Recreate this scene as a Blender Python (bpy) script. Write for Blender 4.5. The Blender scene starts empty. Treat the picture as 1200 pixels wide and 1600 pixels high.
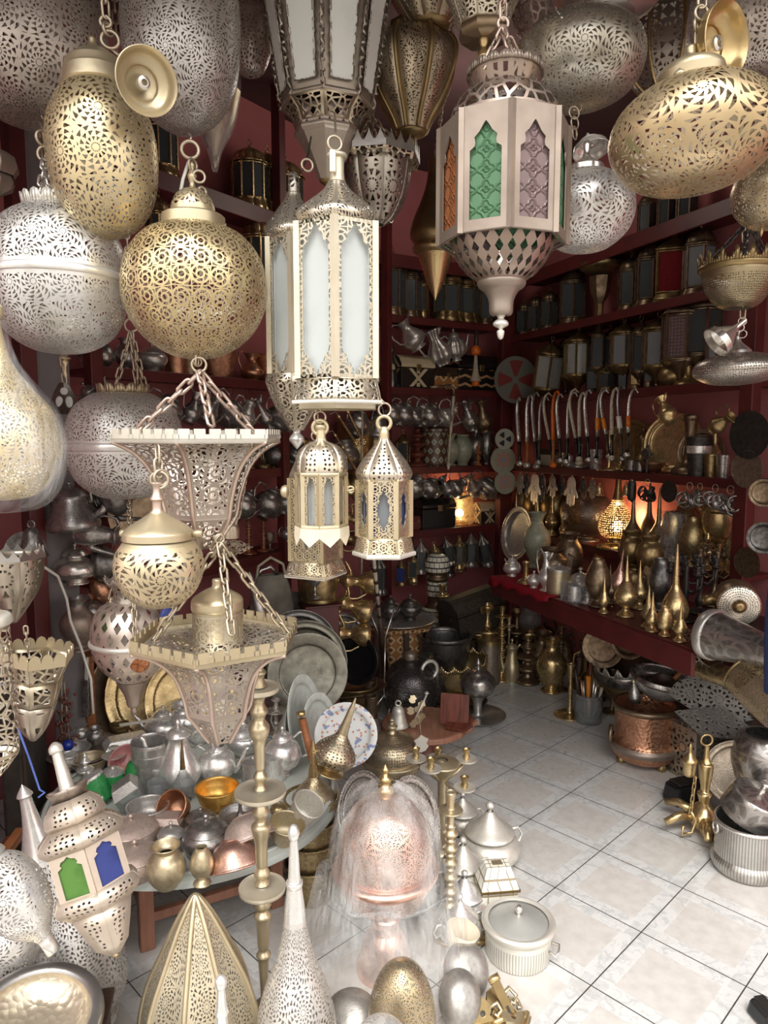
import bpy,math,random
from math import pi,sin,cos,tan,radians,sqrt,atan2
from mathutils import Vector,Matrix,Euler
from mathutils.geometry import tessellate_polygon
random.seed(7)
SC = bpy.context.scene
COL = SC.collection
FL,PITCH,CH = 1110.0,0.108,1.6          # focal length in pixels of a 1200 px wide frame, camera tilt, eye height

# ------------------------------------------------------------------ measuring helpers: where in the shop is a point
def ray(px,py):
    u = (px-600)/FL; v = (800-py)/FL
    return Vector((u,cos(PITCH)+v*sin(PITCH),-sin(PITCH)+v*cos(PITCH)))
def at(px,py,Y):
    d = ray(px,py); return Vector((0,0,CH))+d*(Y/d.y)
def on_z(px,py,z=0.0):
    d = ray(px,py); return Vector((0,0,CH))+d*((z-CH)/d.z)
def mpp(P):                                  # metres per pixel at a point
    return (P[1]*cos(PITCH)-(P[2]-CH)*sin(PITCH))/FL
def project(P):
    x,y,z = P[0],P[1],P[2]-CH
    yc = y*cos(PITCH)-z*sin(PITCH); zc = y*sin(PITCH)+z*cos(PITCH)
    return 600+FL*x/yc,800-FL*zc/yc

# ------------------------------------------------------------------ mesh builder
def curve(pts,k=5):
    """Catmull-Rom through (r, z) points; None marks a sharp break."""
    out = []; seg = []
    def flush(seg):
        n = len(seg)
        if n < 3 or k <= 1:
            out.extend(seg); return
        for i in range(n-1):
            p0 = seg[max(i-1,0)]; p1 = seg[i]; p2 = seg[i+1]; p3 = seg[min(i+2,n-1)]
            for j in range(k):
                t = j/k; t2 = t*t; t3 = t2*t
                out.append(tuple(max(0.0,x) if q == 0 else x for q,x in enumerate(
                    0.5*((2*p1[d])+(-p0[d]+p2[d])*t+(2*p0[d]-5*p1[d]+4*p2[d]-p3[d])*t2+(-p0[d]+3*p1[d]-3*p2[d]+p3[d])*t3)
                    for d in (0,1))))
        out.append(seg[-1])
    for p in pts:
        if p is None:
            flush(seg); seg = [seg[-1]]
        else: seg.append(p)
    flush(seg)
    return out

class B:
    def __init__(s): s.v = []; s.f = []; s.u = []; s.b = []; s.flat = set()
    def face(s,idx,uv=None,bb=None,flat=False):
        if flat: s.flat.add(len(s.f))
        s.f.append(tuple(idx)); s.u.append(uv or [(0,0)]*len(idx)); s.b.append(bb or [(9,9)]*len(idx))
    def lathe(s,prof,n=28,M=None,k=5,sides=0,ph=0.0,rib=0.0,ribn=8):
        """Turn a profile; sides>2 makes a polygon with flat facets, rib makes lobes."""
        pr = curve(prof,k); L = [0.0]
        for a,b in zip(pr,pr[1:]): L.append(L[-1]+sqrt((a[0]-b[0])**2+(a[1]-b[1])**2))
        T = L[-1]; R = max(p[0] for p in pr)
        if len(pr) == 2:
            m = ((pr[0][0]+pr[1][0])/2,(pr[0][1]+pr[1][1])/2); pr = [pr[0],m,pr[1]]; L = [0.0,T/2,T]
        M = M or Matrix()
        if sides:
            for q in range(sides):
                a0 = ph+2*pi*q/sides; a1 = ph+2*pi*(q+1)/sides; base = len(s.v)
                for (r,z) in pr:
                    p0 = Vector((r*cos(a0),r*sin(a0),z)); p1 = Vector((r*cos(a1),r*sin(a1),z))
                    for p in (p0,(p0+p1)/2,p1): s.v.append(M @ p)
                h = sin(pi/sides)
                for i in range(len(pr)-1):
                    if L[i+1]-L[i] < 1e-7: continue
                    for c in (0,1):
                        ids = [base+3*i+c,base+3*i+c+1,base+3*i+3+c+1,base+3*i+3+c]
                        uv = []; bb = []
                        for (ii,cc) in ((i,c),(i,c+1),(i+1,c+1),(i+1,c)):
                            w = pr[ii][0]*h
                            uv.append(((cc-1)*w,L[ii]))
                            bb.append((w if cc == 1 else 0.0,min(L[ii],T-L[ii])))
                        s.face(ids,uv,bb)
            return s
        base = len(s.v); off = pi/2
        for (r,z) in pr:
            for q in range(n):
                a = off+2*pi*q/n
                rr = r*(1-rib*abs(sin(ribn*a/2))**1.0) if rib else r
                s.v.append(M @ Vector((rr*cos(a),rr*sin(a),z)))
        for i in range(len(pr)-1):
            if L[i+1]-L[i] < 1e-7: continue
            for q in range(n):
                q1 = (q+1) % n
                ids = [base+i*n+q,base+i*n+q1,base+(i+1)*n+q1,base+(i+1)*n+q]
                ua,ub = 2*pi*q/n*R,2*pi*(q+1)/n*R
                uv = [(ua,L[i]),(ub,L[i]),(ub,L[i+1]),(ua,L[i+1])]
                d0,d1 = min(L[i],T-L[i]),min(L[i+1],T-L[i+1])
                bx = (9,d0),(9,d0),(9,d1),(9,d1)
                if rib:
                    e = lambda j: 2*pi*R/ribn*abs((((off+2*pi*j/n)*ribn/(2*pi)) % 1)-0.5)
                    e0,e1 = 2*pi*R/ribn*.5-e(q),2*pi*R/ribn*.5-e(q+1)
                    bx = (e0,d0),(e1,d0),(e1,d1),(e0,d1)
                if pr[i][0] < 1e-6: ids,uv,bx = ids[1:],uv[1:],bx[1:]
                elif pr[i+1][0] < 1e-6: ids,uv,bx = ids[:3],uv[:3],bx[:3]
                s.face(ids,uv,list(bx))
        return s
    def tube(s,pts,r,n=8,closed=False,M=None,flat=1.0):
        pts = [Vector(p) for p in pts]; m = len(pts)
        rs = list(r) if isinstance(r,(list,tuple)) else [r]*m
        M = M or Matrix(); base = len(s.v)
        t0 = (pts[1]-pts[0]).normalized()
        a = Vector((0,0,1)) if abs(t0.z) < .9 else Vector((1,0,0))
        nr = t0.cross(a).normalized(); L = 0
        for i,p in enumerate(pts):
            if closed: t = (pts[(i+1) % m]-pts[i-1])
            else: t = pts[min(i+1,m-1)]-pts[max(i-1,0)]
            t.normalize(); nr = (nr-t*nr.dot(t)).normalized(); bn = t.cross(nr)
            for q in range(n):
                an = 2*pi*q/n
                s.v.append(M @ (p+(nr*cos(an)+bn*sin(an)*flat)*rs[i]))
        for i in range(m if closed else m-1):
            j = (i+1) % m; l = (pts[j]-pts[i]).length
            for q in range(n):
                q1 = (q+1) % n; R = rs[i]*2*pi
                s.face([base+i*n+q,base+i*n+q1,base+j*n+q1,base+j*n+q],
                       [(q/n*R,L),((q+1)/n*R,L),((q+1)/n*R,L+l),(q/n*R,L+l)])
            L += l
        if not closed:
            s.face([base+q for q in range(n)][::-1]); s.face([base+(m-1)*n+q for q in range(n)])
        return s
    def box(s,c,d,M=None,top=None):
        M = M or Matrix(); x,y,z = c; a,b,h = d[0]/2,d[1]/2,d[2]/2; base = len(s.v)
        tx,ty = top if top else (1,1)
        for (i,j,k_) in ((-1,-1,-1),(1,-1,-1),(1,1,-1),(-1,1,-1),(-1,-1,1),(1,-1,1),(1,1,1),(-1,1,1)):
            fx,fy = (tx,ty) if k_ > 0 else (1,1)
            s.v.append(M @ Vector((x+i*a*fx,y+j*b*fy,z+k_*h)))
        for ids,(w,t) in (((0,3,2,1),(a,b)),((4,5,6,7),(a,b)),((0,1,5,4),(a,h)),((2,3,7,6),(a,h)),((1,2,6,5),(b,h)),((3,0,4,7),(b,h))):
            s.face([base+i for i in ids],[(-w,-t),(w,-t),(w,t),(-w,t)],None,True)
        return s
    def sheet(s,loops,t=0.0,M=None):
        """Flat plate in local XZ with holes (first loop outside); t = thickness along Y."""
        M = M or Matrix(); flatp = [p for l in loops for p in l]
        tris = tessellate_polygon([[Vector((p[0],p[1],0)) for p in l] for l in loops])
        for side,y in ((0,-t/2),(1,t/2)) if t else ((0,0),):
            base = len(s.v)
            for p in flatp: s.v.append(M @ Vector((p[0],y,p[1])))
            for tr in tris:
                A_,B_,C_ = (flatp[i] for i in tr); ccw = (B_[0]-A_[0])*(C_[1]-A_[1])-(B_[1]-A_[1])*(C_[0]-A_[0]) > 0
                ids = [base+i for i in (tr if ccw != bool(side) else tr[::-1])]
                s.face(ids,[flatp[i-base] for i in ids],None,True)
        if t:
            N = len(flatp); b0 = len(s.v)-2*N; o = 0
            for l in loops:
                m = len(l)
                for i in range(m):
                    j = (i+1) % m
                    s.face([b0+o+i,b0+o+j,b0+N+o+j,b0+N+o+i],None,None,True)
                o += m
        return s
    def ring(s,R,r,M=None,n=20,m=6,sx=1.0):
        return s.tube([(R*cos(2*pi*i/n)*sx,0,R*sin(2*pi*i/n)) for i in range(n)],r,m,True,M)
    def chain(s,A,Bp,link=.03,wire=.003,w=.42):
        A,Bp = Vector(A),Vector(Bp); d = Bp-A; L = d.length; n = max(1,round(L/(link*.78)))
        q = d.to_track_quat('Z','Y').to_matrix().to_4x4()
        for i in range(n):
            M = Matrix.Translation(A+d*((i+.5)/n)) @ q @ Matrix.Rotation(pi/2*(i % 2)+.4,4,'Z')
            pts = []
            for j in range(12):
                a = 2*pi*j/12; x = cos(a)*link*w*.5; z = sin(a)*link*w*.5+(link*.5-link*w*.5)*(1 if sin(a) >= 0 else -1)
                pts.append((x,0,z))
            s.tube(pts,wire,5,True,M)
        return s
    def mesh(s,name,mat):
        me = bpy.data.meshes.new(name)
        me.from_pydata([tuple(v) for v in s.v],[],s.f)
        ul = me.uv_layers.new(name='UVMap'); bl = me.uv_layers.new(name='B')
        fu = [c for f in s.u for p in f for c in p]; fb = [c for f in s.b for p in f for c in p]
        ul.data.foreach_set('uv',fu); bl.data.foreach_set('uv',fb)
        me.polygons.foreach_set('use_smooth',[i not in s.flat for i in range(len(s.f))])
        me.materials.append(mat); me.update()
        return me

# ------------------------------------------------------------------ objects
def P(name,b,mat,kids=(),bevel=0,solid=0,loc=None,rot=None):
    return dict(name=name,me=b.mesh(name,MT(mat)),kids=list(kids),bevel=bevel,solid=solid,loc=loc,rot=rot)
def at_loc(p,loc,rot=None,name=None):
    q = dict(p); q['loc'] = loc; q['rot'] = rot
    if name: q['name'] = name
    return q
def link_part(p,parent,mats=None):
    o = bpy.data.objects.new(p['name'],p['me']); COL.objects.link(o)
    if parent is not None: o.parent = parent
    if p['loc'] is not None: o.location = p['loc']
    if p['rot'] is not None: o.rotation_euler = p['rot']
    if mats:
        key = p['me'].materials[0].name
        if key in mats or '*' in mats:
            m = mats.get(key,mats.get('*')); o.material_slots[0].link = 'OBJECT'; o.material_slots[0].material = MT(m)
    if p['solid']:
        md = o.modifiers.new('thickness','SOLIDIFY'); md.thickness = p['solid']; md.offset = 0
    if p['bevel']:
        md = o.modifiers.new('bevel','BEVEL'); md.width = p['bevel']; md.segments = 2; md.limit_method = 'ANGLE'
    for k in p['kids']: link_part(k,o,mats)
    return o
LABELS = {}
def put(name,parts,loc,rot=(0,0,0),s=1.0,label=None,cat=None,group=None,mats=None,kind=None,ctr=None):
    """One top-level thing. ctr: loc is where the local point (0,0,ctr) ends up."""
    loc = Vector(loc)
    sv = Vector((s,s,s)) if not isinstance(s,(tuple,list)) else Vector(s)
    if ctr is not None: loc = loc-Euler(rot).to_matrix() @ Vector((0,0,ctr*sv.z))
    if len(parts) == 1:
        r = link_part(dict(parts[0],name=name,loc=None,rot=None),None,mats)
    else:
        r = bpy.data.objects.new(name,None); COL.objects.link(r); r.empty_display_size = .05
        for p in parts: link_part(p,r,mats)
    r.location = loc; r.rotation_euler = rot; r.scale = sv
    if label: r['label'] = label
    if cat: r['category'] = cat
    if group: r['group'] = group
    if kind: r['kind'] = kind
    return r
ORD = 'first second third fourth fifth sixth seventh eighth ninth tenth eleventh twelfth thirteenth fourteenth fifteenth sixteenth seventeenth eighteenth nineteenth twentieth'.split()
# ------------------------------------------------------------------ procedural materials
class E:
    """A socket with arithmetic, so a pattern reads as a formula."""
    def __init__(s,nt,o): s.nt = nt; s.o = o
    def op(s,op,*a):
        n = s.nt.nodes.new('ShaderNodeMath'); n.operation = op
        for i,x in enumerate((s,)+a):
            if isinstance(x,E): s.nt.links.new(x.o,n.inputs[i])
            else: n.inputs[i].default_value = x
        return E(s.nt,n.outputs[0])
    def __add__(s,b): return s.op('ADD',b)
    def __sub__(s,b): return s.op('SUBTRACT',b)
    def __mul__(s,b): return s.op('MULTIPLY',b)
    def __truediv__(s,b): return s.op('DIVIDE',b)
    def __lt__(s,b): return s.op('LESS_THAN',b)
    def __gt__(s,b): return s.op('GREATER_THAN',b)
    def fr(s): return s.op('FRACT')
    def ab(s): return s.op('ABSOLUTE')
    def fl(s): return s.op('FLOOR')
    def mx(s,b): return s.op('MAXIMUM',b)
    def mn(s,b): return s.op('MINIMUM',b)
def uvs(nt,layer,k=1.0):
    u = nt.nodes.new('ShaderNodeUVMap'); u.uv_map = layer
    x = nt.nodes.new('ShaderNodeSeparateXYZ'); nt.links.new(u.outputs[0],x.inputs[0])
    a,b = E(nt,x.outputs[0]),E(nt,x.outputs[1])
    return (a*k,b*k) if k != 1 else (a,b)
def comb(nt,a,b,c=None):
    n = nt.nodes.new('ShaderNodeCombineXYZ')
    for i,x in enumerate((a,b,c)):
        if isinstance(x,E): nt.links.new(x.o,n.inputs[i])
        elif x is not None: n.inputs[i].default_value = x
    return n.outputs[0]
def voro(nt,vec,feat='F1',rnd=1.0,scale=1.0,dims='2D'):
    n = nt.nodes.new('ShaderNodeTexVoronoi'); n.voronoi_dimensions = dims; n.feature = feat
    nt.links.new(vec,n.inputs['Vector']); n.inputs['Scale'].default_value = scale; n.inputs['Randomness'].default_value = rnd
    return n
def noise(nt,vec,scale,detail=3.0):
    n = nt.nodes.new('ShaderNodeTexNoise'); n.inputs['Scale'].default_value = scale; n.inputs['Detail'].default_value = detail
    if vec is not None: nt.links.new(vec,n.inputs['Vector'])
    return E(nt,n.outputs[0])
def objco(nt):
    return nt.nodes.new('ShaderNodeTexCoord').outputs['Object']
def pattern(nt,kind,sc):
    """1 where the sheet is cut through (or punched down), 0 on metal."""
    U,V = uvs(nt,'UVMap',1.0/sc)
    vec = comb(nt,U,V)
    if kind in ('rosette','swirl','burst'):
        rnd = {'rosette': .3,'swirl': .55,'burst': 0.0}[kind]
        n_,R,tw = {'rosette': (13,8.5,2.2),'swirl': (11,7.5,4.5),'burst': (12,5.0,0.0)}[kind]
        v = voro(nt,vec,'F1',rnd)
        x = nt.nodes.new('ShaderNodeSeparateXYZ'); nt.links.new(v.outputs['Position'],x.inputs[0])
        dx = U-E(nt,x.outputs[0]); dy = V-E(nt,x.outputs[1])
        r = (dx*dx+dy*dy).op('SQRT'); th = dy.op('ARCTAN2',dx)
        rr = r*R; fr = rr.fr()
        a = (th*(n_/(2*pi))+r*tw+rr.fl()*0.5).fr()-0.5
        ed = voro(nt,vec,'DISTANCE_TO_EDGE',rnd)
        tri = a.ab() < (fr*0.36+0.06)
        inr = ((fr-0.47).ab() < 0.36)
        return tri*inr*(E(nt,ed.outputs['Distance']) > .028)*(rr > .6)
    if kind == 'mesh':
        ed = voro(nt,vec,'DISTANCE_TO_EDGE',.85)
        return E(nt,ed.outputs['Distance']) > .11
    if kind == 'dots':
        v = voro(nt,vec,'F1',.35)
        return E(nt,v.outputs['Distance']) < .27
    if kind == 'diamond':
        a = (U+V*.62).fr()-.5; b = (U-V*.62).fr()-.5
        return (a.ab() < .27)*(b.ab() < .27)
    if kind == 'scroll':
        v = voro(nt,vec,'F1',.22)
        x = nt.nodes.new('ShaderNodeSeparateXYZ'); nt.links.new(v.outputs['Position'],x.inputs[0])
        dx = U-E(nt,x.outputs[0]); dy = V-E(nt,x.outputs[1])
        r = (dx*dx+dy*dy).op('SQRT'); th = dy.op('ARCTAN2',dx)
        b1 = (r-.45).ab() < .055
        b2 = (r-.2).ab() < .05
        arm = ((th*(6/(2*pi))+r*1.6).fr()-.5).ab() < .1
        ed = voro(nt,vec,'DISTANCE_TO_EDGE',.22)
        b3 = E(nt,ed.outputs['Distance']) < .03
        solid = b1.mx(b2).mx(arm*(r > .2)).mx(b3)
        return solid*-1.0+1.0
    if kind == 'flute': return (U.fr()-.5).ab() < .22
    if kind == 'slots':
        return ((U.fr()-.5).ab() < .2)*((V.fr()-.5).ab() < .42)
    if kind == 'leaf':
        a = (U.fr()-.5).ab(); b = (V.fr()-.5)
        return (a+b.ab()*.7) < .34
    raise ValueError(kind)
MATS = {}
def MT(k):
    if not isinstance(k,str): return k
    return MATS[k]
def new(name):
    m = bpy.data.materials.new(name); m.use_nodes = True; nt = m.node_tree
    p = nt.nodes['Principled BSDF']; MATS[name] = m
    return m,nt,p
def setc(nt,sock,x):
    if isinstance(x,E): nt.links.new(x.o,sock)
    elif hasattr(x,'is_linked'): nt.links.new(x,sock)
    else: sock.default_value = x
def mix(nt,f,a,b):
    n = nt.nodes.new('ShaderNodeMix'); n.data_type = 'RGBA'
    setc(nt,n.inputs[0],f)
    for i,x in ((6,a),(7,b)):
        setc(nt,n.inputs[i],(*x,1) if isinstance(x,tuple) else x)
    return n.outputs[2]
def bump(nt,p,h,strength=.3,dist=.01):
    b = nt.nodes.new('ShaderNodeBump'); b.inputs['Strength'].default_value = strength; b.inputs['Distance'].default_value = dist
    setc(nt,b.inputs['Height'],h); nt.links.new(b.outputs[0],p.inputs['Normal'])
def metal(name,col,rough=.32,dark=None,tarn=.5,met=.86,pat=None,sc=.06,margin=.012,mode='hole',ns=9.0,hammer=0.0,soft=0.0):
    """Worked metal with patches of tarnish; pat cuts (hole) or punches (engrave) a pattern into it."""
    m,nt,p = new(name); co = objco(nt)
    dark = dark or tuple(c*.45 for c in col)
    n1 = noise(nt,co,ns,5.0)
    f = ((n1-.5)*2.2+tarn*.75).mx(0.0).mn(1.0)
    c = mix(nt,f,col,dark)
    p.inputs['Metallic'].default_value = met
    nr = noise(nt,co,ns*5,2.0)
    setc(nt,p.inputs['Roughness'],(f*.14+nr*.12+(rough-.1)).mx(.05).mn(.95))
    h = nr*.35
    if hammer: 
        hv = voro(nt,co,'F1',1.0,hammer,'3D'); h = h+E(nt,hv.outputs['Distance'])*1.6
    if pat:
        hole = pattern(nt,pat,sc)
        bx,by = uvs(nt,'B')
        hole = hole*(bx > margin)*(by > margin)
        if mode == 'engrave':
            h = h-hole*1.2; c = mix(nt,hole*.6,c,tuple(x*.3 for x in col))
        else:
            ge = nt.nodes.new('ShaderNodeNewGeometry')      # inner side painted paler, standing in for sky light inside the lamp
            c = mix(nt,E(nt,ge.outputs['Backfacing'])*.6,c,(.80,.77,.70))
            out = nt.nodes['Material Output']; tr = nt.nodes.new('ShaderNodeBsdfTransparent'); mx = nt.nodes.new('ShaderNodeMixShader')
            nt.links.new(hole.o,mx.inputs[0]); nt.links.new(p.outputs[0],mx.inputs[1]); nt.links.new(tr.outputs[0],mx.inputs[2])
            nt.links.new(mx.outputs[0],out.inputs[0])
    bump(nt,p,h,.35,.004)
    nt.links.new(c,p.inputs['Base Color'])
    return m
def plain(name,col,rough=.6,var=.15,ns=12.0,spec=.4,col2=None,bs=.15,stretch=None):
    m,nt,p = new(name); co = objco(nt)
    if stretch:
        mp = nt.nodes.new('ShaderNodeMapping'); nt.links.new(co,mp.inputs[0]); mp.inputs['Scale'].default_value = stretch; co = mp.outputs[0]
    n1 = noise(nt,co,ns,5.0)
    c2 = col2 or tuple(max(0,c*(1-var*2)) for c in col)
    nt.links.new(mix(nt,((n1-.5)*2.4+.5).mx(0.0).mn(1.0),col,c2),p.inputs['Base Color'])
    p.inputs['Roughness'].default_value = rough; p.inputs['Specular IOR Level'].default_value = spec
    if bs: bump(nt,p,n1,bs,.01)
    return m
def glass(name,col,rough=.25,trans=.6,bumpk=None,sc=.05,alpha=1.0,dirt=.5):
    """Old pressed or frosted pane glass."""
    m,nt,p = new(name); co = objco(nt)
    n1 = noise(nt,co,14.0,5.0)
    nt.links.new(mix(nt,((n1-.55)*2*dirt).mx(0.0).mn(1.0),col,tuple(c*.55 for c in col)),p.inputs['Base Color'])
    p.inputs['Roughness'].default_value = rough; p.inputs['Transmission Weight'].default_value = trans
    p.inputs['IOR'].default_value = 1.3; p.inputs['Alpha'].default_value = alpha
    h = n1*.3
    if bumpk:
        U,V = uvs(nt,'UVMap',1.0/sc)
        v = voro(nt,comb(nt,U,V),'F1',0.0)
        x = nt.nodes.new('ShaderNodeSeparateXYZ'); nt.links.new(v.outputs['Position'],x.inputs[0])
        dx = U-E(nt,x.outputs[0]); dy = V-E(nt,x.outputs[1])
        r = (dx*dx+dy*dy).op('SQRT'); th = dy.op('ARCTAN2',dx)
        pet = (th*4.0).op('COSINE')*.08+.38
        h = h+((r-pet).ab()*-9.0+1.0).mx(0.0)+((r-.14).ab()*-12.0+1.0).mx(0.0)+(((th*4.0).op('COSINE')*(r < .32))*.35)
    bump(nt,p,h,.8 if bumpk else .25,.004)
    return m

BR,BRD = (.66,.50,.26),(.30,.21,.09)
metal('brass',BR,.28,BRD,.35)
metal('brass dark',(.42,.31,.15),.34,(.16,.11,.05),.5)
metal('brass pale',(.62,.53,.36),.36,(.42,.34,.21),.4,met=.75)
metal('bronze',(.34,.25,.16),.38,(.12,.085,.06),.5)
metal('silver',(.84,.83,.80),.28,(.60,.58,.55),.3,met=.66)
metal('pewter',(.47,.45,.43),.30,(.19,.18,.17),.45)
metal('pewter dark',(.25,.24,.23),.34,(.07,.065,.06),.5)
metal('steel',(.60,.58,.55),.30,(.36,.34,.32),.4,met=.7)
metal('copper',(.62,.33,.20),.32,(.30,.15,.09),.45)
metal('copper hammered',(.60,.31,.19),.30,(.3,.15,.09),.35,hammer=70.0)
metal('copper rose',(.80,.52,.42),.30,(.55,.32,.25),.35)
metal('copper dull',(.37,.305,.255),.46,(.23,.18,.145),.5,met=.75)
metal('copper dusty',(.60,.48,.42),.44,(.42,.32,.27),.4,met=.5)
metal('iron',(.10,.095,.09),.5,(.05,.045,.04),.5)
metal('chain',(.62,.54,.42),.4,(.35,.28,.2),.45)
metal('chain rose',(.70,.56,.48),.4,(.42,.32,.26),.45)
metal('nickel',(.78,.75,.70),.22,(.5,.47,.42),.25)
metal('tin white',(.76,.73,.66),.42,(.56,.53,.46),.3,met=.55)
metal('pewter engraved',(.46,.43,.40),.28,(.18,.16,.15),.4,pat='scroll',sc=.16,mode='engrave',margin=.02)
metal('brass engraved',(.60,.47,.26),.3,(.26,.19,.09),.35,pat='scroll',sc=.13,mode='engrave',margin=.02)
metal('tray engraved',(.50,.42,.33),.33,(.22,.17,.12),.4,pat='rosette',sc=.20,mode='engrave',margin=.03)
metal('steel fluted',(.58,.56,.52),.28,(.3,.27,.24),.35,pat='flute',sc=.010,mode='engrave',margin=.01)
metal('white fluted',(.84,.81,.73),.4,(.62,.58,.5),.25,pat='flute',sc=.0085,mode='engrave',margin=.02,met=.45)
metal('lid grey',(.56,.56,.53),.5,(.36,.35,.32),.45,met=.5)
metal('hammered',(.54,.47,.36),.32,(.40,.34,.25),.3,hammer=55.0,met=.7)
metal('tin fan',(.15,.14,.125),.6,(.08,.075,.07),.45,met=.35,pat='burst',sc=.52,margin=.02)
# pierced sheet metal, sizes in metres
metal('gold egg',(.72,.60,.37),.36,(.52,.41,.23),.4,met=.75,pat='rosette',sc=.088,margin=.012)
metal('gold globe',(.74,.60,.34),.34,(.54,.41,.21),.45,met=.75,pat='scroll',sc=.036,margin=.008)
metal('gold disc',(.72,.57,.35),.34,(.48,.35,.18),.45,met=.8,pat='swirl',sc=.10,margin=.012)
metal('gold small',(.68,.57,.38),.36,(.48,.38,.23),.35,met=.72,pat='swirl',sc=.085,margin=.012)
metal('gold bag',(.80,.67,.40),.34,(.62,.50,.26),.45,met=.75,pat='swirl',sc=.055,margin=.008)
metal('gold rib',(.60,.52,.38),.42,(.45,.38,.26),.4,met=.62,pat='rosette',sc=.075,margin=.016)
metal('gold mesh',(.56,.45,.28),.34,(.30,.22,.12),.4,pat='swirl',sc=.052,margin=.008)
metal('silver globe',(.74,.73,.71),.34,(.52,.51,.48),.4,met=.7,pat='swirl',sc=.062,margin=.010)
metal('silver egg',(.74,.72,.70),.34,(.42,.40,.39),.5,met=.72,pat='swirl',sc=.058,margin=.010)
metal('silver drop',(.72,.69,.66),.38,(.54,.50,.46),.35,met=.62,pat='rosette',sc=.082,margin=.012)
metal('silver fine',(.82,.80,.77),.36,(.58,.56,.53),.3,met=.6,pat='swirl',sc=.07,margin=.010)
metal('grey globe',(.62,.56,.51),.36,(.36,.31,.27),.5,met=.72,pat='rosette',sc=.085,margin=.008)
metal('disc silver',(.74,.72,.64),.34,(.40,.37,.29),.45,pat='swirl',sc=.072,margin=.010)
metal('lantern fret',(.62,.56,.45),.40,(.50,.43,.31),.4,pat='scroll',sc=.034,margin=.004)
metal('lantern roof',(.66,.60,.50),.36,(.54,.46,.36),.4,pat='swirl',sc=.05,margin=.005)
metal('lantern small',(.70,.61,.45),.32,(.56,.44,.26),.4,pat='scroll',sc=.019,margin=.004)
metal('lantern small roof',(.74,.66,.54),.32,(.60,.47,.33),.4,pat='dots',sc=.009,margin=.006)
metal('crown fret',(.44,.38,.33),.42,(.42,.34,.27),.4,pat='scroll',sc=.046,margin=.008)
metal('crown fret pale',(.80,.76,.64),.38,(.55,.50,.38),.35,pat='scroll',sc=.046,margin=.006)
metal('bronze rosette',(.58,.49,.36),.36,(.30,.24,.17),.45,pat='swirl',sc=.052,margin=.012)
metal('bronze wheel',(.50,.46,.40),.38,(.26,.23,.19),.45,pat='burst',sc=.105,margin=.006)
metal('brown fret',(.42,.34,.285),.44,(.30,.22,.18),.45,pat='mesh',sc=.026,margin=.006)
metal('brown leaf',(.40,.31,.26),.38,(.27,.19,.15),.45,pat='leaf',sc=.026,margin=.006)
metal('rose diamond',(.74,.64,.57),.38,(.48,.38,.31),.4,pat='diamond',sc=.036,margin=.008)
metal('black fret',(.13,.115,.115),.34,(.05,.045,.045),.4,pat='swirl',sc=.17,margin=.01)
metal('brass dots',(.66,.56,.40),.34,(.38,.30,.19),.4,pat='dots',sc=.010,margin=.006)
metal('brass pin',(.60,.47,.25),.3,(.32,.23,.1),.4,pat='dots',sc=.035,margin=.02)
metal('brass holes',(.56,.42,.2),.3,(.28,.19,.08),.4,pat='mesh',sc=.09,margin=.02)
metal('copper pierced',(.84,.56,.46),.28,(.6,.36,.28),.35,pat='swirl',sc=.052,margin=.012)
metal('star plain',(.62,.53,.44),.44,(.48,.40,.32),.4,met=.6)
metal('brass cream',(.74,.68,.54),.42,(.56,.49,.36),.35,met=.55)
metal('tray olive',(.22,.21,.17),.36,(.11,.10,.08),.45)
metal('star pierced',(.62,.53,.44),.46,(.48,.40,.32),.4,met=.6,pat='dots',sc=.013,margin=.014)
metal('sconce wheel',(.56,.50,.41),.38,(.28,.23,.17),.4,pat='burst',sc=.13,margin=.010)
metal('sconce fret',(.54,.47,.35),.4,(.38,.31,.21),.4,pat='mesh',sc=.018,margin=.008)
metal('bronze bowl',(.46,.38,.24),.36,(.22,.17,.1),.45,pat='dots',sc=.0065,margin=.02)
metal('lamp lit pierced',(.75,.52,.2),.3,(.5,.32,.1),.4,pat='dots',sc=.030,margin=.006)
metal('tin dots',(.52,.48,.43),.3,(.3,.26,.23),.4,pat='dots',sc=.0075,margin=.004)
metal('aged silver',(.56,.50,.43),.38,(.32,.27,.23),.45,met=.75)
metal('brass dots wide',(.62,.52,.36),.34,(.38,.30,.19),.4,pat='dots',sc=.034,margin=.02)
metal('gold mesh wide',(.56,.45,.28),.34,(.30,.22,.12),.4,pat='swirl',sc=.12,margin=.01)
metal('dull grey',(.40,.38,.35),.42,(.26,.24,.22),.4,met=.7)
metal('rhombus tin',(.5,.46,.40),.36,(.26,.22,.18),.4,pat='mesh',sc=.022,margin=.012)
# wood, paint, textile, ceramic
plain('maroon paint',(.115,.018,.016),.42,.25,6.0,.5,(.06,.011,.012),.1)
plain('maroon dull',(.060,.016,.017),.6,.2,5.0)
plain('pink plaster',(.47,.165,.165),.85,.08,3.0,.2,(.38,.125,.13))
plain('rose plaster',(.66,.40,.41),.85,.05,4.0,.2,(.58,.32,.34))
plain('brown panel',(.11,.062,.045),.6,.2,4.0,.3,None,.1,(1,1,6))
plain('orange wood',(.40,.15,.055),.5,.25,10.0,.4,None,.1,(1,1,8))
plain('dark wood',(.065,.035,.022),.45,.3,12.0,.5,None,.15,(1,6,1))
plain('red wood',(.22,.060,.038),.4,.3,9.0,.5,None,.1,(8,1,1))
plain('table wood',(.42,.19,.12),.42,.2,9.0,.5,None,.1,(5,1,1))
plain('leather',(.055,.045,.035),.55,.35,18.0,.4)
plain('grey plaster',(.20,.18,.18),.8,.15,5.0)
plain('ceiling dark',(.10,.05,.05),.85,.2,3.0)
plain('black lacquer',(.012,.012,.013),.3,.2,14.0,.5)
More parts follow.
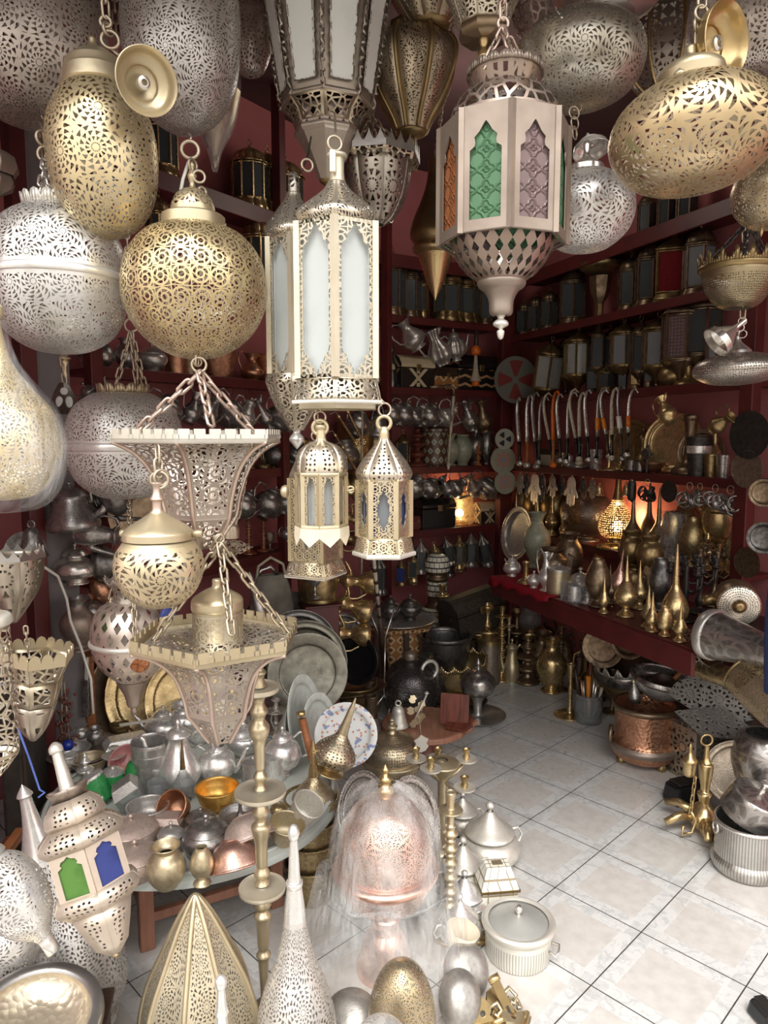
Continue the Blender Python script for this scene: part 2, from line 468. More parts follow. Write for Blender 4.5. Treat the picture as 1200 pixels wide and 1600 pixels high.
plain('red cloth',(.30,.012,.022),.8,.15,30.0,.2)
plain('red velvet',(.16,.01,.014),.9,.15,30.0,.2)
plain('white enamel',(.74,.74,.70),.35,.06,6.0,.5)
plain('bone',(.62,.56,.44),.5,.2,30.0,.4)
plain('shell white',(.80,.78,.72),.3,.08,40.0,.5)
plain('orange bead',(.72,.16,.015),.4,.15,20.0,.5)
plain('green enamel',(.04,.33,.09),.25,.15,14.0,.5)
plain('blue glass bead',(.02,.05,.42),.12,.2,10.0,.6)
plain('green ceramic',(.16,.28,.20),.3,.3,26.0,.5,(.45,.36,.28))
plain('pale ceramic',(.66,.70,.65),.4,.12,9.0,.5)
plain('pink ceramic',(.72,.33,.33),.35,.1,9.0,.5)
plain('rope',(.46,.40,.30),.8,.2,40.0)
plain('cable',(.72,.72,.66),.5,.05,10.0)
plain('blue cord',(.10,.16,.5),.7,.1,30.0)
plain('paper',(.70,.62,.48),.8,.1,20.0)
plain('street stone',(.26,.235,.21),.85,.15,3.0)
plain('bag hide',(.20,.185,.15),.7,.25,14.0,.4)
plain('facade',(.62,.40,.34),.85,.1,2.0)
plain('plastic orange',(.8,.27,.03),.35,.1,10.0)
plain('denim',(.03,.05,.17),.85,.15,60.0)
glass('frosted',(.60,.64,.63),.40,.25)
glass('milk glass',(.90,.94,.91),.45,.0)
glass('smoky',(.30,.32,.34),.25,.45)
glass('dim pane',(.10,.115,.12),.22,.45)
glass('clear pane',(.80,.82,.80),.12,.75)
glass('green pressed',(.12,.25,.135),.16,.3,1,.034)
glass('plum pressed',(.25,.175,.175),.16,.3,1,.034)
glass('amber pressed',(.36,.13,.05),.2,.3,1,.034)
glass('green glass',(.10,.22,.05),.15,.25,dirt=2.2)
glass('blue glass',(.05,.07,.25),.15,.25,dirt=2.0)
glass('jar glass',(.62,.64,.64),.08,.8)
def mosaic(name,kind):
    """Inlay of bone, wood and mother-of-pearl laid out in UV metres."""
    m,nt,p = new(name); p.inputs['Roughness'].default_value = .35
    def lay(sc):
        return uvs(nt,'UVMap',1/sc)
    if kind == 'cross':
        U,V = lay(.95); a = (U.fr()-.5).ab(); b = (V.fr()-.5).ab()
        f = ((a-b).ab() < .07).mx((a+b < .2)).mx((a > .44)*(b < .36))
        c = mix(nt,f,(.022,.016,.013),(.50,.42,.28))
    elif kind == 'stripe':
        U,V = lay(.36); z = (U.fr()-.5).ab()*.55
        f = ((V*1.6+z).fr()-.5).ab() < .14
        c = mix(nt,f,(.014,.011,.010),(.42,.24,.12))
    elif kind in ('diamond','orange'):
        U,V = lay(.06 if kind == 'diamond' else .5); a = (U.fr()-.5).ab()+(V.fr()-.5).ab()
        f = (a < .44)*(a > .28); g = a < .14
        c = mix(nt,f,(.34,.15,.05),(.60,.50,.32)); c = mix(nt,g,c,(.06,.03,.02))
    elif kind == 'scales':
        U,V = lay(.20 if kind == 'tile' else .055); row = V.fl(); a = ((U+row*.5).fr()-.5).ab(); b = V.fr()
        f = (a < .44)*(b > .16)*(b < .92)
        c = mix(nt,f,(.035,.025,.02),(.74,.73,.62))
    elif kind == 'brick':
        U,V = lay(.03); a = ((U+(V.fl()*.5)).fr()-.5).ab(); b = (V.fr()-.5).ab()
        f = (a < .45)*(b < .42)
        c = mix(nt,f,(.08,.05,.03),(.20,.09,.04))
    elif kind == 'pearl':
        U,V = lay(.042); a = (U.fr()-.5).ab(); b = (V.fr()-.5).ab()
        f = (a < .45)*(b < .42); c = mix(nt,f,(.30,.24,.15),(.84,.82,.74))
    elif kind == 'chequer':
        U,V = lay(.11); f = ((U.fl()+V.fl())*.5).fr() > .25
        c = mix(nt,f,(.05,.045,.04),(.52,.47,.36))
    elif kind == 'petal':
        U,V = lay(1); r = (U*U+V*V).op('SQRT'); th = V.op('ARCTAN2',U)
        f = ((th*4.0).op('COSINE') > 0.0)*(r > .08)*(r < .42); c = mix(nt,f,(.13,.13,.11),(.17,.03,.025))
    elif kind == 'segments':
        U,V = lay(1); r = (U*U+V*V).op('SQRT'); th = V.op('ARCTAN2',U)
        f = ((th*3.0).op('COSINE') > 0.15)*(r > .08)*(r < .34); c = mix(nt,f,(.36,.36,.29),(.015,.015,.025))
    elif kind == 'flower':
        U,V = lay(1); r = (U*U+V*V).op('SQRT'); th = V.op('ARCTAN2',U)
        f = (r < ((th*8.0).op('COSINE')*.06+.3)); c = mix(nt,f,(.26,.27,.20),(.34,.20,.16)); c = mix(nt,r < .1,c,(.2,.24,.26))
    elif kind == 'painted':
        U,V = lay(1); n1 = voro(nt,comb(nt,U,V),'F1',1.0,9.0); n2 = noise(nt,comb(nt,U,V),7.0,4.0)
        c = mix(nt,n2 > .60,(.74,.75,.74),(.25,.30,.50)); c = mix(nt,(E(nt,n1.outputs['Distance']) < .16),c,(.62,.28,.17))
    elif kind == 'tile':
        U,V = lay(.20 if kind == 'tile' else .055); row = V.fl(); a = ((U+row*.5).fr()-.5).ab(); b = (V.fr()-.5).ab()
        c = mix(nt,(a+b) < .4,(.10,.05,.03),(.42,.42,.34)); c = mix(nt,(a+b) < .2,c,(.12,.22,.17))
    nt.links.new(c,p.inputs['Base Color'])
    bump(nt,p,noise(nt,objco(nt),60.0),.1,.002)
for k_ in ('cross','stripe','diamond','scales','brick','pearl','chequer','petal','segments','flower','painted','tile','orange'): mosaic('inlay '+k_,k_)
def film(name,tint,amount):
    m,nt,p = new(name); p.inputs['Base Color'].default_value = (*tint,1); p.inputs['Roughness'].default_value = .12
    mp = nt.nodes.new('ShaderNodeMapping'); nt.links.new(objco(nt),mp.inputs[0]); mp.inputs['Scale'].default_value = (1,1,.3); co = mp.outputs[0]; n1 = noise(nt,co,14.0,5.0)
    tr = nt.nodes.new('ShaderNodeBsdfTransparent'); mx = nt.nodes.new('ShaderNodeMixShader'); out = nt.nodes['Material Output']
    setc(nt,mx.inputs[0],((n1-.5)*.9+amount).mx(.04).mn(.85)); nt.links.new(tr.outputs[0],mx.inputs[1]); nt.links.new(p.outputs[0],mx.inputs[2])
    nt.links.new(mx.outputs[0],out.inputs[0])
    bump(nt,p,noise(nt,co,30.0,5.0),1.0,.03)
film('plastic film',(.92,.92,.90),.19)
film('plastic bag',(.86,.88,.92),.22)
film('clear film',(.88,.90,.94),.10)
def emit(name,col,k):
    m,nt,p = new(name); p.inputs['Base Color'].default_value = (*col,1)
    p.inputs['Emission Color'].default_value = (*col,1); p.inputs['Emission Strength'].default_value = k
emit('bulb',(1.0,.72,.38),30.0)
def tiles():
    m,nt,p = new('marble tiles'); co = objco(nt)
    x = nt.nodes.new('ShaderNodeSeparateXYZ'); nt.links.new(co,x.inputs[0])
    s_ = .3195; X = E(nt,x.outputs[0])/s_; Y = E(nt,x.outputs[1])/s_
    a = X.fr(); b = Y.fr()
    ea = a.mn(a*-1.0+1.0); eb = b.mn(b*-1.0+1.0); e = ea.mn(eb)
    grout = e < .006
    # printed frame: square panel offset to one corner of the tile, with small squares at the crossing
    pa = ((a-.5).ab()); pb = ((b-.5).ab())
    panel = (pa < .345)*(pb < .345)
    corner = (pa > .375)*(pb > .375)
    thin = (((pa-.36).ab() < .008)*(pb < .5)).mx(((pb-.36).ab() < .008)*(pa < .5))
    n1 = noise(nt,co,7.0,8.0); n2 = noise(nt,co,26.0,8.0)
    vein = ((noise(nt,co,8.0,4.0)-.5).ab()*-26.0+1.0).mx(0.0).mx(((noise(nt,co,19.0,3.0)-.47).ab()*-30.0+.8).mx(0.0))
    base = mix(nt,vein*.6,(.63,.625,.61),(.40,.405,.40))
    pan = mix(nt,((n2-.5)*2.6+.5).mx(0.0).mn(1.0),(.62,.59,.56),(.52,.49,.455))
    c = mix(nt,panel,base,pan)
    c = mix(nt,corner*.4,c,(.46,.46,.45))
    c = mix(nt,thin*.3,c,(.68,.67,.66))
    dirt = ((n1-.60)*5.0).mx(0.0).mn(.55)
    c = mix(nt,dirt*.6,c,(.42,.36,.31))
    c = mix(nt,grout,c,(.055,.05,.045))
    nt.links.new(c,p.inputs['Base Color'])
    setc(nt,p.inputs['Roughness'],n2*.25+.18)
    bump(nt,p,grout*-1.0,.4,.003)
tiles()
# ------------------------------------------------------------------ kinds of wares, each built once at unit height and then placed many times
CACHE = {}
def kind(fn):
    def g(*a,**k):
        key = (fn.__name__,a,tuple(sorted(k.items())))
        if key not in CACHE: CACHE[key] = fn(*a,**k)
        return CACHE[key]
    return g
def T3(x,y,z): return Matrix.Translation((x,y,z))
def RX(a): return Matrix.Rotation(a,4,'X')
def RY(a): return Matrix.Rotation(a,4,'Y')
def RZ(a): return Matrix.Rotation(a,4,'Z')
def arc(cx,cz,r,a0,a1,n=10,rz=None,y=0):
    rz = rz or r
    return [(cx+r*cos(a0+(a1-a0)*i/n),y,cz+rz*sin(a0+(a1-a0)*i/n)) for i in range(n+1)]

LATHES = {
 'onion bottle': [('foot',[(0,0),(.15,0),None,(.15,.015),(.13,.04),(.07,.09),(.06,.12)]),
                  ('body',[(.06,.12),(.13,.18),(.185,.27),(.185,.36),(.12,.48),(.06,.58)]),
                  ('spire',[(.06,.58),(.035,.70),(.022,.84),(.006,1.0)])],
 'slim bottle': [('foot',[(0,0),(.16,0),None,(.16,.02),(.09,.10),(.08,.14)]),
                 ('body',[(.08,.14),(.15,.24),(.17,.33),(.11,.46),(.07,.55)]),
                 ('spire',[(.07,.55),(.04,.72),(.02,.88),(.008,1.0)])],
 'spire bottle': [('foot',[(0,0),(.11,0),None,(.11,.015),(.06,.05),(.06,.07)]),
                  ('body',[(.06,.07),(.13,.13),(.16,.22),(.13,.33),(.06,.46),(.04,.52)]),
                  ('spire',[(.04,.52),(.028,.7),(.02,.85),(.005,1.0)])],
 'egg vase': [('foot',[(0,0),(.20,0),None,(.20,.03),(.13,.10),(.10,.15)]),
              ('body',[(.10,.15),(.22,.30),(.27,.52),(.22,.76),(.14,.93),(.13,1.0),None,(.11,1.0),(.10,.9)])],
 'urn': [('body',[(0,0),(.22,0),None,(.22,.03),(.14,.08),(.22,.2),(.32,.42),(.30,.62),(.17,.76),(.13,.84)]),
         ('neck',[(.13,.84),(.15,.92),(.22,1.0),None,(.19,.99),(.12,.86)])],
 'round pot': [('body',[(0,0),(.28,0),None,(.30,.01),(.46,.2),(.54,.42),(.48,.66),(.34,.8),(.30,.86)]),
               ('rim',[(.30,.86),(.34,.94),(.40,1.0),None,(.37,1.0),(.27,.85),(.2,.8)])],
 'bucket': [('body',[(0,0),(.40,0),None,(.42,.02),(.50,.3),(.55,.7),(.57,.94),None,(.54,.94),(.50,.6),(.38,.05),(0,.04)]),
            ('rim',[(.57,.92),(.60,.95),(.60,.99),(.57,1.0),(.54,.96),(.54,.92)])],
 'goblet': [('foot',[(0,0),(.26,0),None,(.26,.02),(.10,.08),(.05,.14),(.07,.28),(.045,.4)]),
            ('cup',[(.045,.4),(.16,.45),(.27,.6),(.30,.8),(.31,1.0),None,(.29,1.0),(.25,.62),(.02,.47)])],
 'tumbler': [('body',[(0,0),(.24,0),None,(.25,.01),(.27,.4),(.33,1.0),None,(.31,1.0),(.24,.05),(0,.04)]),
             ('band',[(.292,.62),(.305,.64),(.318,.8),(.312,.82)])],
 'canister': [('body',[(0,0),(.34,0),None,(.34,.02),(.36,.1),(.35,.72),(.36,.78)]),
              ('lid',[(.37,.76),(.37,.84),None,(.34,.85),(.14,.93),(.06,.94),(.07,1.0),(0,1.0)])],
 'bowl': [('body',[(0,0),(.5,0),None,(.5,.04),(.9,.3),(1.15,.8),(1.2,1.0),None,(1.14,1.0),(1.05,.7),(.8,.3),(0,.12)]),
          ('rim',[(1.17,.94),(1.24,.97),(1.24,1.02),(1.17,1.04),(1.12,1.0)])],
 'chalice': [('foot',[(0,0),(.25,0),None,(.25,.02),(.08,.1),(.04,.2),(.05,.4)]),
             ('cup',[(.05,.4),(.2,.5),(.26,.7),(.27,.9),None,(.25,.9),(.2,.55)]),
             ('rim',[(.27,.88),(.32,.92),(.30,1.0),(.26,.98),(.24,.92)])],
 'bell vase': [('body',[(0,0),(.42,0),None,(.42,.04),(.36,.12),(.2,.2),(.13,.34),(.12,.7),(.15,.9)]),
               ('rim',[(.15,.9),(.18,.95),(.17,1.0),(.13,.99),(.12,.9)])],
 'obelisk': [('body',[(0,0),(.20,0),None,(.20,.02),(.19,.25),(.12,.62),(.09,.74)]),
             ('head',[(.09,.74),(.13,.80),(.13,.88),(.06,.96),(0,1.0)])],
 'censer': [('foot',[(0,0),(.22,0),None,(.22,.03),(.08,.12),(.07,.3),(.09,.42)]),
            ('bowl',[(.09,.42),(.24,.48),(.29,.58),(.28,.64)]),
            ('lid',[(.30,.63),(.30,.66),(.24,.78),(.10,.87),(.04,.89)]),
            ('finial',[(.04,.88),(.05,.91),(.02,.94),(.035,.96),(0,1.0)])],
 'finial stand': [('base',[(0,0),(.26,0),None,(.26,.05),(.12,.12),(.09,.2)]),
                  ('stem',[(.09,.2),(.2,.3),(.09,.4),(.09,.46),(.24,.54),(.25,.58),(.1,.64),(.08,.7)]),
                  ('top',[(.08,.7),(.17,.77),(.1,.84),(.06,.88),(.07,.93),(0,1.0)])],
 'smooth vase': [('body',[(0,0),(.2,0),None,(.2,.02),(.17,.06),(.3,.3),(.35,.55),(.28,.8),(.17,.92)]),
                 ('rim',[(.17,.92),(.22,.97),(.21,1.0),(.16,.97),(.15,.9)])],
 'funnel': [('body',[(.42,0),(.40,.1),(.2,.42),(.09,.66)]),('spout',[(.09,.66),(.06,.8),(.05,1.0)])],
}
@kind
def lathe_kind(k,mat='brass',n=22,sides=0,ph=0.0,rib=0.0,ribn=8,mats=()):
    md = dict(mats)
    return [P(nm,B().lathe(pr,n,sides=sides,ph=ph,rib=rib,ribn=ribn),md.get(nm,mat)) for nm,pr in LATHES[k]]

@kind
def teapot(v='round',mat='pewter',n=24):
    body,lidr,lz = {'round': ([(0,0),(.2,0),None,(.2,.02),(.16,.07),(.36,.2),(.44,.4),(.36,.6),(.22,.7),(.2,.74)],.21,.74),
        'pear': ([(0,0),(.24,0),None,(.24,.02),(.2,.06),(.36,.16),(.40,.3),(.30,.5),(.19,.68),(.20,.78)],.21,.78),
        'squat': ([(0,0),(.28,0),None,(.28,.03),(.24,.08),(.46,.2),(.52,.34),(.44,.5),(.27,.6),(.26,.64)],.27,.64),
        'melon': ([(0,0),(.22,0),None,(.22,.03),(.18,.08),(.40,.2),(.47,.4),(.38,.58),(.22,.68),(.2,.72)],.21,.72),
        'kettle': ([(0,0),(.40,0),None,(.44,.02),(.48,.12),(.38,.36),(.30,.56),(.29,.62)],.30,.62),
        'tall': ([(0,0),(.22,0),None,(.22,.02),(.24,.1),(.26,.3),(.2,.5),(.15,.7),(.18,.8)],.19,.80)}[v]
    rib = dict(rib=.16,ribn=10) if v == 'melon' else {}
    zz = lz; R = max(p[0] for p in body if p)
    parts = [P('body',B().lathe(body,n if v != 'melon' else 50,**rib),mat)]
    knob = P('knob',B().lathe([(.03,0),(.02,.04),(.055,.08),(.03,.12),(0,.13)],12),mat,loc=(0,0,zz+.86*(1-zz)*.5))
    parts.append(P('lid',B().lathe([(lidr,zz-.015),(lidr+.02,zz),None,(lidr+.015,zz+.02),(lidr*.7,zz+(1-zz)*.35),(.03,zz+(1-zz)*.5),(0,zz+(1-zz)*.5)],n),mat,[knob]))
    sp = [(R*.86,0,.26),(R*1.15,0,.34),(R*1.32,0,.52),(R*1.52,0,zz*.98),(R*1.66,0,zz*1.03)]
    parts.append(P('spout',B().tube([(x,y,z) for x,y,z in sp],[.085,.07,.05,.038,.034],9),mat))
    h = [(-R*.55,0,zz*.94),(-R*.95,0,zz*1.08),(-R*1.45,0,zz*.98),(-R*1.6,0,zz*.68),(-R*1.35,0,zz*.4),(-R*.93,0,zz*.38)]
    if v == 'kettle':
        h = arc(0,zz*.8,R*.78,0,pi,12,.62)
    parts.append(P('handle',B().tube(h,.028,7),mat))
    return parts
@kind
def dallah(mat='brass',n=22):
    body = [(0,0),(.24,0),None,(.25,.02),(.27,.1),(.22,.24),(.12,.38),(.10,.46),(.15,.58),(.17,.64)]
    pts = [P('body',B().lathe(body,n),mat),
           P('lid',B().lathe([(.175,.64),(.17,.68),(.1,.76),(.04,.82),(.05,.86),(.02,.9),(.03,.93),(0,1.0)],n),mat),
           P('spout',B().tube([(.10,0,.56),(.24,0,.60),(.40,0,.70),(.46,0,.76)],[.07,.06,.035,.012],8,flat=.6),mat),
           P('handle',B().tube([(-.15,0,.62),(-.30,0,.64),(-.40,0,.52),(-.38,0,.36),(-.30,0,.24),(-.25,0,.16)],.025,7),mat)]
    return pts
@kind
def ewer(mat='pewter',n=22,v='jug'):
    body = {'jug': [(0,0),(.2,0),None,(.2,.02),(.17,.06),(.28,.2),(.30,.36),(.2,.54),(.12,.68),(.13,.8),(.2,.94),None,(.18,.94),(.11,.8)],
            'tall': [(0,0),(.17,0),None,(.17,.02),(.1,.08),(.2,.24),(.22,.36),(.13,.55),(.08,.75),(.12,.94),None,(.1,.94),(.07,.8)],
            'fluted': [(0,0),(.18,0),None,(.18,.02),(.2,.08),(.29,.22),(.26,.42),(.16,.6),(.12,.74),(.17,.94),None,(.15,.94),(.1,.7)]}[v]
    rib = dict(rib=.14,ribn=9) if v == 'fluted' else {}
    return [P('body',B().lathe(body,n if not rib else 54,**rib),mat),
            P('spout',B().tube([(.11,0,.8),(.2,0,.9),(.28,0,.97)],[.07,.05,.02],8),mat),
            P('handle',B().tube([(-.13,0,.88),(-.28,0,1.0),(-.44,0,.92),(-.47,0,.68),(-.38,0,.42),(-.25,0,.32)],.024,7),mat)]
@kind
def plate(mat='brass',v='plate',n=36):
    """Stands on edge facing -Y; unit diameter, centre at origin."""
    prof = {'plate': ([(0,.0),(.30,.0),(.34,.02)],[(.34,.02),(.36,.035),(.47,.05),(.5,.06),(.495,.075),(.36,.05),(.33,.03),(0,.015)]),
            'tray': ([(0,0),(.37,0),(.40,.03)],[(.40,.03),(.42,.05),(.46,.045),(.48,.06),(.5,.06),(.5,.075),(.46,.065),(.41,.06),(.38,.02),(0,.012)]),
            'deep': ([(0,0),(.24,0),(.36,.05)],[(.36,.05),(.42,.10),(.49,.12),(.5,.13),(.48,.14),(.40,.12),(.33,.05),(0,.015)]),
            'flat': ([(0,0),(.44,0),(.47,.01)],[(.47,.01),(.5,.02),(.5,.035),(.46,.03),(0,.015)])}[v]
    M = RX(pi/2)
    d = B().lathe(prof[0],n,M)
    for i in range(len(d.u)): d.u[i] = [(d.v[j][0],d.v[j][2]) for j in d.f[i]]
    r = B().lathe(prof[1],n,M)
    for i in range(len(r.u)): r.u[i] = [(r.v[j][0],r.v[j][2]) for j in r.f[i]]; r.b[i] = [(9,9)]*len(r.f[i])
    return [P('well',d,mat),P('rim',r,mat)]
@kind
def candlestick(v='plain',mat='brass',n=16):
    if v == 'plain':
        return [P('base',B().lathe([(0,0),(.20,0),None,(.20,.02),(.17,.05),(.07,.08),(.05,.12)],n),mat),
                P('stem',B().lathe([(.05,.12),(.08,.17),(.04,.22),(.035,.4),(.06,.46),(.035,.52),(.03,.72),(.05,.78),(.03,.82)],n),mat),
                P('drip_pan',B().lathe([(.03,.82),(.12,.84),(.13,.86),(.05,.87)],n),mat),
                P('socket',B().lathe([(.05,.87),(.04,.9),(.055,.98),(.06,1.0),None,(.035,1.0),(.03,.9)],n),mat)]
    if v == 'trumpet':
        return [P('base',B().lathe([(0,0),(.32,0),None,(.32,.015),(.30,.03),(.1,.05),(.06,.08)],n),mat),
                P('stem',B().lathe([(.06,.08),(.045,.3),(.05,.55),(.035,.6),(.05,.8)],n),mat),
                P('socket',B().lathe([(.05,.8),(.07,.9),(.085,1.0),None,(.06,1.0),(.04,.85)],n),mat)]
    if v == 'stack':
        pr = [(.045,.08)]
        for i in range(7):
            z = .1+.1*i; pr += [(.085,z+.02),(.045,z+.05),(.06,z+.075),(.04,z+.09)]
        return [P('base',B().lathe([(0,0),(.18,0),None,(.18,.02),(.1,.05),(.045,.08)],n),mat),
                P('stem',B().lathe(pr+[(.04,.85)],n,k=3),mat),
                P('drip_pan',B().lathe([(.03,.85),(.12,.87),(.125,.885),(.05,.89)],n),mat),
                P('socket',B().lathe([(.05,.89),(.04,.92),(.06,1.0),None,(.04,1.0),(.03,.9)],n),mat)]
    if v == 'wide':
        return [P('base',B().lathe([(0,0),(.2,0),None,(.2,.02),(.1,.06),(.05,.1)],n),mat),
                P('stem',B().lathe([(.05,.1),(.09,.16),(.05,.22),(.08,.3),(.05,.36),(.05,.5),(.09,.56),(.04,.62)],n,k=4),mat),
                P('drip_pan',B().lathe([(.04,.6),(.23,.62),(.25,.65),(.23,.655),(.06,.64)],n),mat),
                P('socket',B().lathe([(.06,.64),(.08,.7),(.05,.76),(.05,.86),(.1,.92),(.11,.95),(.05,1.0)],n,k=4),mat)]
@kind
def lantern(v='hex',metal_='bronze',pane='dim pane',n=6,tail=True,roof='point',fret=None):
    """Pane lantern of unit height; v gives the proportions."""
    R,z0,z1 = {'hex': (.19,.22,.68),'square': (.20,.12,.68),'slim': (.13,.2,.74),'wide': (.30,.16,.66),'hang': (.20,.27,.76)}[v]
    ph = -pi/2; parts = []
    rf = {'point': [(R*1.16,z1-.015),(R*1.16,z1),None,(R*1.02,z1+.03),(R*.5,z1+(1-z1)*.4),(.035,z1+(1-z1)*.62),(.03,z1+(1-z1)*.72)],
          'dome': [(R*1.14,z1-.015),(R*1.14,z1),None,(R,z1+.02),(R*.9,z1+(1-z1)*.32),(R*.5,z1+(1-z1)*.55),(.03,z1+(1-z1)*.66),(.03,z1+(1-z1)*.75)],
          'ogee': [(R*1.05,z1-.02),(R*1.2,z1+.02),(R*1.0,z1+.07),(R*.45,z1+(1-z1)*.4),(.035,z1+(1-z1)*.62),(.03,z1+(1-z1)*.72)]}[roof]
    parts.append(P('roof',B().lathe(rf,sides=n,ph=ph,k=3),fret or metal_,solid=.002))
    parts.append(P('hanging_ring',B().ring(.035,.008,T3(0,0,.96),12,5),metal_))
    h = (z1-z0); fr = B()
    for q in range(n):
        a = ph+2*pi*q/n; x,y = R*cos(a),R*sin(a)
        fr.box((x,y,(z0+z1)/2),(.022,.022,h))
        b = ph+2*pi*(q+1)/n; x2,y2 = R*cos(b),R*sin(b)
        for z in (z0+.012,z1-.03):
            fr.tube([(x,y,z),(x2,y2,z)],.016,4)
    parts.append(P('frame',fr,metal_))
    ap = R*cos(pi/n)*.96; w = 2*R*sin(pi/n)*.88
    pb = B().sheet([[(-w/2,-h/2),(w/2,-h/2),(w/2,h/2),(-w/2,h/2)]],.006)
    for q in range(n):
        a = ph+2*pi*(q+.5)/n
        parts.append(P('glass_pane',pb,pane) if q == 0 else dict(parts[-1]))
        parts[-1]['loc'] = (ap*cos(a),ap*sin(a),(z0+z1)/2); parts[-1]['rot'] = (0,0,a+pi/2)
    if tail:
        parts.append(P('base',B().lathe([(.012,0),(.03,.02),(.018,.05),None,(.03,.055),(R*.35,z0*.5),(R*.8,z0*.78),(R*1.05,z0)],sides=n,ph=ph,k=3),fret or metal_,solid=.002))
    else:
        parts.append(P('base',B().lathe([(R*1.2,0),(R*1.2,.02),None,(R*1.02,z0*.9),(R*1.02,z0)],sides=n,ph=ph,k=2),fret or metal_,solid=.002))
    return parts
@kind
def lidded_pot(v='belly',mat='pewter',n=28,handles=0):
    body,r,z = {'belly': ([(0,0),(.36,0),None,(.40,.02),(.56,.24),(.56,.44),(.46,.58),(.45,.6)],.46,.60),
        'straight': ([(0,0),(.46,0),None,(.48,.02),(.52,.2),(.52,.52),(.54,.56)],.54,.56),
        'flat': ([(0,0),(.62,0),None,(.66,.03),(.80,.25),(.78,.46),(.74,.52)],.76,.52),
        'jar': ([(0,0),(.26,0),None,(.30,.02),(.34,.05),(.50,.16),(.54,.30),(.46,.42),(.37,.46),(.36,.50)],.38,.50),
        'sugar': ([(0,0),(.22,0),None,(.24,.02),(.18,.08),(.34,.22),(.42,.38),(.40,.52),(.32,.58)],.34,.58)}[v]
    lid = [(r+.05,z-.02),(r+.06,z),None,(r+.03,z+.03),(r*.75,z+.11),(r*.4,z+.21),(.06,z+.31)] if v == 'jar' else [(r+.02,z-.02),(r+.03,z),None,(r,z+.03),(r*.7,z+.14),(r*.25,z+.2),(.05,z+.23),(.04,z+.25)]
    knob = P('knob',B().lathe([(.04,0),(.035,.04),(.08,.09),(.05,.14),(0,.16)],14),mat,loc=(0,0,z+(.30 if v == 'jar' else .24)))
    parts = [P('body',B().lathe(body,n),mat),P('lid',B().lathe(lid,n),mat,[knob])]
    R = max(p[0] for p in body if p)
    for s in ((-1,1) if handles else ()):
        parts.append(P('handle',B().tube([(s*R*.9,0,z*.5),(s*(R+.1),0,z*.45),(s*(R+.16),0,z*.68),(s*(R+.06),0,z*.9),(s*R*.82,0,z*.88)],.025,7),mat))
    return parts
@kind
def dagger(scab='silver',grip='black lacquer',band=None):
    """Hooked koummya with its sheath, hanging by the tip end; unit height, origin at the bottom of the grip."""
    path = [(.02,0,.34),(.0,0,.45),(-.03,0,.6),(-.05,0,.75),(-.045,0,.87),(.0,0,.96),(.07,0,.985),(.13,0,.93)]
    parts = [P('scabbard',B().tube(path,[.032,.034,.033,.031,.028,.024,.02,.012],8,flat=.5),scab),
             P('grip',B().tube([(.055,0,.03),(.05,0,.12),(.035,0,.24),(.022,0,.335)],[.042,.026,.024,.034],8,flat=.6),grip),
             P('pommel',B().lathe([(0,-.03),(.05,-.01),(.055,.02),(.03,.05)],10,T3(.057,0,.0)),scab)]
    if band:
        parts.append(P('wrapping',B().tube([(.006,0,.42),(-.008,0,.5),(-.025,0,.58)],.044,8,flat=.6),band))
    return parts
@kind
def hamsa(mat='tin white'):
    out = [(-.12,0),(-.2,.12),(-.22,.34),(-.34,.5),(-.36,.62),(-.28,.64),(-.2,.54),(-.19,.56),(-.2,.86),(-.13,.9),(-.08,.86),(-.075,.62),(-.065,.62),(-.06,.95),(0,1.0)]
    out = out+[(-x,z) for x,z in out[-2::-1]]
    o2 = [(x,1-z) for x,z in out][::-1]
    eye = [(.07*cos(a),.56+.07*sin(a)) for a in [2*pi*i/12 for i in range(12)]]
    return [P('plaque',B().sheet([o2],.03),mat,bevel=.006),P('eye_boss',B().lathe([(.09,0),(.08,.02),(.03,.04),(0,.045)],12,T3(0,-.012,.56) @ RX(pi/2)),mat),
            P('hanging_loop',B().ring(.04,.012,T3(0,0,1.03),10,5),'chain')]
@kind
def casket(mat='inlay cross',trim='dark wood',w=1.6,d=1.0,dome=True):
    """Box of unit height with a lid."""
    b = B().box((0,0,.31),(w,d,.56)); lid = B()
    if dome:
        pts = [(-d/2*1.04,.62),(-d/2*1.04,.72),(-d*.36,.9),(-d*.16,.99),(d*.16,.99),(d*.36,.9),(d/2*1.04,.72),(d/2*1.04,.62)]
        lid.sheet([[(y,z) for y,z in pts]],w*1.03,RZ(pi/2))
    else: lid.box((0,0,.8),(w*1.03,d*1.03,.36),top=(.72,.72))
    base = B().box((0,0,.03),(w*1.06,d*1.06,.06))
    return [P('body',b,mat,bevel=.01),P('lid',lid,mat if dome else trim,[P('latch',B().box((0,-d*.535,.62),(.16,.04,.18)),'brass dark',bevel=.01)],bevel=.012),P('plinth',base,trim,bevel=.01)]
@kind
def ring_bunch(mat='pewter',m=7,seed=1):
    """Bangles threaded on a cord; unit height."""
    rnd = random.Random(seed); parts = [P('cord',B().ring(.13,.012,T3(0,0,.88),14,5),'rope')]
    for i in range(m):
        a = -1.1+2.2*i/(m-1); x = .26*sin(a)+rnd.uniform(-.03,.03); z = .52-.18*cos(a*1.3)+rnd.uniform(-.05,.05)
        b = B().lathe([(.2,-.06),(.23,-.05),(.235,.05),(.2,.06),(.19,0),(.2,-.06)],18,T3(x,rnd.uniform(-.12,.12),z) @ RZ(rnd.uniform(0,3)) @ RX(pi/2+rnd.uniform(-.6,.6)),k=2)
        parts.append(P('bangle',b,mat))
    return parts
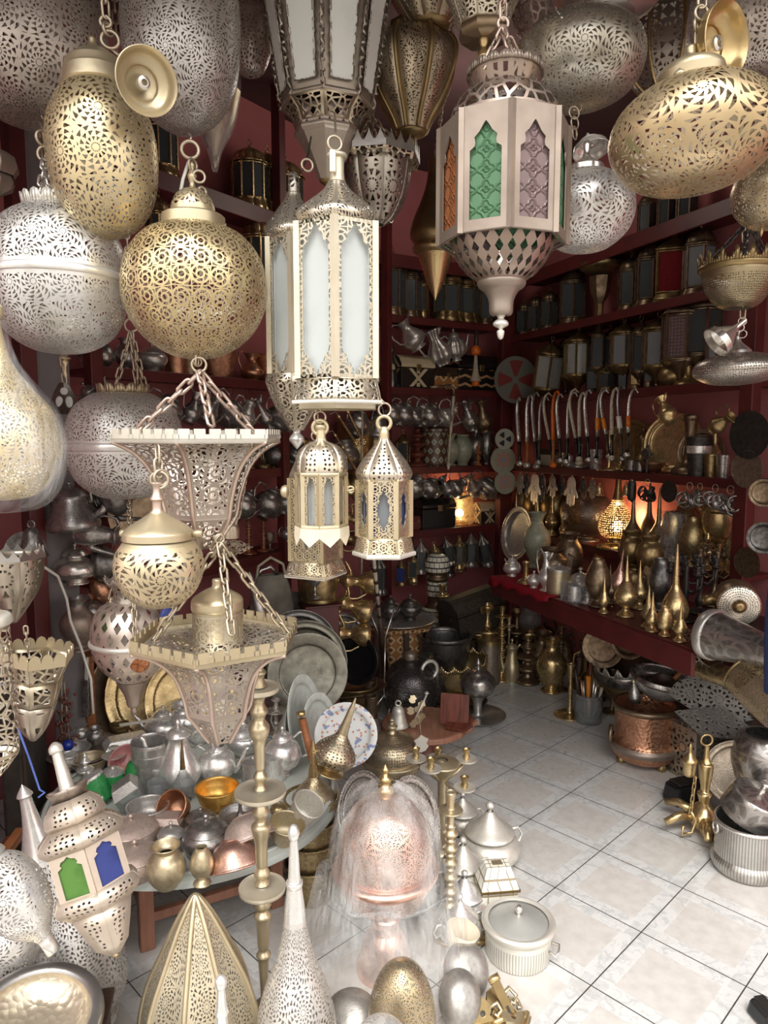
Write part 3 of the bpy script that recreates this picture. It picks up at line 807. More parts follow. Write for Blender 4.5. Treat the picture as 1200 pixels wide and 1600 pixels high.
@kind
def bell(mat='brass'):
    return [P('body',B().lathe([(.36,0),(.38,.02),(.33,.1),(.24,.4),(.2,.6),(.1,.72),(0,.74)],20),mat),
            P('loop',B().ring(.09,.03,T3(0,0,.82),12,6),mat),P('clapper',B().lathe([(0,-.05),(.07,0),(.06,.06),(.02,.1),(.02,.4)],10),mat)]
@kind
def ladle_jug(mat='brass'):
    return [P('body',B().lathe([(0,0),(.3,0),None,(.34,.03),(.42,.4),(.34,.75),(.36,.9),None,(.33,.9),(.3,.7)],20),mat),
            P('handle',B().tube([(-.34,0,.82),(-.6,0,1.0),(-1.2,0,1.15)],[.05,.04,.03],6),mat)]
@kind
def small_box(mat='silver',w=1.5,d=1.0,lid='silver'):
    return [P('body',B().box((0,0,.33),(w,d,.66)),mat,bevel=.03),P('lid',B().box((0,0,.82),(w*1.06,d*1.06,.32),top=(.75,.7)),lid,bevel=.03)]
@kind
def globe_stand(mat='bronze',pierced='gold mesh',n=32):
    """Table lamp: foot, pierced ball and a spire, unit height."""
    return [P('foot',B().lathe([(0,0),(.30,0),None,(.30,.02),(.26,.05),(.15,.07),(.13,.14),(.17,.16)],n),mat),
            P('shade',B().lathe([(.17,.16),(.30,.22),(.36,.34),(.33,.46),(.2,.58),(.12,.66)],n),pierced),
            P('spire',B().lathe([(.12,.66),(.07,.76),(.05,.9),(.015,1.0)],n),mat)]
# ------------------------------------------------------------------ the room: two shelved walls meeting in the far corner, a third along the left
C2 = at(790,700,5.4).xy.copy()                                   # far corner, front line of the shelves
RD = Vector((sin(radians(22)),-cos(radians(22))))                 # right wall, coming towards the street
BD = Vector((-sin(radians(60)),-cos(radians(60))))                # back wall, going left
def on_line(px,z,Pt,D):
    """Point of a vertical wall line seen in image column px at height z."""
    py = 700; n = Vector((-D.y,D.x)); p = None
    for _ in range(6):
        d = ray(px,py); t = n.dot(Pt)/n.dot(d.xy); q = Vector((0,0,CH))+d*t
        py = project((q.x,q.y,z))[1]; p = q
    return Vector((p.x,p.y,z))
K2 = on_line(600,1.6,C2,BD).xy
LD = Vector((-sin(radians(35)),-cos(radians(35))))
DEPTH = .30
LINES = {'R': (C2,RD,Vector((RD.y*-1,RD.x))),'B': (C2,BD,Vector((BD.y,-BD.x))),'L': (K2,LD,Vector((LD.y,-LD.x)))}
for k_ in LINES:                                                   # third entry: direction into the wall
    Pt,D,n = LINES[k_]
    if n.dot(Pt) < 0: n = -n
    LINES[k_] = (Pt,D,n)
QP,QD = on_z(770,900,.75).xy,(on_z(1070,1010,.75).xy-on_z(770,900,.75).xy).normalized()
qn = Vector((-QD.y,QD.x)); qn = qn if qn.dot(QP) > 0 else -qn
LINES['Q'] = (QP,QD,qn)
def wp(w,px,z,off):
    Pt,D,n = LINES[w]
    return on_line(px,z,Pt+n*off,D)
def wang(w):                                                       # rotation that turns a -Y facing thing to face out of the wall
    n = LINES[w][2]; return atan2(n.y,n.x)-pi/2
def structure(name,b,mat,bevel=0):
    o = bpy.data.objects.new(name,b.mesh(name,MT(mat))); COL.objects.link(o); o['kind'] = 'structure'
    if bevel:
        md = o.modifiers.new('bevel','BEVEL'); md.width = bevel; md.segments = 2; md.limit_method = 'ANGLE'
    return o
def slab(name,A,Bq,z0,z1,th,mat,n,bevel=0):
    """Upright slab from A to B (xy), thickness th along n."""
    A,Bq = Vector(A),Vector(Bq); d = (Bq-A); L = d.length; ang = atan2(d.y,d.x)
    m = (A+Bq)/2+n*(th/2)
    b = B().box((0,0,(z1-z0)/2),(L,th,z1-z0))
    o = structure(name,b,mat,bevel); o.location = (m.x,m.y,z0); o.rotation_euler = (0,0,ang)
    return o
FM = Matrix.Translation((.833,2.14,0)) @ Matrix.Rotation(.777,4,'Z'); fb_ = B()
for z in (0,-.06):
    for x,y in ((-3.4,.98),(4.6,.98),(4.6,8.2),(-3.4,8.2)): fb_.v.append(FM.inverted() @ Vector((x,y,z)))
for ids in ((0,1,2,3),(7,6,5,4),(0,4,5,1),(1,5,6,2),(2,6,7,3),(3,7,4,0)): fb_.face(ids,None,None,True)
fo = structure('floor',fb_,'marble tiles')
fo.location = (.833,2.14,0); fo.rotation_euler = (0,0,.777)
ZC = 3.5
def away(w,t,off):
    Pt,D,n = LINES[w]; return Pt+D*t+n*off
def meet(w1,o1,w2,o2):
    P1,D1 = LINES[w1][0]+LINES[w1][2]*o1,LINES[w1][1]; P2,D2 = LINES[w2][0]+LINES[w2][2]*o2,LINES[w2][1]
    d = D1.x*D2.y-D1.y*D2.x; w = P2-P1; t = (w.x*D2.y-w.y*D2.x)/d
    return P1+D1*t
WC = meet('R',DEPTH,'B',DEPTH); WK = meet('B',DEPTH,'L',DEPTH)
LEND = 2.55                                                        # length of the left shelves from the bend
WL = away('L',LEND,DEPTH); WR = away('R',4.6,DEPTH)
slab('wall_right',WC,WR,0,ZC,.12,'pink plaster',LINES['R'][2])
slab('wall_back',WK,WC,0,ZC,.12,'pink plaster',LINES['B'][2])
slab('wall_left',WL,WK,0,ZC,.12,'pink plaster',LINES['L'][2])
JL = Vector((-1.02,1.30))
slab('wall_front_left',JL,WL,0,ZC,.12,'rose plaster',Vector((-1,0)))
cb = B().box((0,0,.05),(8,7,.1)); co_ = structure('ceiling',cb,'ceiling dark'); co_.location = (0.6,4.55,ZC)
slab('wall_front',(-3.4,1.22),(4.6,1.22),2.72,ZC,.12,'facade',Vector((0,-1)))
slab('trim_1',(-3.4,1.2),(4.6,1.2),2.66,2.72,.16,'maroon paint',Vector((0,-1)))
# shelves
SH = {'R': (.90,1.38,1.86,2.32,2.73),'B': (.92,1.37,1.92,2.40,2.80),'L': (.93,1.41,1.89,2.80)}
LEN = {'R': 2.13,'B': (C2-K2).length,'L': 2.18}
SHN = {}
def shelf(w,z,t0,t1,depth,th,label,drop=0.0):
    a,b = away(w,t0,0),away(w,t1,0); n = LINES[w][2]; d = b-a; m = (a+b)/2+n*(depth/2)
    parts = [P('board',B().box((0,0,-.0125),(d.length,depth-.02,.025)),'maroon paint',bevel=.003)]
    sg = 1 if Vector((-d.y,d.x)).dot(n) < 0 else -1
    parts.append(P('front_edge',B().box((0,sg*(depth/2-.004),-th/2+.006),(d.length,.018,th)),'maroon paint',bevel=.003))
    return put('wall_shelf',parts,(m.x,m.y,z),(0,0,atan2(d.y,d.x)),1,label,'shelf','maroon wall shelves')
nm = {'R': 'right hand wall','B': 'far back wall','L': 'left hand wall'}
desc = {('R',.90): 'maroon shelf on the right wall carrying the glowing onion lamp',('R',1.38): 'maroon shelf on the right wall with hamsa hands hung beneath',
        ('R',1.86): 'maroon shelf on the right wall with the curved daggers hung beneath',('R',2.32): 'maroon shelf on the right wall with pane lanterns hung beneath',
        ('R',2.73): 'topmost maroon shelf on the right wall, in deep shade',('B',.92): 'maroon shelf on the back wall carrying the glowing square lamp',
        ('B',1.37): 'maroon shelf on the back wall carrying the mosaic jar',('B',1.92): 'maroon shelf on the back wall carrying the inlaid chests',
        ('B',2.40): 'maroon shelf on the back wall above the striped chest',('B',2.80): 'topmost maroon shelf on the back wall, in deep shade',
        ('L',.93): 'maroon shelf on the left wall carrying slim candlesticks',('L',1.41): 'maroon shelf on the left wall carrying brass vases',
        ('L',1.89): 'maroon shelf on the left wall carrying copper pots',('L',2.80): 'high maroon shelf on the left wall behind the gold globe lamp'}
for w in 'RBL':
    for z in SH[w]:
        shelf(w,z,.03,LEN[w]-.02,DEPTH-.005,.05 if z < 2.6 else .085,desc[(w,z)])
# posts between the shelf bays
def post(Pt,n,label,wx=.055,z1=ZC-.02,mat='maroon paint',ang=0.0,d=.06):
    b = B().box((0,0,z1/2),(wx,d,z1))
    g = put('shelf_post',[P('post',b,mat,bevel=.004)],(Pt.x,Pt.y,0),(0,0,ang),1,label,'post')
    return g
post(C2-RD*.0+LINES['R'][2]*-.02+LINES['B'][2]*-.01,None,'maroon corner post between back and right shelves',.11,ang=wang('B'))
post(away('R',2.16,-.0),None,'maroon end post of the right wall shelves beside the round plaque',.075,ang=wang('R'))
post(K2+LINES['L'][2]*-.02,None,'maroon post where left and back shelves meet',.05,ang=wang('L'))
post(away('L',1.0,.0),None,'maroon post on the left wall behind the paired hanging lanterns',.05,ang=wang('L'))
post(away('L',2.17,.0),None,'maroon end post of the left wall shelves by the hanging teapots',.06,ang=wang('L'))
# counter along the right wall
cA,cB = QP,on_z(1070,1010,.75).xy+QD*.05
cl = (cB-cA).length; cm = (cA+cB)/2; n = qn
parts = [P('top',B().box((0,0,-.015),(cl,.62,.03)),'maroon paint',bevel=.003),
         P('apron',B().box((0,-.31,-.06),(cl,.022,.10)),'maroon paint',bevel=.003),
         P('back_panel',B().box((0,.37,-.39),(cl-.04,.02,.68)),'brown panel'),
         P('bracket',B().box((-cl/2+.03,-.2,-.09),(.05,.12,.10)),'orange wood',bevel=.004)]
m = cm+n*.31
put('display_counter',parts,(m.x,m.y,.75),(0,0,atan2(QD.y,QD.x)),1,'long maroon counter with brown panel below, full of onion bottles','counter')
pz = wp('R',935,.8,.02)
put('shelf_post',[P('post',B().box((0,0,.062),(.035,.05,.124)),'orange wood',bevel=.003)],(pz.x,pz.y,.752),(0,0,wang('R')),1,'short orange wood post between the counter and the lamp shelf','post')
# street outside
st = structure('trim_2',B().box((0,0,0),(24,12,.06)),'street stone'); st.location = (.6,-5.02,-.03)
# rails the lamps hang from, above the frame
RAILZ = 3.02
for i,(y,lab) in enumerate(((1.42,'iron lamp rail nearest the street, above the gold globe'),(1.66,'iron lamp rail just behind the front rail'),(1.95,'iron lamp rail over the large silver lamps'),(2.15,'innermost iron lamp rail'))):
    parts = [P('rail',B().tube([(-1.6,0,0),(2.6,0,0)],.012,8),'iron')]
    for x in (-.9,.5,1.9): parts.append(P('hanger',B().tube([(x,0,.005),(x,0,ZC-RAILZ)],.006,6),'iron'))
    put('lamp_rail',parts,(0,y,RAILZ),(0,0,0),1,lab,'rail','lamp rails')
g_ = at(80,700,2.72); tr_ = structure('trim_3',B().box((0,0,ZC/2),(.13,.08,ZC)),'grey plaster'); tr_.location = (g_.x,g_.y,0); tr_.rotation_euler = (0,0,wang('L'))
g_ = at(46,700,2.60); post(g_.xy,None,'maroon post at the left edge beside the grey plaster strip',.06,ang=wang('L'))
# ------------------------------------------------------------------ the lamps in the foreground, measured one by one
class Hero:
    def __init__(s,name,label,cat,px,Y,ybase,lean=0.0,group=None):
        s.loc = at(px,ybase,Y); s.px,s.Y = px,Y
        s.root = bpy.data.objects.new(name,None); COL.objects.link(s.root); s.root.empty_display_size = .05
        s.root.location = s.loc; s.root.rotation_euler = (0,radians(lean),0)
        s.inv = (Matrix.Translation(s.loc) @ s.root.rotation_euler.to_matrix().to_4x4()).inverted()
        s.root['label'] = label; s.root['category'] = cat
        if group: s.root['group'] = group
    def L(s,px,py,Y=None): return s.inv @ at(px,py,Y or s.Y)      # pixel -> local
    def prof(s,pts):
        out = []
        for p in pts:
            if p is None: out.append(None); continue
            w = at(s.px,p[1],s.Y); out.append((p[0]*mpp(w),w.z-s.loc.z))
        return out
    def r(s,hw,py): return hw*mpp(at(s.px,py,s.Y))
    def z(s,py): return at(s.px,py,s.Y).z-s.loc.z
    def add(s,name,b,mat,kids=(),bevel=0,solid=0,loc=None,rot=None,parent=None):
        return link_part(P(name,b,mat,kids,bevel,solid,loc,rot),parent or s.root)
    def turn(s,name,mat,pts,n=44,sides=0,ph=-pi/2,k=5,solid=0,rib=0,ribn=8):
        pr = s.prof(pts)
        if sides:
            fac = max(abs(cos(ph+2*pi*q/sides)) for q in range(sides)); pr = [p and (p[0]/fac,p[1]) for p in pr]
        return s.add(name,B().lathe(pr,n,sides=sides,ph=ph,k=k,rib=rib,ribn=ribn),mat,solid=solid)
    def crown(s,name,mat,hw,y0,y1,teeth,style='square',sides=0,ph=-pi/2,flare=1.0,th=.003):
        """Rim of battlements or points between pixel rows y0 (bottom) and y1 (tips)."""
        z0,z1 = s.z(y0),s.z(y1); R = s.r(hw,y0); b = B()
        if sides: R /= max(abs(cos(ph+2*pi*q/sides)) for q in range(sides))
        def pt(u,t):
            a = ph+2*pi*u
            if sides:
                q = math.floor(u*sides+1e-9); f = u*sides-q
                a0,a1 = ph+2*pi*q/sides,ph+2*pi*(q+1)/sides
                x = cos(a0)*(1-f)+cos(a1)*f; y = sin(a0)*(1-f)+sin(a1)*f
            else: x,y = cos(a),sin(a)
            k = R*(1+(flare-1)*t); return Vector((x*k,y*k,z0+(z1-z0)*t))
        prf = {'square': [(0,.45),(.22,.45),(.22,.62),(.14,.62),(.14,1),(.86,1),(.86,.62),(.78,.62),(.78,.45),(1,.45)],
               'point': [(0,.35),(.12,.4),(.3,.62),(.42,.8),(.5,1),(.58,.8),(.7,.62),(.88,.4),(1,.35)],
               'scallop': [(0,.4),(.06,.65),(.2,.88),(.5,1),(.8,.88),(.94,.65),(1,.4)],
               'step': [(0,.3),(.2,.3),(.2,.55),(.35,.55),(.35,.8),(.42,1),(.58,1),(.65,.8),(.65,.55),(.8,.55),(.8,.3),(1,.3)]}[style]
        for q in range(teeth):
            for (u0,t0),(u1,t1) in zip(prf,prf[1:]):
                if u1-u0 < 1e-6: continue
                a,c = (q+u0)/teeth,(q+u1)/teeth; i = len(b.v)
                b.v += [pt(a,0),pt(c,0),pt(c,t1),pt(a,t0)]
                b.face([i,i+1,i+2,i+3],[(a,0),(c,0),(c,t1),(a,t0)],None,bool(sides))
        return s.add(name,b,mat,solid=th)
    def chain(s,A,Bp,link=.03,wire=.0028,mat='chain',name='chain'):
        """A, Bp: (px, py) or (px, py, Y)."""
        return s.add(name,B().chain(s.L(*A),s.L(*Bp),link,wire),mat)
    def up(s,A,mat='chain',link=.034,wire=.003,y=None):
        """Chain from a pixel up to the lamp rail."""
        a = at(A[0],A[1],A[2] if len(A) > 2 else s.Y); e = Vector((a.x,min((1.42,1.66,1.95,2.15),key=lambda y_: abs(y_-a.y)),RAILZ-.012))
        return s.add('chain',B().chain(s.inv @ a,s.inv @ e,link,wire),mat)
    def ringp(s,px,py,hw,mat='chain',wire=.0035,yaw=0.0,Y=None,name='ring'):
        R = hw*mpp(at(px,py,Y or s.Y))
        return s.add(name,B().ring(R,wire,Matrix.Translation(s.L(px,py,Y)) @ RZ(yaw),22,6),mat)
    def panels(s,sides,ph,hw,y0,y1,shape,fmat,gmats,cut=None,wfac=.98,glass_back=.012,post=.007,posts=True,gl=True):
        """Flat windows on every facet: fret sheet with a shaped opening, pane behind it, corner posts."""
        z0,z1 = s.z(y0),s.z(y1); fac = max(abs(cos(ph+2*pi*q/sides)) for q in range(sides)); R = s.r(hw,(y0+y1)/2)/fac
        w = 2*R*sin(pi/sides)*wfac/2; h = (z1-z0)/2; ap = R*cos(pi/sides); zc = (z0+z1)/2
        outer = [(-w,-h),(w,-h),(w,h),(-w,h)]
        inner = [(x*w,z*h) for x,z in shape]
        fr = B().sheet([outer,inner],.0025); gb = B().sheet([[(-w*.93,-h*.97),(w*.93,-h*.97),(w*.93,h*.97),(-w*.93,h*.97)]],.003)
        fm = fr.mesh('window_fret',MT(fmat)); 
        for q in range(sides):
            a = ph+2*pi*(q+.5)/sides
            p = dict(name='window_fret',me=fm,kids=[],bevel=0,solid=0,loc=(ap*cos(a),ap*sin(a),zc),rot=(0,0,a+pi/2))
            link_part(p,s.root)
            if gl:
                g = P('glass_pane',gb,gmats[q % len(gmats)]); g['loc'] = ((ap-glass_back)*cos(a),(ap-glass_back)*sin(a),zc); g['rot'] = (0,0,a+pi/2)
                link_part(g,s.root)
        if posts:
            b = B()
            for q in range(sides):
                a = ph+2*pi*q/sides
                b.box((0,0,zc),(post*1.6,post*1.6,2*h),T3(R*cos(a),R*sin(a),0) @ RZ(a+pi/4))
            s.add('corner_posts',b,cut or fmat)
def cup(H,px,py,hw,yaw,pitch,Y=None,mat='brass pale'):
    """Ceiling cup hanging loose beside its lamp, open mouth turned to the street."""
    c = H.L(px,py,Y); R = hw*mpp(at(px,py,Y or H.Y))
    M = Matrix.Translation(c) @ RZ(yaw) @ RX(radians(90)-pitch)
    kid = P('socket_nut',B().lathe([(R*.2,-R*.5),(R*.2,-R*.25),None,(R*.12,-R*.22),(R*.1,-R*.22),None,(R*.1,-R*.5)],14,M,k=2),'nickel')
    pr = [(R*.03,-R*1.1),(R*.10,-R*1.0),(R*.2,-R*.8),(R*.55,-R*.62),(R*.58,-R*.5),(R*.85,-R*.35),(R*.95,-R*.1),(R*1.0,0),(R*.97,R*.02),None,(R*.90,-R*.08),(R*.78,-R*.32),(R*.53,-R*.46),(R*.5,-R*.56),(R*.18,-R*.7),(0,-R*.72)]
    H.add('ceiling_cup',B().lathe(pr,40,M,k=4),mat,[kid])
OGEE2 = [(0,1),(.10,.90),(.24,.83),(.40,.79),(.44,.72),(.66,.68),(.72,.60),(.72,-.60),(.66,-.68),(.44,-.72),(.40,-.79),(.24,-.83),(.10,-.90),(0,-1)]
OGEE2 = OGEE2+[(-x,z) for x,z in OGEE2[-2:0:-1]]
def halfmirror(pts): return pts+[(-x,z) for x,z in pts[::-1] if abs(x) > 1e-6]
OGIVE = halfmirror([(0,.86),(.12,.76),(.34,.60),(.56,.48),(.60,.40),(.50,.36),(.50,.30),(.66,.24),(.66,-.82)])
TALLARCH = halfmirror([(0,.93),(.10,.88),(.22,.80),(.42,.74),(.40,.66),(.56,.60),(.60,.50),(.52,-.93)])
KEYSTAR = halfmirror([(0,.72),(.14,.55),(.40,.42),(.30,.3),(.46,.2),(.46,-.2),(.3,-.3),(.40,-.42),(.14,-.55),(0,-.72)])

# gold egg with its loose ceiling cup
H = Hero('pendant_lamp','egg-shaped gold pierced lamp with a loose open ceiling cup beside its neck','lamp',172,1.50,370,-3)
H.turn('shade','gold egg',[(2,370),(30,366),(58,340),(76,300),(83,245),(79,195),(64,158),(50,138)])
H.turn('collar','brass pale',[(50,140),(52,138),None,(51,130),(49,116),None,(47,112),(44,100),None,(40,96),(26,84),(14,76),(6,70),(5,58),(0,58)],k=3)
H.add('thumb_screw',B().tube([H.L(112,132),H.L(104,130)],.006,8),'brass pale')
cup(H,230,127,50,radians(38),radians(-14),1.36)
for (x,y,r_,w) in ((172,62,13,.3),(168,46,9,1.2),(165,34,8,.3)): H.ringp(x,y,r_,'chain',.0035,w)
H.chain((176,78),(196,96),.02,.002); H.up((166,26))
# gold globe in the middle
H = Hero('pendant_lamp','large round gold pierced globe lamp with domed cap, ring and flex','lamp',308,1.50,562)
H.turn('shade','gold globe',[(3,561),(40,555),(82,526),(107,482),(111,440),(102,402),(78,370),(48,355)])
H.turn('collar','brass pale',[(47,358),(49,356),None,(49,340),None,(45,337),(34,334)],k=3)
H.turn('cap','gold small',[(34,336),(33,322),(26,306),(14,297),(6,295)])
H.turn('stem','brass pale',[(7,297),(4,288),(7,276),(4,266),(5,258),(2,252),(0,252)])
H.add('thumb_screw',B().tube([H.L(338,352),H.L(353,354)],.006,8),'brass pale'); H.add('thumb_screw',B().tube([H.L(262,354),H.L(250,357)],.005,8),'brass pale')
H.ringp(297,234,13,'chain',.004,.2); H.ringp(301,258,9,'chain',.003,1.1); H.ringp(311,276,9,'chain',.003,.4); H.ringp(316,300,7,'chain',.003,.9)
H.add('flex',B().tube([H.L(296,250),H.L(286,280),H.L(280,312)],.0035,6),'cable'); H.add('hook',B().tube([H.L(297,222),H.L(299,214),H.L(294,208,1.70)],.0025,6),'chain')
H.add('bottom_ring',B().ring(.008,.002,Matrix.Translation(H.L(309,566))),'chain')
# silver globe left
H = Hero('pendant_lamp','large silver pierced globe lamp at left with plain waist band and scalloped crown','lamp',98,1.55,554)
H.turn('lower_shade','silver globe',[(2,553),(40,548),(76,525),(97,485),(103,441)])
H.turn('waist_band','silver',[(103,443),(105,441),(105,432),(103,430)],k=2)
H.turn('upper_shade','silver globe',[(102,432),(99,390),(82,352),(54,330),(44,327)])
H.crown('crown','tin white',46,330,308,16,'scallop',flare=1.08)
for x in (60,84,74): H.chain((x if x != 74 else 76,316,1.58 if x == 74 else 1.5),(70,250),.03,.0028,'nickel')
H.ringp(70,240,11,'chain'); H.ringp(68,216,11,'chain',.0035,.8); H.add('hook',B().tube([H.L(68,206),H.L(62,190,1.72)],.0025,6),'chain')
# smaller silver globe behind
H = Hero('pendant_lamp','silver pierced globe lamp hanging behind the triangular-rimmed grey crown lamp, band at its waist','lamp',199,2.00,781)
H.root['label'] = 'silver banded globe lamp on three chains, hanging behind the six-sided crown lamp'
H.turn('lower_shade','silver fine',[(2,780),(40,775),(72,752),(86,720),(89,702)])
H.turn('waist_band','silver',[(89,704),(91,702),(91,694),(89,692)],k=2)
H.turn('upper_shade','silver fine',[(88,694),(85,662),(72,635),(48,617),(38,615)])
H.crown('crown','brass pale',37,617,600,14,'scallop',flare=1.06)
for x,y_ in ((180,604),(214,606),(226,604)): H.chain((x,y_,1.99 if x < 220 else 2.05),(205,520),.032,.003,'chain')
H.ringp(205,508,10,'chain'); H.up((205,498))
# silver egg, top left
H = Hero('pendant_lamp','huge grey silver egg lamp at the top left, cut off by the frame','lamp',288,1.74,210)
H.turn('shade','silver egg',[(3,209),(26,204),(58,178),(82,128),(91,60),(90,0),(82,-60),(62,-110),(44,-130)])
H.turn('collar','brass dark',[(52,-128),(52,-142),None,(40,-150),(12,-162),(0,-162)],k=3); H.up((288,-162))
# brownish globe, top left corner
H = Hero('pendant_lamp','big brownish grey lamp in the top left corner with a pierced star under its side','lamp',58,1.76,194)
H.turn('shade','grey globe',[(3,193),(50,188),(85,168),(104,130),(111,70),(108,10),(96,-50),(70,-95),(52,-110)])
H.turn('collar','brass dark',[(52,-108),(52,-124),None,(38,-134),(10,-146),(0,-146)],k=3); H.up((58,-146))
# plastic-wrapped lamp at the left edge
H = Hero('pendant_lamp','gold pierced onion lamp inside a clear plastic bag at the left edge','lamp',8,1.32,786)
H.turn('shade','gold bag',[(3,782),(45,774),(76,742),(88,695),(78,645),(48,605),(24,570),(12,530),(8,500)])
H.turn('collar','brass pale',[(8,500),(14,496),(14,480),None,(6,470),(0,460)],k=3); H.up((-14,470))
H.turn('plastic_bag','clear film',[(10,800),(60,792),(88,752),(97,695),(86,640),(56,600),(32,565),(18,520),(14,470)],60,rib=.03,ribn=11)
# six-sided crown lamps
H = Hero('pendant_lamp','six-sided flared crown lamp of grey fretwork on three pale chains','lamp',318,1.45,857)
H.turn('upper_shade','crown fret',[(47,806),(52,780),(66,735),(88,705),(113,690)],sides=6)
H.turn('lower_shade','crown fret',[(14,856),(22,846),(36,826),(47,808),None,(47,806)],sides=6,k=3)
H.turn('rim','tin white',[(112,692),(115,690),(115,682)],sides=6,k=1)
H.crown('battlements','tin white',115,685,671,36,'square',6)
rb = B()
for q in range(6):
    a = -pi/2+pi/3*q
    pts = [(r*1.01/.866*cos(a),r*1.01/.866*sin(a),z) for r,z in curve(H.prof([(14,856),(22,846),(36,826),(47,807),(52,780),(66,735),(88,705),(113,690)]),3)]
    rb.tube(pts,.0042,5)
H.add('ribs',rb,'chain rose')
for p in ((204,684,1.45),(402,682,1.5),(330,664,1.36)): H.chain(p,(312,582),.036,.0034,'chain rose')
H.ringp(311,570,11,'chain',.003,.2); H.chain((308,560),(308,566),.02,.002)
H = Hero('pendant_lamp','pale six-sided crown lamp seen from above with a brass cap standing inside','lamp',345,1.42,1158)
H.turn('upper_shade','crown fret',[(43,1108),(47,1085),(60,1045),(84,1018),(113,1004)],sides=6)
H.turn('lower_shade','crown fret',[(16,1156),(22,1146),(34,1124),(43,1110),None,(43,1108)],sides=6,k=3)
H.turn('rim','brass pale',[(112,1005),(115,1003),(115,994)],sides=6,k=1)
H.crown('battlements','brass pale',115,997,982,36,'square',6)
H.turn('liner','crown fret pale',[(40,1010),(108,998)],sides=6,k=1)
rb = B()
for q in range(6):
    a = -pi/2+pi/3*q
    rb.tube([(r*1.01/.866*cos(a),r*1.01/.866*sin(a),z) for r,z in curve(H.prof([(16,1156),(22,1146),(34,1124),(43,1109),(47,1085),(60,1045),(84,1018),(113,1004)]),3)],.0042,5)
H.add('ribs',rb,'chain rose')
H.turn('inner_cap','brass pale',[(38,995),(38,952),None,(40,950),(40,938),None,(36,932),(20,922),(8,916),(7,905),(0,904)],k=3)
H.turn('inner_gallery','lantern fret',[(39,1012),(39,955)],k=1)
for p in ((240,1000,1.42),(450,990,1.48),(362,990,1.32)): H.chain(p,(344,850),.036,.003,'chain')
H.ringp(343,842,7,'chain',.003,.5); H.chain((343,838),(330,858),.02,.002)
H.turn('tail_nut','iron',[(0,1168),(5,1164),(6,1158)],12)
# small gold globe
H = Hero('pendant_lamp','small gold globe lamp with conical brass cap, hung low in front of crown lamp','lamp',251,1.30,949)
H.turn('shade','gold small',[(3,948),(28,945),(54,925),(68,892),(66,866),(55,848)])
H.turn('shoulder','brass pale',[(56,849),(50,842),(46,838)])
H.turn('cap','brass pale',[(54,842),(54,832),None,(52,829),(44,822),(28,812),(14,803),(10,798)],k=3)
H.turn('stem','chain rose',[(11,800),(8,796),(8,784),(11,780),(7,772),(6,762),(9,754),(0,752)],18)
H.add('thumb_screw',B().tube([H.L(302,834),H.L(316,833)],.007,8),'brass pale'); H.add('thumb_screw',B().tube([H.L(200,834),H.L(188,833)],.007,8),'brass pale')
H.ringp(249,750,13,'chain',.003,.2); H.ringp(252,746,12,'chain',.003,.8); H.chain((248,742),(246,698,1.31),.036,.0028)
# pinkish lamp with diamond piercing
H = Hero('pendant_lamp','rosy tin lamp pierced with diamonds, green glass boss and tapering tail','lamp',210,1.75,1118)
H.turn('upper_shade','rose diamond',[(60,1002),(59,975),(48,950),(30,940),(26,938)])
H.turn('waist_band','tin white',[(60,1004),(63,1002),(63,998),(60,996)],k=2)
H.turn('lower_shade','rose diamond',[(26,1060),(42,1045),(56,1022),(60,1003)])
H.turn('tail','copper dull',[(0,1118),(5,1112),(4,1104),None,(10,1102),(14,1085),(26,1062)],30,rib=.1,ribn=12)
H.turn('neck','rhombus tin',[(26,940),(24,925),(30,912),(34,906)],30)
H.crown('crown','copper dull',33,912,898,10,'point',flare=1.15)
gb = B().lathe([(.024,0),(.02,.008),(0,.012)],20)
for (x,y,g) in ((168,974,'green glass'),(262,962,'blue glass'),(218,1036,'amber pressed')):
    H.add('glass_boss',B().lathe([(.024,0),(.02,.008),(0,.012)],20,Matrix.Translation(H.L(x,y,1.75-.085*(1-abs(x-210)/75))) @ RZ((x-210)/55.0) @ RX(pi/2)),g)
for p in ((160,975,1.75),(212,996,1.64),(258,975,1.78)): H.chain(p,(204,842),.03,.0026)
H.chain((204,842),(202,782,1.95),.03,.0026)
# big octagonal lantern with white panes
H = Hero('hanging_lantern','large octagonal lantern with tall white panes at top centre','lantern',512,1.92,304)
ph8 = -pi/2
H.turn('body_frame','aged silver',[(66,172),(78,100),(92,0),(100,-80)],sides=8,k=1)
z0,z1 = H.z(160),H.z(-70); fac = 1.0
for q in range(8):
    a = ph8+2*pi*(q+.5)/8
    def wpt(u,t,off):
        hw = 66+(100-66)*t+off; r = H.r(hw,60)/cos(pi/8); zz = H.z(172)+(H.z(-80)-H.z(172))*t
        ap = r*cos(pi/8); s_ = u*r*sin(pi/8)
        return Vector((ap*cos(a)-s_*sin(a),ap*sin(a)+s_*cos(a),zz))
    pr = [(.0,.10)]+[]
    sh = halfmirror([(0,.90),(.12,.84),(.3,.79),(.50,.76),(.46,.70),(.60,.66),(.62,.58),(.58,.07)])
    b = B(); i = 0; b.v = [wpt(x,t,2.0) for x,t in sh]; b.face(range(len(sh)),[(x,t) for x,t in sh],None,True)
    H.add('glass_pane',b,'milk glass')
    b = B(); pts = [wpt(x,t,2.6) for x,t in sh]; b.tube(pts,.0035,5,True); b.tube([wpt(1,.0,1),wpt(1,1,1)],.007,6)
    H.add('window_bead',b,'rhombus tin')
H.turn('skirt','sconce fret',[(48,205),(56,185),(72,170)],sides=8,k=1,solid=.003)
H.turn('skirt_edge','aged silver',[(70,172),(73,172),(73,166),(66,164)],sides=8,k=1)
H.turn('lower_box','rose diamond',[(50,212),(50,178)],sides=8,k=1)
H.turn('lower_rim','aged silver',[(46,218),(51,214),(52,210),(50,206)],sides=8,k=1)
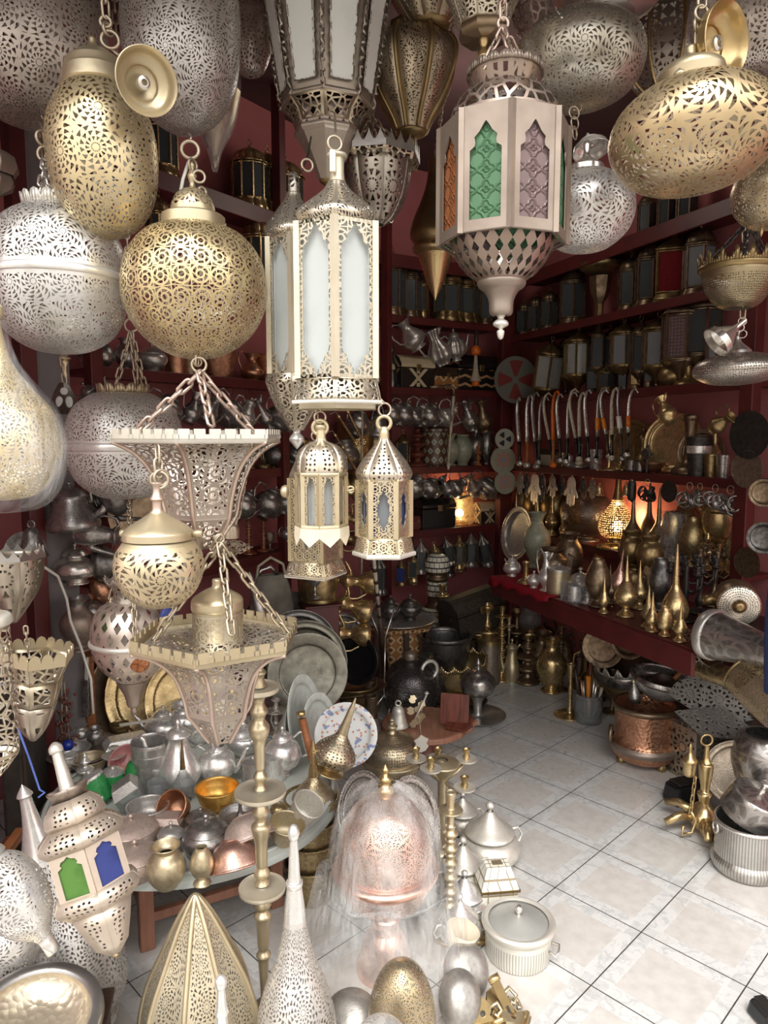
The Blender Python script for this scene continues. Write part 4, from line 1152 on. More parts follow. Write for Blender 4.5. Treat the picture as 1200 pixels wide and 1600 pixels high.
H.turn('tail_cone','aged silver',[(14,282),(20,268),(34,240),(46,218)],sides=8,k=4)
H.turn('finial','brass dark',[(0,303),(5,298),(4,290),(11,286),(13,280),(8,276)],16)
H.up((512,-80))
# the pair of tall lanterns
H = Hero('hanging_lantern','tall pale hexagonal lantern with frosted panes in the centre, a smaller pair hung below','lantern',529,1.40,640)
H.root['label'] = 'tallest front lantern, pale hexagon with ogee-cut frosted panes and pagoda roof'
H.turn('roof','lantern roof',[(52,358),(56,354),(59,345),(56,336),(38,318),(20,300),(12,285)],sides=6,solid=.002)
H.turn('neck','brass cream',[(12,287),(11,270),(11,248),None,(16,246),(15,241),(0,240)],20,k=2)
H.ringp(523,224,11,'chain',.0028,.3); H.add('hook',B().tube([H.L(523,214),H.L(524,200,1.5),H.L(523,176,1.66)],.0022,6),'chain'); H.add('strap',B().box((0,0,0),(.012,.008,.04),Matrix.Translation(H.L(520,252,1.38))),'brass cream',bevel=.002)
H.panels(6,-pi/2,58.5,594,356,OGEE2,'lantern fret',['frosted','frosted','smoky','smoky','frosted','frosted'],'brass cream')
H.panels(6,-pi/2,58.5,594,356,[(-.9,-.955),(.9,-.955),(.9,.955),(-.9,.955)],'brass cream',['frosted'],posts=False,wfac=1.0,gl=False)
H.turn('base','lantern fret',[(66,630),(63,612),(59,596),None,(57,594)],sides=6,k=2,solid=.003)
H.turn('base_lip','tin white',[(64,633),(68,633),(68,628),(65,626)],sides=6,k=1)
H.turn('under_plate','brass cream',[(0,620),(58,622),None,(58,640),(56,640)],sides=6,k=1)
H = Hero('hanging_lantern','pale hexagonal lantern half hidden behind the tallest one, with pointed pierced tail','lantern',464,1.62,702)
H.turn('roof','lantern roof',[(36,380),(41,372),(42,364),(36,352),(24,332),(12,312),(9,302)],sides=6,solid=.002)
H.turn('neck','rhombus tin',[(9,304),(8,272),(0,270)],18,k=2); H.ringp(480,258,9,'chain',.003,.4,1.63); H.add('hook',B().tube([H.L(472,266),H.L(482,240,1.68),H.L(486,214,1.78)],.0022,6),'iron')
H.panels(6,-pi/2,37,586,376,OGEE2,'lantern fret',['frosted'],'brass cream')
H.turn('base','lantern fret',[(40,586),(43,596),(41,606),(28,640),(10,672)][::-1],sides=6,solid=.002)
H.turn('finial','silver',[(0,702),(6,696),(12,686),(6,676),(8,670)],12)
# two small lanterns hanging below
H = Hero('hanging_lantern','small domed eight-sided lantern with a zigzag paper skirt below its panes','lantern',503,1.36,838)
H.turn('roof','lantern small roof',[(39,740),(41,732),(38,712),(28,698),(10,690),(8,686)],sides=8,solid=.002)
H.turn('neck','brass pale',[(8,688),(7,672),None,(9,670),(9,664),(0,663)],16,k=2)
H.ringp(500,652,9,'chain',.0022,.3); H.add('handle_loop',B().ring(.014,.004,Matrix.Translation(H.L(500,668)),16,6),'brass pale'); H.chain((500,641),(497,634),.014,.0016)
H.panels(8,-pi/2,37,822,738,halfmirror([(0,.85),(.3,.7),(.5,.5),(.5,-.92)]),'lantern small',['clear pane'],'brass pale',post=.005)
H.turn('rail','brass pale',[(38,826),(41,824),(41,818),(38,817)],sides=8,k=1); H.turn('top_rail','brass pale',[(38,744),(41,742),(41,737),(38,736)],sides=8,k=1)
sk = B()
for q in range(8):
    a0,a1 = -pi/2+pi/4*q,-pi/2+pi/4*(q+1); r = H.r(42,830)/1.0; i = len(sk.v); zt,zb = H.z(822),H.z(850)
    am = (a0+a1)/2
    for (a,z,k_) in ((a0,zt,1),(a1,zt,1),(a1,(zt+zb)/2,1.02),(am,zb,.98),(a0,(zt+zb)/2,1.02)): sk.v.append(Vector((r*k_*cos(a),r*k_*sin(a),z)))
    sk.face(range(i,i+5),None,None,True)
H.add('zigzag_skirt',sk,'paper',solid=.0015)
H.add('turn_key',B().tube([H.L(540,768),H.L(553,765)],.003,6).ring(.006,.002,Matrix.Translation(H.L(548,765))),'brass pale'); H.add('turn_key',B().lathe([(0,0),(.012,.004),(.01,.014),(0,.018)],12,Matrix.Translation(H.L(452,768)) @ RY(-pi/2)),'brass pale')
H = Hero('hanging_lantern','small square lantern hanging behind the domed one, with flared pierced base','lantern',494,1.51,899)
H.turn('roof','lantern small roof',[(36,748),(38,742),(26,715),(8,690)],sides=4,ph=-pi/2+.35,solid=.002)
H.panels(4,-pi/2+.35+0*pi/4,38,874,746,KEYSTAR,'lantern small',['smoky'],'brass pale',post=.005)
H.turn('base','lantern small',[(46,897),(42,884),(38,873)],sides=4,ph=-pi/2+.35,k=2,solid=.003); H.turn('base_lip','tin white',[(44,899),(47,899),(47,895),(45,894)],sides=4,ph=-pi/2+.35,k=1)
H.ringp(494,681,8,'chain',.002,.6); H.chain((494,672),(494,634),.02,.0016)
H = Hero('hanging_lantern','small hexagonal lantern with pointed pierced roof under the tall lantern corner','lantern',600,1.36,868)
H.turn('roof','lantern small roof',[(39,752),(43,744),(43,736),(34,720),(18,700),(10,690),(7,684)],sides=6,ph=-pi/2+.5,solid=.002)
H.turn('neck','brass pale',[(8,688),(7,668),(0,667)],16,k=2); H.ringp(601,640,10,'chain',.0022,.3); H.add('handle_loop',B().ring(.013,.004,Matrix.Translation(H.L(600,661)),16,6),'brass pale')
H.panels(6,-pi/2+.5,40,838,750,KEYSTAR,'lantern small',['smoky','blue glass','smoky'],'brass pale',post=.006)
H.turn('base','lantern small',[(48,865),(44,852),(41,836)],sides=6,ph=-pi/2+.5,k=2,solid=.003); H.turn('base_lip','tin white',[(46,868),(50,867),(50,862),(47,860)],sides=6,ph=-pi/2+.5,k=1)
H.chain((600,630),(592,622),.014,.0016)
# brown octagonal lantern with coloured glass
H = Hero('hanging_lantern','brown octagonal lantern with pressed green, plum and orange glass panes','lantern',782,1.40,532)
ph = -pi/2-.05
H.turn('top_crown','brown fret',[(46,150),(51,138),(59,118)],44,k=2,rib=.07,ribn=20); H.crown('crown_tips','copper dull',59,120,108,20,'scallop')
H.turn('dome','brown fret',[(86,196),(80,172),(66,152),(52,144),(44,142)])
H.panels(8,ph,99,384,200,halfmirror([(0,.74),(.08,.70),(.26,.58),(.46,.50),(.42,.42),(.44,.36),(.64,.30),(.64,-.80)]),'copper dull',['plum pressed','green pressed','plum pressed','green pressed','plum pressed','green pressed','amber pressed','green pressed'],'copper dull',glass_back=.006,post=.006)
H.turn('shoulder','copper dull',[(99,202),(99,198),None,(80,194)],sides=8,ph=ph,k=1)
H.turn('under_rim','copper dull',[(84,374),(100,384),(99,380)],sides=8,ph=ph,k=1)
H.turn('lower_bowl','brown leaf',[(36,440),(56,425),(74,400),(84,370)],44)
H.turn('bottom_cup','copper dull',[(10,494),(18,490),(20,470),(27,456),(36,449),(39,442),(36,436)],30,rib=.03,ribn=14)
H.turn('finial','tin white',[(0,531),(4,528),(6,518),(3,514),(12,508),(10,502),(5,498),(8,492)],16)
for p in ((752,110,1.38),(802,106,1.36),(822,112,1.44)): H.chain(p,(786,44),.03,.0028,'chain rose')
H.ringp(786,36,8,'chain rose'); H.up((786,28),'chain rose')
# bottoms of lamps cut by the top of the frame
H = Hero('hanging_lantern','pierced gold lantern bottom with brass finial at the top right of centre','lantern',755,1.62,116)
H.turn('shade','lantern fret',[(36,44),(44,20),(56,-10),(74,-50),(78,-90)],sides=8,ph=-pi/2+pi/8,solid=.002); H.turn('base_plate','bronze',[(0,62),(34,62),(38,52),(36,42)],sides=8,ph=-pi/2+pi/8,k=1)
H.turn('finial','brass',[(5,116),(8,112),(4,104),(10,94),(10,84),(5,76),(7,66),(8,60)],18); H.up((755,-90))
H = Hero('hanging_lantern','bronze wedge-sided pierced lamp between the white-paned and coloured lanterns','lantern',643,2.05,222)
H.turn('shade','bronze rosette',[(22,206),(30,186),(50,150),(63,112),(66,85),(56,66),(34,54)],sides=8,ph=-pi/2+pi/8,solid=.002)
rb = B()
for q in range(8):
    a = -pi/2+pi/8+pi/4*q
    rb.tube([(r*1.01/.924*cos(a),r*1.01/.924*sin(a),z) for r,z in curve(H.prof([(22,206),(30,186),(50,150),(63,112),(66,85),(56,66),(34,54)]),3)],.006,6)
H.add('ribs',rb,'brass dark'); H.turn('collar','brass dark',[(32,56),(34,54),(34,40),(28,38),(0,36)],sides=8,ph=-pi/2+pi/8,k=1)
H.turn('bottom_plate','brass dark',[(0,216),(18,212),(24,208),(22,204)],20,k=2); H.turn('finial','brass dark',[(0,232),(8,226),(9,220),(5,215)],14); H.up((643,36))
H = Hero('hanging_lantern','bronze wedge-sided lamp overhead, only its pierced underside in view','lantern',672,1.98,42)
H.turn('shade','bronze rosette',[(28,40),(44,18),(70,-30),(78,-70),(70,-110)],sides=8,ph=-pi/2+pi/8,solid=.002); H.turn('bottom_plate','brass dark',[(0,42),(30,42),(32,36)],24,k=1); H.up((672,-108))
# oblate silver and gold lamps on the right
H = Hero('pendant_lamp','flattened silver grey pierced lamp hung high right of the coloured-glass lantern','lamp',903,1.75,166)
H.turn('shade','disc silver',[(3,165),(50,158),(85,136),(100,100),(94,66),(66,42),(28,30),(18,28)])
H.turn('cap','nickel',[(19,29),(16,22),(8,14),(4,8),(4,-6),(0,-6)],24); H.up((903,-6)); H.add('bottom_ring',B().ring(.008,.002,Matrix.Translation(H.L(903,168))),'chain')
H = Hero('pendant_lamp','bright silver pierced lamp half hidden behind the coloured-glass lantern','lamp',912,1.68,394)
H.turn('shade','silver fine',[(3,393),(36,388),(66,362),(76,328),(68,296),(44,276),(28,270)])
H.turn('cap','nickel',[(28,272),(28,262),None,(24,258),(10,248),(5,240),(5,222),(0,220)],26,k=3); H.add('thumb_screw',B().tube([H.L(930,266),H.L(940,265)],.006,8),'nickel')
for (x,y,r_) in ((898,208,9),(898,192,9),(897,176,9)): H.ringp(x,y,r_,'chain',.002,.3+y)
cup(H,924,236,29,radians(28),radians(-72),1.72,mat='silver'); H.chain((897,172),(902,168,1.74),.014,.0016)
H = Hero('pendant_lamp','wide flattened gold pierced lamp on the right with open brass ceiling cup above','lamp',1084,1.36,299,-4)
H.turn('shade','gold disc',[(3,297),(56,292),(102,268),(126,222),(118,180),(90,150),(50,130),(46,128)])
H.turn('collar','brass pale',[(48,131),(50,116),None,(46,106),(24,94),(9,88),(8,72),(0,72)],36,k=3); H.add('thumb_screw',B().lathe([(0,-.01),(.011,0),(0,.011)],12,Matrix.Translation(H.L(1062,116,1.30))),'brass pale')
cup(H,1136,62,57,radians(32),radians(-8),mat='brass'); H.ringp(1096,20,11,'chain',.003,.2); H.ringp(1088,40,10,'chain',.003,.9); H.chain((1086,50),(1086,76),.024,.0025); H.up((1097,10))
H = Hero('pendant_lamp','gold pierced lamp cut by the right edge under the wide gold one','lamp',1206,1.62,358)
H.turn('shade','gold mesh',[(3,358),(36,350),(58,325),(62,295),(50,265),(30,255)]); H.turn('cap','brass pale',[(30,257),(26,248),(6,238),(0,238)],20); H.up((1206,238))
H.add('bottom_finial',B().lathe([(0,-.02),(.004,-.01),(.003,0)],8,Matrix.Translation(H.L(1190,356))),'brass')
H = Hero('pendant_lamp','brown pierced pumpkin lamp with gold ribs behind the top right lamps','lamp',1040,2.38,152)
H.turn('shade','bronze wheel',[(3,151),(34,144),(58,110),(66,60),(58,10),(34,-22)],64,rib=.06,ribn=8)
rb = B()
for q in range(8):
    a = pi/2+pi/4*q; rb.tube([(r*1.0*cos(a),r*1.0*sin(a),z) for r,z in curve(H.prof([(3,151),(34,144),(58,110),(66,60),(58,10),(34,-22)]),3)],.005,6)
H.add('ribs',rb,'brass'); H.up((1040,-20))
H = Hero('pendant_lamp','large grey brown pierced lamp in the top right corner','lamp',1168,1.86,132)
H.turn('shade','grey globe',[(3,131),(50,124),(84,92),(94,40),(86,-20),(60,-60)]); H.up((1168,-60))
H = Hero('pendant_lamp','bronze pierced lamp rim overhead between the flattened silver lamp and ribbed lamp','lamp',950,1.90,26)
H.turn('shade','nickel',[(40,24),(70,10),(86,-14),(90,-40),(80,-60)],36); H.turn('base_plate','pewter',[(0,26),(38,26),(42,22)],30,k=1); H.up((950,-60))
H = Hero('pendant_lamp','dark spiral-ribbed lamp high behind the lantern with coloured glass','lamp',850,2.15,70)
H.turn('shade','brown fret',[(3,69),(30,60),(50,30),(52,-10),(40,-50)],40,rib=.05,ribn=14); H.up((850,-50))
H = Hero('pendant_lamp','dark pierced lamp in the top row left of the white-paned lantern','lamp',392,2.15,122)
H.turn('shade','grey globe',[(3,120),(20,112),(32,80),(34,40),(30,-10)],30); H.up((392,-10))
# scallop-rimmed bowl lamp, dark crown bowl
H = Hero('hanging_lantern','grey bowl lamp with zigzag rim and pierced sunbursts behind the tall lantern','lamp',590,2.0,352)
H.turn('shade','bronze wheel',[(10,352),(26,340),(42,312),(50,280),(54,250)],sides=8,ph=-pi/2+.2,solid=.002)
H.turn('gallery','sconce fret',[(52,256),(62,262),(66,250),(62,240)],sides=8,ph=-pi/2+.2,k=1); H.crown('zigzag_rim','pewter',66,252,226,24,'point',8,-pi/2+.2)
for p in ((552,238,1.93),(628,238,1.95),(588,236,2.1)): H.chain(p,(580,180),.028,.0026)
H.up((580,180)); H.add('hook',B().tube([H.L(x,y) for x,y in ((614,328),(610,338),(606,345),(612,348),(616,342))],.002,6),'nickel')
H = Hero('pendant_lamp','dull brass bowl lamp with stepped crown rim on the right, in half shade','lamp',1152,2.05,482)
H.turn('shade','bronze bowl',[(20,482),(34,474),(48,452),(54,430),(54,424)]); H.turn('rim','brass dark',[(54,426),(60,422),(60,416),(56,414)],40,k=2); H.crown('crown','brass dark',59,418,396,18,'step',flare=1.04)
for p in ((1160,410,1.98),(1108,412,2.05),(1200,408,2.08)): H.chain(p,(1170,345),.03,.0026,'iron')
H.up((1170,345),'iron')
H = Hero('pendant_lamp','flat silver disc lamp low on the right with a tilted funnel cup above','lamp',1152,2.10,602,-3)
H.turn('shade','tin dots',[(10,602),(40,598),(62,586),(65,574),(56,562),(34,554),(20,552)]); H.turn('cap','nickel',[(22,554),(20,548),None,(16,544),(6,534),(3,524),(0,524)],24,k=3)
for (x,y) in ((1160,502),(1156,512),(1150,520),(1160,522)): H.ringp(x,y,6,'nickel',.0016,y*.3)
H.add('funnel_cup',B().lathe([(.045,0),(.042,.02),None,(.04,.02),(.02,.05),(.008,.07),(.006,.1)],20,Matrix.Translation(H.L(1118,536,2.0)) @ RY(radians(55)),k=3),'nickel'); H.up((1160,496))
# star-shaped pale lamp behind the crown lamp
H = Hero('hanging_lantern','small pale verdigris star-pointed lamp behind the crown lamps','lamp',362,1.72,876)
st_ = B(); n_ = 6; ro,ri = H.r(34,850),H.r(17,850); zt,zm,zb = H.z(838),H.z(856),H.z(872); top = Vector((0,0,zt)); bot = Vector((0,0,zb))
for q in range(12):
    r0,r1 = (ro,ri) if q % 2 == 0 else (ri,ro); a0,a1 = pi/6*q+.2,pi/6*(q+1)+.2; i = len(st_.v)
    st_.v += [top,Vector((r0*cos(a0),r0*sin(a0),zm)),Vector((r1*cos(a1),r1*sin(a1),zm)),bot]
    uv = [(.03,.06),(0,0),(.04,0)]; st_.face([i,i+1,i+2],uv,None,True); st_.face([i+3,i+2,i+1],uv,None,True)
H.add('shade',st_,'sconce fret'); H.add('cap',B().lathe([(.02,0),(.018,.03),(0,.04)],12,T3(0,0,zt-.004)),'chain'); H.chain((362,838),(374,800),.02,.002); H.chain((374,800),(392,694,1.54),.024,.002)
# big perforated vessels standing on the floor at the front
def stand(px,Y,label,cat='floor lamp',name='pierced_lamp',lean=0,z=0.0,group=None):
    x = at(px,1600,Y).x; 
    H = Hero(name,label,cat,px,Y,1600,lean,group); H.root.location = (x,Y,z); H.loc = Vector((x,Y,z))
    H.inv = (Matrix.Translation(H.loc) @ H.root.rotation_euler.to_matrix().to_4x4()).inverted(); return H
H = stand(311,1.62,'gold ribbed onion lamp with pointed top at front left centre')
PT = [(.07,.02),(.12,.03),(.147,.10),(.146,.16),(.124,.25),(.083,.34),(.045,.42),(.012,.475),(0,.485)]
H.add('shade',B().lathe(PT,96,rib=.10,ribn=8),'gold rib')
rb = B()
for q in range(8):
    a = pi/2+pi/4*q; rb.tube([(r*1.005*cos(a),r*1.005*sin(a),z) for r,z in curve(PT,3)],.0065,6)
H.add('ribs',rb,'brass pale'); H.add('foot',B().lathe([(0,0),(.09,0),None,(.09,.01),(.07,.022)],30),'brass pale')
H = stand(132,1.78,'big silver teardrop lamp pierced with rosettes behind the star-glass lantern')
H.add('shade',B().lathe([(.08,.02),(.13,.08),(.142,.17),(.135,.25),(.10,.36),(.066,.46),(.05,.50)],56),'silver drop')
H.root.rotation_euler = (0,radians(-11),0)
H.add('spire',B().lathe([(.05,.50),(.036,.54),(.022,.60),(.015,.66),(.02,.67),(.0,.70)],24),'silver'); H.add('foot',B().lathe([(0,0),(.09,0),None,(.09,.01),(.08,.022)],30),'silver')
H = stand(463,1.60,'silver rosette-pierced gourd lamp with a slender plain spire at front')
H.add('shade',B().lathe([(.06,.02),(.095,.08),(.098,.16),(.082,.24),(.05,.33),(.032,.40),(.026,.44)],48),'silver drop')
H.add('spire',B().lathe([(.026,.44),(.024,.47),(.018,.52),None,(.02,.525),(.02,.535),(.015,.54),(.012,.60),(.009,.64),None,(.012,.645),(.014,.66),(.008,.675),(0,.68)],22,k=3),'silver'); H.add('foot',B().lathe([(0,0),(.07,0),None,(.07,.01),(.06,.022)],30),'silver')
H = stand(628,1.64,'dark gold egg lamp with fine piercing beside the wrapped copper brazier')
H.add('shade',B().lathe([(.05,.015),(.076,.06),(.086,.13),(.078,.20),(.054,.26),(.024,.29),(0,.297)],48),'gold mesh'); H.add('foot',B().lathe([(0,0),(.06,0),None,(.06,.008),(.05,.017)],28),'brass dark')
H = stand(596,1.44,'silver pierced ball lamp peeping up at the bottom edge of the photo')
H.add('shade',B().lathe([(.05,.015),(.08,.06),(.09,.13),(.076,.20),(.044,.245),(.015,.26),(0,.262)],40),'silver fine'); H.add('foot',B().lathe([(0,0),(.06,0),None,(.06,.008),(.05,.017)],28),'silver'); H.root.scale = (1,1,1.20)
H = stand(347,1.46,'silver lamp at the bottom edge, only its turned spire in view')
H.add('shade',B().lathe([(.05,.015),(.085,.06),(.08,.14),(.03,.24),(.014,.28)],32),'silver fine'); H.add('spire',B().lathe([(.014,.28),(.013,.31),None,(.016,.315),(.012,.33),(.009,.375),None,(.013,.38),(.013,.395),(.005,.405),(0,.406)],18,k=3),'silver')
H.add('foot',B().lathe([(0,0),(.06,0),None,(.06,.008),(.05,.017)],28),'silver')
# star lantern leaning on the teardrop lamp
H = Hero('hanging_lantern','leaning rosy gold hexagonal lantern with green and blue glass and white spire','lantern',134,1.46,1348,0)
a_,b_ = at(84,1160,1.52),at(180,1488,1.42); ax = (a_-b_).normalized(); mid = at(134,1340,1.465); LN = (a_-b_).length
q = ax.to_track_quat('Z','Y'); H.root.location = b_; H.root.rotation_mode = 'QUATERNION'; H.root.rotation_quaternion = q
fz = LN*.78/.455; H.root.scale = (1,1,fz); LN /= fz; ph = pi*.20+.42
H.add('tail',B().lathe([(0.013,.0),(0.038,.03),(0.058,.09),(0.070,.13)],sides=6,ph=ph,k=1),'star pierced',solid=.002)
H.add('lower_rim',B().lathe([(0.070,.13),(0.092,.15),(0.100,.165),(0.092,.18),(0.084,.185)],sides=6,ph=ph,k=1),'star pierced',solid=.002)
R6 = .082
for q_ in range(6):
    a = ph+2*pi*(q_+.5)/6; w = R6*sin(pi/6)*.98; h = .068
    M = T3(R6*cos(pi/6)*cos(a),R6*cos(pi/6)*sin(a),.245) @ RZ(a+pi/2)
    sh = halfmirror([(0,.74),(.2,.64),(.40,.6),(.50,.48),(.42,.40),(.68,.30),(.68,-.82)])
    H.add('window_fret',B().sheet([[(-w,-h),(w,-h),(w,h),(-w,h)],[(x*w,z*h) for x,z in sh]],.0025,M),'star plain')
    H.add('glass_pane',B().sheet([[(-w*.9,-h*.9),(w*.9,-h*.9),(w*.9,h*.9),(-w*.9,h*.9)]],.003,M @ T3(0,.005,0)),'green glass' if q_ % 2 else 'blue glass')
H.add('upper_rim',B().lathe([(0.084,.30),(0.097,.315),(0.100,.328),(0.084,.345),(0.064,.36)],sides=6,ph=ph,k=1),'star pierced',solid=.002)
H.add('roof',B().lathe([(0.064,.36),(0.072,.375),(0.067,.40),(0.044,.425)],sides=6,ph=ph,k=1),'star pierced',solid=.002)
H.add('cup',B().lathe([(0.038,.42),(0.044,.445),(0.049,.455)],sides=6,ph=ph,k=1),'copper dull',solid=.002)
H.add('spire',B().lathe([(.022,.43),(.016,.45),(.011,LN-.03),None,(.015,LN-.028),(.014,LN-.012),(.004,LN),(0,LN)],16,k=2),'tin white'); H.add('tail_drop',B().lathe([(0,-.014),(.006,-.008),(.005,0)],10),'brass')
# sconces on the left
H = Hero('wall_sconce','grey half-round wall lamp with battlement rim and pierced sunburst at left edge','sconce',22,1.62,974)
H.turn('shade','sconce wheel',[(4,972),(20,950),(38,920),(46,890),(48,868)],sides=6,ph=-pi/2-.3,k=4,solid=.003); H.crown('battlements','pewter',49,872,854,18,'point',6,-pi/2-.3)
H.add('wall_arm',B().tube([H.L(0,890),H.L(-60,890,1.66)],.008,8),'iron')
H = Hero('wall_sconce','tall pale cylindrical pierced lamp cut by the left edge','sconce',-6,1.30,1200)
H.turn('shade','sconce fret',[(34,1178),(35,1120),(33,1040),(31,975)],40,k=2); H.turn('rim','tin white',[(30,978),(36,974),(34,962),(28,960)],40,k=2); H.turn('tail','sconce fret',[(4,1215),(18,1200),(33,1180)],40); H.add('wall_arm',B().tube([H.L(-30,1020),H.L(-110,1020)],.008,8),'iron')
H = Hero('wall_sconce','gold fretted sconce with crenellated flared top leaning beside the pink pillar','sconce',52,1.50,1158,6)
H.turn('top_flare','sconce fret',[(36,1060),(44,1040),(50,1026)],sides=6,ph=-pi/2+.2,k=2,solid=.003); H.crown('battlements','brass pale',50,1030,1008,18,'scallop',6,-pi/2+.2)
H.turn('body','sconce fret',[(31,1096),(37,1060)],sides=6,ph=-pi/2+.2,k=1,solid=.003); H.turn('tail','sconce wheel',[(4,1156),(20,1135),(31,1098)],sides=6,ph=-pi/2+.2,k=3,solid=.003); H.chain((44,1020),(40,980),.02,.002)
H.add('wall_arm',B().tube([H.L(34,1070),H.L(-60,1075)],.008,8),'iron')
H = Hero('hanging_lantern','dark bronze many-sided lantern edge at the far left below the top lamp','lantern',-8,1.75,300)
H.turn('upper_tier','copper dull',[(30,274),(38,262),(34,246),(20,236)],sides=8,k=1); H.turn('lower_tier','copper dull',[(4,308),(26,296),(30,284),(26,274)],sides=8,k=1); H.up((-8,236))
H = Hero('hanging_lantern','small triangular stained-glass pendant hanging by the left post','lamp',101,2.3,648)
H.turn('shade','pewter dark',[(21,647),(20,638),(12,612),(5,598)],sides=4,ph=-pi/2+.5,k=1)
for q_,(x,y,sx,sz) in enumerate(((100,611,6,6),(93,628,6,9),(108,628,6,9),(100,639,9,4))):
    H.add('glass_piece',B().lathe([(1,0),(.8,.3),(0,.4)],14,Matrix.Translation(H.L(x,y,2.27)) @ Matrix.Diagonal((mpp(H.loc)*sx,.01,mpp(H.loc)*sz,1)) @ RX(pi/2)),'pale ceramic' if q_ < 3 else 'amber pressed')
H.up((101,598))
H = Hero('pendant_finial','slim brass tassel finial hanging under the silver globe lamp','pendant',103,1.78,592)
H.turn('stem','brass pale',[(0,592),(3,586),(2,574),(5,566),(3,562),(9,560),(4,556)],12); H.chain((103,557),(103,548),.014,.0016); H.up((103,549))
# ------------------------------------------------------------------ wares on and under the wall shelves
def ware(w,px,z,hpx,parts,name,label,cat,group=None,off=.13,mats=None,yaw=0.0,tilt=0.0,drop=None,wide=1.0,ctr=.5,lift=0.0):
    """Stand a ware on shelf height z (drop=None), or hang it with its middle `drop` pixels under z."""
    p = wp(w,px,z,off); k = mpp(p); s = hpx*k; rot = (0,radians(tilt),wang(w)+radians(yaw))
    sc = (s*wide,s*wide,s)
    if drop is None: return put(name,parts,p+Vector((0,0,.003+lift)),rot,sc,label,cat,group,mats)
    c = p-Vector((0,0,drop*k))
    r = put(name,parts,c,rot,sc,label,cat,group,mats,ctr=ctr)
    inv = (Matrix.Translation(r.location) @ r.rotation_euler.to_matrix().to_4x4() @ Matrix.Diagonal((*sc,1))).inverted()
    if r.type == 'EMPTY':
        top = Vector((p.x,p.y,z-.045)); mid = c+Vector((0,0,max(.0,min(drop*k*.5,s*.42))))
        b = B().tube([inv @ top,inv @ ((top+mid)/2+Vector((.006,0,0))),inv @ mid],.0018/s,5)
        link_part(P('hook',b,'iron'),r)
    return r
def row(w,z,tmpl,name,cat,group,items,parts,**kw):
    """items: (px, px height[, dict]); '{o}' in the label becomes the place counted from the left."""
    items = sorted(items,key=lambda t: t[0]); keep = kw.pop('keep',group is not None)
    if not keep and len({t[2].get('a') for t in items if len(t) > 2}) == len(items): tmpl = tmpl.replace(', {o}','')
    for i,it in enumerate(items):
        d = dict(kw); e = dict(it[2]) if len(it) > 2 else {}
        lab = e.pop('label',None) or tmpl.format(o=ORD[i]+' from the left',a=e.pop('a',''))
        e.pop('a',None); pt = e.pop('parts',None) or (parts(i) if callable(parts) else parts); nm_ = e.pop('name',name); ct = e.pop('cat',cat); g = e.pop('group',group)
        d.update(e); ware(w,it[0],z,it[1],pt,nm_,' '.join(lab.split()),ct,g,**d)

# ---- right wall, from the top down
row('R',2.73,'dark pane lantern on the topmost right shelf, {o}','pane_lantern','lantern','lanterns on the topmost right shelf',
    [(1010,74),(1040,70),(1072,78)],lantern('square','bronze','dim pane',6,False,'dome'))
row('R',2.32,'{a} lantern on the upper right shelf, {o}','pane_lantern','lantern','lanterns on the upper right shelf',
    [(818,62,dict(a='dark slim grey-paned')),(836,66,dict(a='dark slim grey-paned')),(857,70,dict(a='dark grey-paned')),(893,100,dict(a='dark framed square')),(984,96,dict(a='black blue-paned')),
     (1014,112,dict(a='narrow bronze')),(1050,118,dict(a='big open gilt-framed red-backed',parts=lantern('square','brass dark','red velvet',4,False,'point'),wide=1.35)),(1090,118,dict(a='dark domed pale-paned',parts=lantern('square','bronze','smoky',6,False,'dome')))],
    lantern('square','bronze','dim pane',6,False,'dome'))
ware('R',936,2.32,86,[P('foot',B().lathe([(.10,0),(.10,.03),(.07,.06),(.07,.3)],sides=6),'brass dark'),P('flare',B().lathe([(.07,.3),(.16,.5),(.2,.78)],sides=6),'bronze'),P('saucer',B().lathe([(.12,.80),(.36,.92),(.40,1.0),None,(.36,.97),(.1,.84)],24),'brass dark')],
     'standing_lamp','angular bronze lamp with wide saucer top among the upper right lanterns','lamp')
row('R',2.32,'{a} pane lantern hung under the upper right shelf, {o}','pane_lantern','lantern','pane lanterns hung beneath the upper right shelf',
    [(858,112,dict(a='tilted clear-glass',tilt=12,drop=62,parts=lantern('hang','brass dark','clear pane',6))),(886,96,dict(a='dark narrow',drop=48,wide=.7,off=.2)),(905,108,dict(a='bright clear-glass',drop=54,parts=lantern('hang','brass dark','clear pane',8))),
     (936,92,dict(a='plain bronze',drop=46,parts=lantern('slim','bronze','dim pane',4))),(956,92,dict(a='dark smoky',drop=50,off=.2)),(976,104,dict(a='bronze white-paned',drop=56,parts=lantern('hang','brass dark','smoky',6))),
     (1003,110,dict(a='slim dark',drop=62,parts=lantern('slim','bronze','dim pane',6))),(1031,118,dict(a='broad grey-paned',drop=66,parts=lantern('hang','brass dark','smoky',6))),
     (1068,150,dict(a='long bronze rosy-paned',drop=58,parts=lantern('hang','bronze','plum pressed',6))),(1098,150,dict(a='dark long diamond-paned',drop=52,off=.16)),(1120,92,dict(a='dark pointed',drop=90,parts=lantern('slim','bronze','smoky',6)))],
    lantern('hang','bronze','dim pane',6),off=.10)
